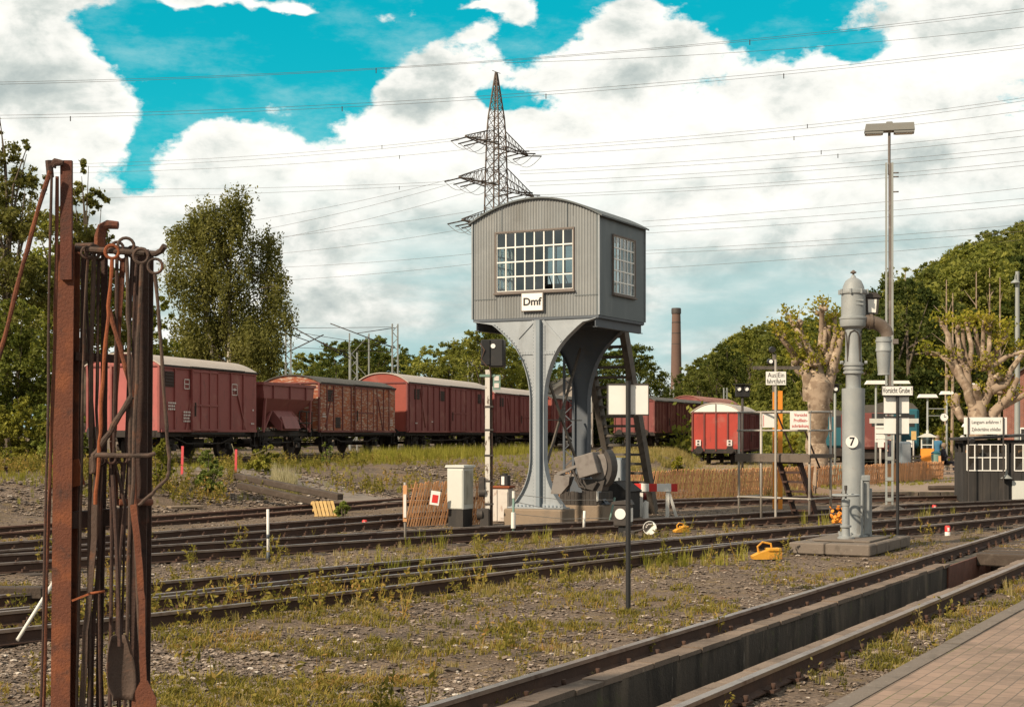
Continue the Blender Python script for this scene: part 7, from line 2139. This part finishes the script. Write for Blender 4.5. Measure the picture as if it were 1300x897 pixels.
ORDN = ['first', 'second', 'third', 'fourth', 'fifth', 'sixth', 'seventh', 'eighth', 'ninth', 'tenth', 'eleventh', 'twelfth', 'thirteenth', 'fourteenth', 'fifteenth', 'sixteenth', 'seventeenth', 'eighteenth', 'nineteenth', 'twentieth'] + ['twenty-' + a for a in ('first', 'second', 'third', 'fourth', 'fifth', 'sixth', 'seventh', 'eighth', 'ninth')] + ['thirtieth', 'thirty-first', 'thirty-second', 'thirty-third']
ROWN = ['foremost row', 'second row', 'third row', 'fourth row', 'fifth row', 'skyline row']; cnt = [0] * 6
for i, (px, y, row) in enumerate(spots):
    x = (px - 650) / F * y; z = float(hillz(x, y)) * float(sstep(10, 40, np.array(x))) - .2
    lim = EYE + (HOR - skyl(px) - rr.uniform(0, 14)) / F * y - z
    H = min(rr.uniform(12, 17), lim)
    if y > 215: H = lim - rr.uniform(0, .8)
    if H < 5: continue
    cnt[row] += 1
    inst_tree('broadleaf tree, %s from the left in the %s of the wooded slope' % (ORDN[cnt[row] - 1], ROWN[row]), (x, y, z), H, rr.uniform(0, 6.28), rr.randrange(6), 'trees on the wooded slope', 1.0 + max(0, (12 - H)) * .05, 'leaf_dark' if rr.random() < .22 else None)
# undergrowth of the slope
q = []
for k in range(900):
    px = rr.uniform(850, 1340); y = rr.uniform(100, 240); x = (px - 650) / F * y; q.append((x, y, float(hillz(x, y)) * float(sstep(10, 40, np.array(x))) + rr.uniform(0, 2.2)))
q = np.repeat(np.array(q), 60, 0) + rng.normal(size=(54000, 3)) * np.array((1.6, 1.6, .9)); V, Fc = leaves(q, .45)
o = np_mesh('undergrowth', V, Fc, M['leaf_hill']); tag(o, kind='stuff')

# ---- trees behind the wagons in the middle
for i, (px, pyt, y, wf, lb, m) in enumerate((
    (385, 448, 135, 1.2, 'low tree right of the birch', None), (412, 455, 140, 1.2, 'lower round tree behind the brown van', None),
    (430, 434, 128, .9, 'dense tree just left of the wide portal leg', 'leaf_dark'), (468, 424, 125, 1.0, 'dark tree behind the wide portal leg', 'leaf_dark'), (452, 430, 132, .9, 'dark tree behind the portal leg, left half', 'leaf_dark'), (484, 440, 130, .8, 'small dark tree right of the portal leg', 'leaf_dark'),
    (515, 450, 150, 1.1, 'bushy tree behind the thin catenary mast', 'leaf_dark'), (543, 438, 140, 1.0, 'tree with loose top behind the long pale roofs', None), (570, 432, 138, 1.0, 'tallest tree behind the long pale roofs', None), (592, 440, 142, 1.0, 'tree left of the dark lamp housing', None),
    (612, 416, 120, .9, 'tree rising behind the dark lamp housing', None), (640, 424, 125, 1.0, 'tree behind the left haunch of the cabin leg', None), (665, 440, 130, 1.1, 'tree behind the front leg of the cabin', None), (695, 450, 135, 1.1, 'tree between the cabin legs', 'leaf_dark'),
    (735, 445, 130, 1.0, 'tree behind the rear leg of the cabin', 'leaf_dark'), (765, 440, 128, 1.0, 'dark tree behind the wooden staircase', 'leaf_dark'), (795, 436, 125, 1.0, 'large tree above the blank white boards', 'leaf_dark'), (822, 456, 130, .9, 'round tree between staircase and chimney', 'leaf_dark'), (838, 485, 150, 1.0, 'low tree left of the chimney', 'leaf_dark'),
    (350, 455, 120, 1.2, 'bushy tree behind the birch', None), (300, 440, 110, 1.2, 'spreading tree behind the nearest van', None), (250, 430, 105, 1.2, 'broad tree behind the nearest pale roof', None), (212, 440, 100, 1.2, 'low tree left of the birch', None))):
    x = (px - 650) / F * y; H = EYE + (HOR - pyt) / F * y - .6
    inst_tree(lb, (x, y, .6), H, rr.uniform(0, 6.28), i, 'trees behind the goods wagons', wf * 1.15, m)

# ---- birch
by_ = 84.0; bx_ = (288 - 650) / F * by_; bz = .8; s_ = F / by_
def blob_px(px, py, rx, rz_, ry=None): return ((px - 288) / s_, rnd.uniform(-1, 1), EYE - (py - HOR) / s_ - bz, rx / s_, (ry or rx) / s_, rz_ / s_)
BL = [blob_px(232, 300, 20, 26), blob_px(262, 292, 26, 36), blob_px(292, 275, 26, 30), blob_px(307, 262, 14, 18), blob_px(240, 350, 28, 36), blob_px(285, 340, 34, 44), blob_px(330, 315, 20, 30), blob_px(343, 302, 7, 14), blob_px(340, 350, 14, 24),
      blob_px(250, 405, 36, 40), blob_px(300, 410, 42, 44), blob_px(345, 400, 22, 40), blob_px(240, 440, 30, 26), blob_px(330, 440, 34, 30), blob_px(290, 450, 40, 30)]
t = thing('birch', 'tall weeping birch with thin hanging twigs behind the nearest van', 'tree', (bx_, by_, bz), 0)
mb = MB(); rb = random.Random(3)
mb.tube([(0, 0, -.3), (.1, 0, 3), (.2, 0, 6), (.1, 0, 9), (.3, 0, 12.2)], [.26, .22, .17, .11, .03], 9)
mb.tube([(0, 0, 1), (-.7, .2, 4.5), (-1.2, .2, 8), (-1.7, 0, 10.5)], [.18, .14, .09, .03], 8)
mb.build('trunk', M['birchbark'], t)
mb = MB(); strands = []
BW = [l[3] * l[5] for l in BL]
for i in range(470):
    l = rb.choices(BL, BW)[0]
    d = Vector((rb.gauss(0, 1), rb.gauss(0, 1), rb.gauss(0, .8))).normalized() * rb.uniform(.5, 1.0)
    tip = Vector((l[0] + d.x * l[3], l[1] + d.y * l[4], l[2] + d.z * l[5] + .2))
    L_ = rb.uniform(.7, 2.2)
    if i < 70:
        k = min(11, max(1.5, tip.z - rb.uniform(.8, 2.5))); mb.tube([(.15, 0, k), Vector((.15, 0, k)).lerp(tip, .55) + Vector((0, 0, .35)), tip], [.05, .03, .012], 5)
    for k in range(10):
        q0 = tip + Vector((rb.gauss(0, .26), rb.gauss(0, .26), rb.gauss(0, .25))); strands.append((q0, L_ * rb.uniform(.5, 1.2)))
mb.build('branches', M['bark'], t)
pts = []
for q0, L_ in strands:
    k = int(9 * L_) + 5; f = rng.random(k)
    pts.append(np.stack([q0.x + rng.normal(0, .07, k) + .1 * f, q0.y + rng.normal(0, .07, k), q0.z - f * L_], 1))
V, Fc = leaves(np.concatenate(pts), .145, hang=.6); np_mesh('crown', V, Fc, M['leaf_birch'], parent=t)

# ---- tall trees behind the rack at left
ty = 72.0
def tree_px(label, cx_, y, blobs, n, size, leafm, z=.8, seed=1, fill=.5, nlimb=16, thin=None, name='tree'):
    s_ = F / y; L_ = [((px - cx_) / s_, rnd.uniform(-.8, .8), EYE - (py - HOR) / s_ - z, rx / s_, rx / s_, rz_ / s_) for px, py, rx, rz_ in blobs]
    H = max(l[2] + l[5] for l in L_)
    return make_tree(label, ((cx_ - 650) / F * y, y, z), H, L_, n, size, leafm, seed=seed, fill=fill, nlimb=nlimb, extra=thin, group='tall trees behind the fire iron rack', name=name, trunk_h=H * .66, r=H * .013)
tree_px('tallest tree at the left edge with a sparse feathery top', 10, 66, [(0, 215, 22, 40), (30, 195, 12, 18), (-5, 160, 8, 26), (12, 250, 34, 40), (45, 235, 14, 26), (-20, 290, 50, 50), (30, 300, 40, 40), (0, 370, 60, 60), (45, 380, 40, 50), (10, 450, 60, 60)], 24000, .16, 'leaf_birch', seed=4, fill=.85)
tree_px('leafy tree with thin upright twigs right behind the rack', 108, 70, [(112, 225, 8, 20), (100, 255, 16, 24), (122, 262, 16, 22), (138, 300, 10, 14), (85, 290, 24, 30), (112, 310, 30, 30), (95, 350, 36, 36), (130, 370, 26, 34), (105, 410, 44, 40), (140, 430, 30, 30)], 17000, .17, 'leaf_birch', seed=5, fill=.85)
tree_px('full green tree in the middle behind the rack', 70, 76, [(60, 520, 50, 30), (110, 520, 46, 30), (60, 300, 26, 30), (80, 340, 34, 36), (50, 360, 40, 44), (90, 400, 44, 44), (45, 430, 50, 46), (85, 470, 50, 36)], 16000, .22, 'leaf_mid', seed=6, fill=.6)
tree_px('dense low green tree behind the nearest van at left', 160, 78, [(150, 520, 40, 30), (135, 480, 40, 30), (135, 400, 22, 24), (160, 395, 26, 30), (185, 420, 26, 30), (205, 400, 16, 22), (150, 440, 40, 30), (195, 450, 34, 24)], 12000, .20, 'leaf_mid', seed=7, fill=.6)
tree_px('soft conifer-like tree at the lower left edge', 22, 63, [(25, 535, 40, 24), (-5, 530, 40, 24), (25, 405, 22, 30), (5, 440, 34, 34), (40, 445, 26, 30), (20, 480, 46, 36), (0, 510, 50, 30), (50, 500, 30, 34)], 17000, .16, 'leaf_mid', seed=8, fill=.6)

# ---- bushes and hedge
def bush(label, px, py, wpx, hpx, n, size, leafm, group='bushes on the embankment', name='bush', y=None, upright=.0):
    p = gnd(px, py) if y is None else Vector(((px - 650) / F * y, y, gzf((px - 650) / F * y, y)))
    s_ = F / p.y; w, h = wpx / s_, hpx / s_
    t = thing(name, label, 'bush', tuple(p), 0, group)
    rr_ = random.Random(px); L_ = []
    for k in range(7):
        f = k / 6; L_.append((rr_.uniform(-.28, .28) * w * (1 - .5 * f), rr_.uniform(-.2, .2) * w, h * (.15 + .65 * f), w * .27 * (1 - .45 * f), w * .27 * (1 - .45 * f), h * .17))
    mb = MB()
    for k in range(12):
        l = L_[k % 7]; a = Vector((rr_.uniform(-.05, .05) * w, 0, -.03)); b = Vector((l[0] + rr_.uniform(-.3, .3) * w * .5, l[1], l[2] + l[5])); mb.tube([a, a.lerp(b, .5) + Vector((0, 0, .05)), b], [.018, .012, .005], 5)
    mb.build('stem', M['bark'], t)
    q = crown_points(n, L_, .8); q = q[q[:, 2] > -.02]; V, Fc = leaves(q, size); np_mesh('foliage', V, Fc, M[leafm], parent=t)
bush('dense upright bush between the two pink pickets', 265, 629, 46, 60, 5200, .085, 'leaf_bush')
bush('yellow-green bush right beside the fire iron rack', 203, 620, 50, 64, 4200, .10, 'leaf_hedge')
bush('low spreading bush right of the second pink picket', 337, 600, 60, 36, 3200, .09, 'leaf_hedge')
bush('thin shrub below the hopper wagon', 415, 592, 22, 32, 700, .08, 'leaf_bush')
bush('pale green bush at the left edge path', 10, 596, 40, 30, 1800, .09, 'leaf_hedge')
bush('small dark weed bush beside the pallet', 436, 656, 32, 20, 900, .09, 'leaf_bush')
bush('yellow-green bush on the slope left of the red van', 863, 583, 34, 34, 1800, .14, 'leaf_yellow', y=62)
bush('round bush glimpsed between cabin leg and staircase', 750, 572, 26, 34, 1300, .12, 'leaf_yellow', y=52)
bush('leafy bush left of the plane tree trunk', 1005, 575, 36, 82, 2600, .14, 'leaf_yellow', y=50)
bush('yellow-green shrub below the station clock', 1195, 572, 40, 68, 3000, .15, 'leaf_yellow', y=78)
bush('broad shrub behind the station bench area', 1165, 570, 60, 60, 2600, .16, 'leaf_bush', y=92)
bush('dense shrub at the foot of the wood behind the mast', 1095, 560, 60, 60, 2600, .18, 'leaf_bush', y=98)
for k, (px, hpx, m) in enumerate(((-8, 66, 'leaf_hedge'), (14, 60, 'leaf_hedge'), (34, 72, 'leaf_hedge'), (54, 62, 'leaf_bush'), (78, 56, 'leaf_hedge'), (100, 50, 'leaf_bush'))):
    bush(['hedge shrub at the very left edge', 'second hedge shrub from the left edge', 'tallest hedge shrub left of the rack', 'hedge shrub just left of the tall post', 'hedge shrub behind the hanging rods', 'hedge shrub before the left end of the nearest van'][k], px, 582, 84, hpx + 16, 6500, .12, m, 'garden hedge shrubs at left', y=57)

# ---- pollarded plane trees
def plane_tree(label, px, y, blobs, trunk, z=.15, seed=1):
    """trunk: list of (px,py,r px); blobs: knuckles (px,py, from index) with shoots"""
    s_ = F / y; rr_ = random.Random(seed)
    t = thing('plane_tree', label, 'tree', ((px - 650) / F * y, y, z), 0, 'pollarded plane trees')
    L3 = lambda a, b, d=0.0: Vector(((a - px) / s_, d, EYE - (b - HOR) / s_ - z))
    mb = MB()
    for line in trunk:
        n_ = len(line); P = []; Rr = []
        for i, (a, b, r) in enumerate(line):
            P.append(L3(a, b, rr_.uniform(-.25, .25) * (i > 0))); Rr.append(r * (.72 if r < 11 else .86) / s_)
        # finer, knobbly
        PP, RR = [], []
        for i in range(n_ - 1):
            KK = max(5, int((P[i + 1] - P[i]).length / .16))
            for k in range(KK):
                f = k / KK; q = P[i].lerp(P[i + 1], f); q += Vector((rr_.uniform(-1, 1), rr_.uniform(-1, 1), 0)) * Rr[i] * .07
                PP.append(q); RR.append((Rr[i] * (1 - f) + Rr[i + 1] * f) * rr_.uniform(.95, 1.06))
        PP.append(P[-1]); RR.append(Rr[-1]); b0 = len(mb.v); mb.tube(PP, RR, 16)
        cpts = PP
        for vi in range(b0, len(mb.v)):
            v = Vector(mb.v[vi]); nr = min(range(len(cpts)), key=lambda q: (cpts[q] - v).length_squared); d = v - cpts[nr]
            h_ = math.sin(v.x * 9.1 + seed + v.z * 4) * math.sin(v.z * 7.3 + 1.3 + v.y * 5) + .7 * math.sin(v.x * 19 + v.z * 13) * math.sin(v.y * 17 + v.z * 6)
            mb.v[vi] = tuple(cpts[nr] + d * (1 + .07 * h_))
    mb.build('trunk', M['planebark'], t)
    lv = []; ks = []
    for (a, b, r) in blobs:
        r *= .72
        c = L3(a, b, rr_.uniform(-.5, .5)); r = r / s_
        mb = MB(); 
        for k in range(6):
            d = Vector((rr_.gauss(0, 1), rr_.gauss(0, 1), rr_.gauss(0, 1))).normalized() * r * .45
            mb.lathe([(r * .08, -r * .5), (r * .42, -r * .3), (r * .52, 0), (r * .38, r * .34), (r * .06, r * .5)], 9, tuple(c + d), axis=tuple(d))
        ks.append(mb)
        for k in range(rr_.randrange(5, 9)):
            e = c + Vector((rr_.uniform(-.25, .25), rr_.uniform(-.3, .3), rr_.uniform(.1, .38))); mb.tube([c, c.lerp(e, .5), e], [.013, .010, .005], 5)
            m_ = 11; lv.append(np.array(e)[None] + rng.normal(size=(m_, 3)) * np.array((.12, .12, .10)))
        m_ = 34; lv.append(np.array(c)[None] + rng.normal(size=(m_, 3)) * np.array((.22, .22, .18)) + np.array((0, 0, .1)))
        mb.build('knuckle', M['planebark'], t)
    V, Fc = leaves(np.concatenate(lv), .13); np_mesh('sprouts', V, Fc, M['leaf_yellow'], parent=t)
plane_tree('pollarded plane tree with knuckled stubs left of the water crane', 1037, 52, [(993, 428, 8), (986, 424, 6), (1003, 402, 8), (1013, 410, 7), (1042, 393, 9), (1038, 398, 6), (1052, 412, 7), (1060, 404, 6), (1066, 425, 6), (1020, 455, 8), (1008, 458, 9), (1030, 462, 9), (1012, 440, 6), (1055, 450, 9), (1066, 440, 8), (1050, 438, 7), (1018, 470, 8), (1032, 450, 7), (1062, 470, 7), (1028, 478, 8)],
    [[(1038, 640, 18), (1038, 560, 15), (1038, 515, 16), (1038, 490, 17), (1036, 470, 12), (1040, 458, 8)], [(1030, 505, 12), (1022, 475, 9), (1012, 455, 7), (1000, 440, 5), (989, 428, 4)], [(1046, 505, 12), (1054, 478, 10), (1060, 455, 8), (1066, 430, 5)], [(1020, 468, 8), (1030, 450, 6), (1014, 424, 5), (1003, 404, 4)],
     [(1036, 470, 9), (1044, 445, 7), (1044, 418, 5), (1042, 395, 4.5)], [(1034, 462, 6), (1022, 432, 5), (1013, 412, 4)], [(1050, 455, 6), (1053, 430, 4), (1052, 414, 4)], [(1054, 450, 5), (1060, 425, 4), (1060, 405, 3)], [(1045, 460, 8), (1060, 445, 5), (1070, 425, 4)], [(1046, 448, 4), (1047, 425, 3.5), (1048, 408, 3)], [(1024, 478, 6), (1012, 470, 5), (1008, 460, 5)]], seed=2)
T2 = [[(1240, 615, 16), (1240, 560, 14), (1240, 530, 13), (1240, 508, 12), (1236, 492, 8)], [(1236, 522, 9), (1226, 494, 8), (1214, 470, 8), (1208, 455, 6)], [(1214, 470, 7), (1206, 448, 6), (1202, 425, 4.5), (1196, 412, 3.5)], [(1214, 474, 6), (1204, 460, 5), (1194, 450, 4), (1182, 448, 3.5)], [(1228, 490, 9), (1226, 465, 7), (1220, 462, 6), (1217, 440, 4), (1215, 418, 3.5)],
      [(1230, 470, 6), (1226, 445, 4), (1221, 418, 3.5)], [(1232, 468, 5), (1231, 440, 4), (1228, 415, 3.5)], [(1244, 520, 9), (1256, 495, 9), (1260, 478, 7), (1252, 458, 5)], [(1250, 470, 6), (1244, 440, 4.5), (1238, 416, 3.5)], [(1250, 465, 5), (1248, 440, 4), (1246, 412, 3.5)], [(1252, 462, 5), (1254, 440, 4), (1258, 418, 4)], [(1262, 478, 7), (1262, 452, 5), (1272, 432, 4.5), (1282, 420, 4)],
      [(1258, 495, 9), (1276, 488, 7), (1284, 470, 5), (1296, 450, 4)], [(1260, 465, 5), (1280, 452, 4), (1300, 446, 3.5)], [(1256, 530, 9), (1270, 515, 8), (1278, 505, 7), (1290, 480, 4)], [(1272, 516, 6), (1286, 510, 5), (1300, 500, 4)], [(1232, 535, 7), (1218, 530, 6), (1212, 512, 9), (1216, 500, 5)], [(1268, 500, 7), (1272, 470, 5), (1268, 440, 4)]]
plane_tree('pollarded plane tree with many upright stubs behind the booth', 1243, 56, [(1196, 411, 6), (1180, 447, 6), (1190, 452, 5), (1215, 416, 6), (1221, 414, 5), (1228, 411, 6), (1238, 413, 6), (1246, 410, 6), (1252, 414, 5), (1258, 415, 7), (1270, 430, 5), (1283, 418, 6), (1296, 448, 5), (1206, 455, 6), (1222, 464, 7), (1250, 462, 7), (1262, 478, 8), (1212, 515, 10), (1240, 500, 6), (1278, 506, 8), (1290, 500, 6), (1272, 480, 6), (1232, 470, 6), (1256, 524, 6), (1300, 445, 5), (1268, 438, 5), (1210, 478, 6)], T2, seed=9)

# bare poles of slender trees on the slope
for k, (px, py0, py1, y) in enumerate(((1200, 430, 355, 98), (1208, 430, 372, 98), (1238, 420, 345, 105), (1255, 410, 340, 108), (1268, 430, 352, 100), (1148, 350, 345, 120))):
    g = hillz((px - 650) / F * y, y); p = Vector(((px - 650) / F * y, y, float(g)))
    t = thing('bare_tree', ('slender bare stem left of the pollarded tree behind the booth', 'forked bare stem above the left stubs of the pollarded tree', 'tall bare stem above the middle stubs of the pollarded tree', 'tallest bare stem above the booth sign', 'bare stem beside the tall concrete lamp pole', 'bare stem beside the grey light mast')[k], 'tree', tuple(p), 0, 'bare stems before the wood')
    h = zat(py1, y, p.z); mb = MB(); mb.tube([(0, 0, -.2), (.08, 0, h * .5), (.08, 0, h)], [.11, .09, .03], 7); mb.build('trunk', M['planebark'], t)
    for q in range(5):
        z0 = h * rnd.uniform(.5, .9); mb = MB(); mb.tube([(.08, 0, z0), (rnd.uniform(-.9, .9), rnd.uniform(-.3, .3), z0 + rnd.uniform(.6, 1.4))], [.03, .01], 5); mb.build('twig', M['planebark'], t)

# ---- grass and weeds
def blade_tuft(nb, h, spread, bend, seed):
    r_ = np.random.default_rng(seed); V = []; Fc = []
    for i in range(nb):
        a = r_.uniform(0, 6.28); x0, y0 = r_.normal(0, spread * .35, 2); hh = h * r_.uniform(.5, 1.0); w = .0065 * r_.uniform(.6, 1.3); dx, dy = math.cos(a), math.sin(a); b = bend * hh * r_.uniform(.3, 1.2)
        px, py = -dy * w, dx * w; k = len(V)
        V += [(x0 - px, y0 - py, -.02), (x0 + px, y0 + py, -.02), (x0 + dx * b * .35 + px * .7, y0 + dy * b * .35 + py * .7, hh * .6), (x0 + dx * b * .35 - px * .7, y0 + dy * b * .35 - py * .7, hh * .6), (x0 + dx * b + px * .15, y0 + dy * b + py * .15, hh), (x0 + dx * b - px * .15, y0 + dy * b - py * .15, hh)]
        Fc += [(k, k + 1, k + 2, k + 3), (k + 3, k + 2, k + 4, k + 5)]
    return np.array(V), np.array(Fc)
def weed_plant(h, seed):
    r_ = np.random.default_rng(seed); V = []; Fc = []
    def quad(c, u, v):
        k = len(V); V.extend([c - u, c - v, c + u, c + v]); Fc.append((k, k + 1, k + 2, k + 3))
    for s in range(r_.integers(2, 5)):
        a = r_.uniform(0, 6.28); top = np.array((math.cos(a) * h * .3, math.sin(a) * h * .3, h * r_.uniform(.6, 1)))
        w = np.array((.004, .003, 0)); k = len(V); V.extend([np.array((0, 0, 0)) - w, w, top + w * .4, top - w * .4]); Fc.append((k, k + 1, k + 2, k + 3))
        for j in range(9):
            c = top * r_.uniform(.2, 1.0) + r_.normal(0, h * .06, 3); u = r_.normal(0, 1, 3); u /= np.linalg.norm(u); v = np.cross(u, r_.normal(0, 1, 3)); v /= np.linalg.norm(v); l = h * r_.uniform(.05, .12)
            quad(c, u * l, v * l * .4)
    return np.array(V), np.array(Fc)
def zone_scatter(name, n, y0, y1, dens, templ, hs, matn, x0=-20, x1=1320, power=1.0, zfun=gz):
    x_, y_ = sample_px(n, y0, y1, power, x0, x1)
    d = dens(x_, y_); ok = rng.random(n) < d
    ok &= ~in_pit(x_, y_, .04) & ~on_platform(x_, y_)
    x_, y_ = x_[ok], y_[ok]; n = len(x_)
    Vs, Fs, off = [], [], 0
    which = rng.integers(0, len(templ), n)
    for k, (TV, TF) in enumerate(templ):
        m_ = which == k; c = int(m_.sum())
        if c == 0: continue
        s = rng.uniform(*hs, c)
        V, Fc = scatter(TV, TF, np.stack([x_[m_], y_[m_], zfun(x_[m_], y_[m_])], 1), s, rng.uniform(0, 6.28, c))
        Vs.append(V); Fs.append(Fc + off); off += len(V)
    o = np_mesh(name, np.concatenate(Vs), np.concatenate(Fs), M[matn]); tag(o, kind='stuff'); return o
def dist_line(x, y, P):
    P = np.array([p[:2] for p in P], float); best = np.full(len(x), 1e9)
    for a, b in zip(P[:-1], P[1:]):
        ab = b - a; t = np.clip(((x - a[0]) * ab[0] + (y - a[1]) * ab[1]) / (ab @ ab), 0, 1); best = np.minimum(best, np.hypot(x - a[0] - ab[0] * t, y - a[1] - ab[1] * t))
    return best
B1 = [(-12, 9.2), (-8.0, 13.75), (-3.9, 18.2), (-.5, 21.9), (3.2, 25.9), (8.05, 30.97), (13.3, 36.85), (20, 44.2)]
CL = [(-13, 16.9), (-7.4, 22.4), (-5.4, 24.3), (-.9, 28.6), (4.8, 33.3), (9.65, 37.75), (14.8, 41.6), (20, 45.8)]
EL = [(-12.5, 25.6), (-7.4, 34.9), (-2.6, 44.2)]
def nse(x, y, s, seed, lo_, hi_): return sstep(lo_, hi_, fbm(x, y, s, seed))
def d_mid(x, y):      # strip between the middle track and the cabin track, and along the rails
    d1, d2 = dist_line(x, y, B1), dist_line(x, y, CL)
    side = (-(x + .9) * .69 + (y - 28.6) * .72)    # beyond the cabin track centre
    strip = np.exp(-((d2 - 1.9) / .9) ** 2) * (side < 0) + .55 * np.exp(-((d1 - 1.5) / .7) ** 2)
    pxx = 650 + F * x / y
    return np.clip(strip * (.25 + 1.0 * nse(x, y, .45, 31, .42, .60)) * sstep(200, 330, pxx) * (1 - .8 * sstep(880, 990, pxx)), 0, 1)
tufts_low = [blade_tuft(18, .20, .10, .5, s) for s in range(5)]
tufts_mid = [blade_tuft(20, .34, .12, .35, 20 + s) for s in range(5)]
tufts_tall = [blade_tuft(16, .62, .18, .22, 40 + s) for s in range(5)]
zone_scatter('dry_grass', 17000, 14, 40, lambda x, y: d_mid(x, y) * .75, tufts_low, (.25, .85), 'grass_dry')
zone_scatter('tall_dry_grass', 3600, 20, 38, lambda x, y: d_mid(x, y) * nse(x, y, .8, 33, .54, .66) * sstep(420, 520, 650 + F * x / y), tufts_mid, (.5, 1.1), 'grass_green')
zone_scatter('yard_grass', 16000, 10.3, 26, lambda x, y: nse(x, y, .7, 35, .56, .72) * .22 * (.3 + .7 * nse(x, y, 2.2, 36, .4, .6)), tufts_low, (.15, .5), 'grass_dry')
zone_scatter('moss_tufts', 17000, 10.3, 30, lambda x, y: nse(x, y, .9, 37, .47, .64) * .6, [blade_tuft(14, .07, .10, 1.2, 60 + s) for s in range(4)], (.5, 1.2), 'weed')
weeds = [weed_plant(.36, 80 + s) for s in range(6)]
zone_scatter('weeds', 2600, 10.5, 30, lambda x, y: np.clip(.12 + .8 * np.exp(-((dist_line(x, y, B1) - 1.5) / .8) ** 2), 0, 1) * nse(x, y, .6, 39, .42, .58), weeds, (.4, 1.25), 'weed')
zone_scatter('verge_weeds', 1300, 12, 32, lambda x, y: np.exp(-((((x - 1.37) * .8764 - (y - 13.73) * .4816) - 1.95) / .35) ** 2) * .9, tufts_low + [weed_plant(.3, 95)], (.3, .9), 'grass_dry')
def d_bank(x, y):
    b = bank(x, y); pxx = 650 + F * x / y
    return np.clip(nse(x, y, .35, 41, .40, .56) * (b > .12) * (.35 + .65 * (b > .7)) * (dist_line(x, y, [tuple(FP.to_2d()), tuple((FP + UF * 95).to_2d())]) > 1.9), 0, 1)
zone_scatter('embankment_grass', 9000, 36, 110, d_bank, tufts_mid, (.25, .75), 'grass_green', x1=860)
def d_tall(x, y):
    pxx = 650 + F * x / y; u = (x - FP.x) * NF.x + (y - FP.y) * NF.y
    return sstep(425, 500, pxx) * (1 - sstep(668, 720, pxx)) * np.exp(-((u - 4.2) / 2.0) ** 2) * nse(x, y, .5, 43, .30, .44)
zone_scatter('tall_verge_grass', 9000, 52, 92, d_tall, tufts_tall, (.45, 1.15), 'grass_green', x0=400, x1=730)
zone_scatter('embankment_weeds', 2200, 38, 60, lambda x, y: (bank(x, y) > .1) * nse(x, y, .5, 45, .44, .6), weeds, (.8, 1.7), 'weed', x1=700)
zone_scatter('straw_clump', 70, 44, 47, lambda x, y: np.ones(len(x)), tufts_tall, (.5, 1.0), 'straw', x0=346, x1=376)
zone_scatter('far_lawn', 4500, 43, 62, lambda x, y: nse(x, y, .4, 47, .35, .5) * (x > 2) * (((y - 46.3) > -.2) | (x < 10)) * (dist_line(x, y, [(1.3, 42.4), (4.2, 44.2), (6.9, 46.6), (10.1, 50.3), (13.0, 53.3), (17.1, 59.3)]) < 1.6), tufts_low, (.3, .7), 'grass_green', x0=760, x1=1240,
             zfun=lambda x, y: np.where((x > 10.2) & (y > 46.3), PLZ, gz(x, y)))
zone_scatter('slope_grass', 9000, 48, 110, lambda x, y: nse(x, y, .3, 49, .32, .5) * .9, tufts_mid, (.5, 1.3), 'grass_dry', x0=780, x1=1010, zfun=lambda x, y: gz(x, y))
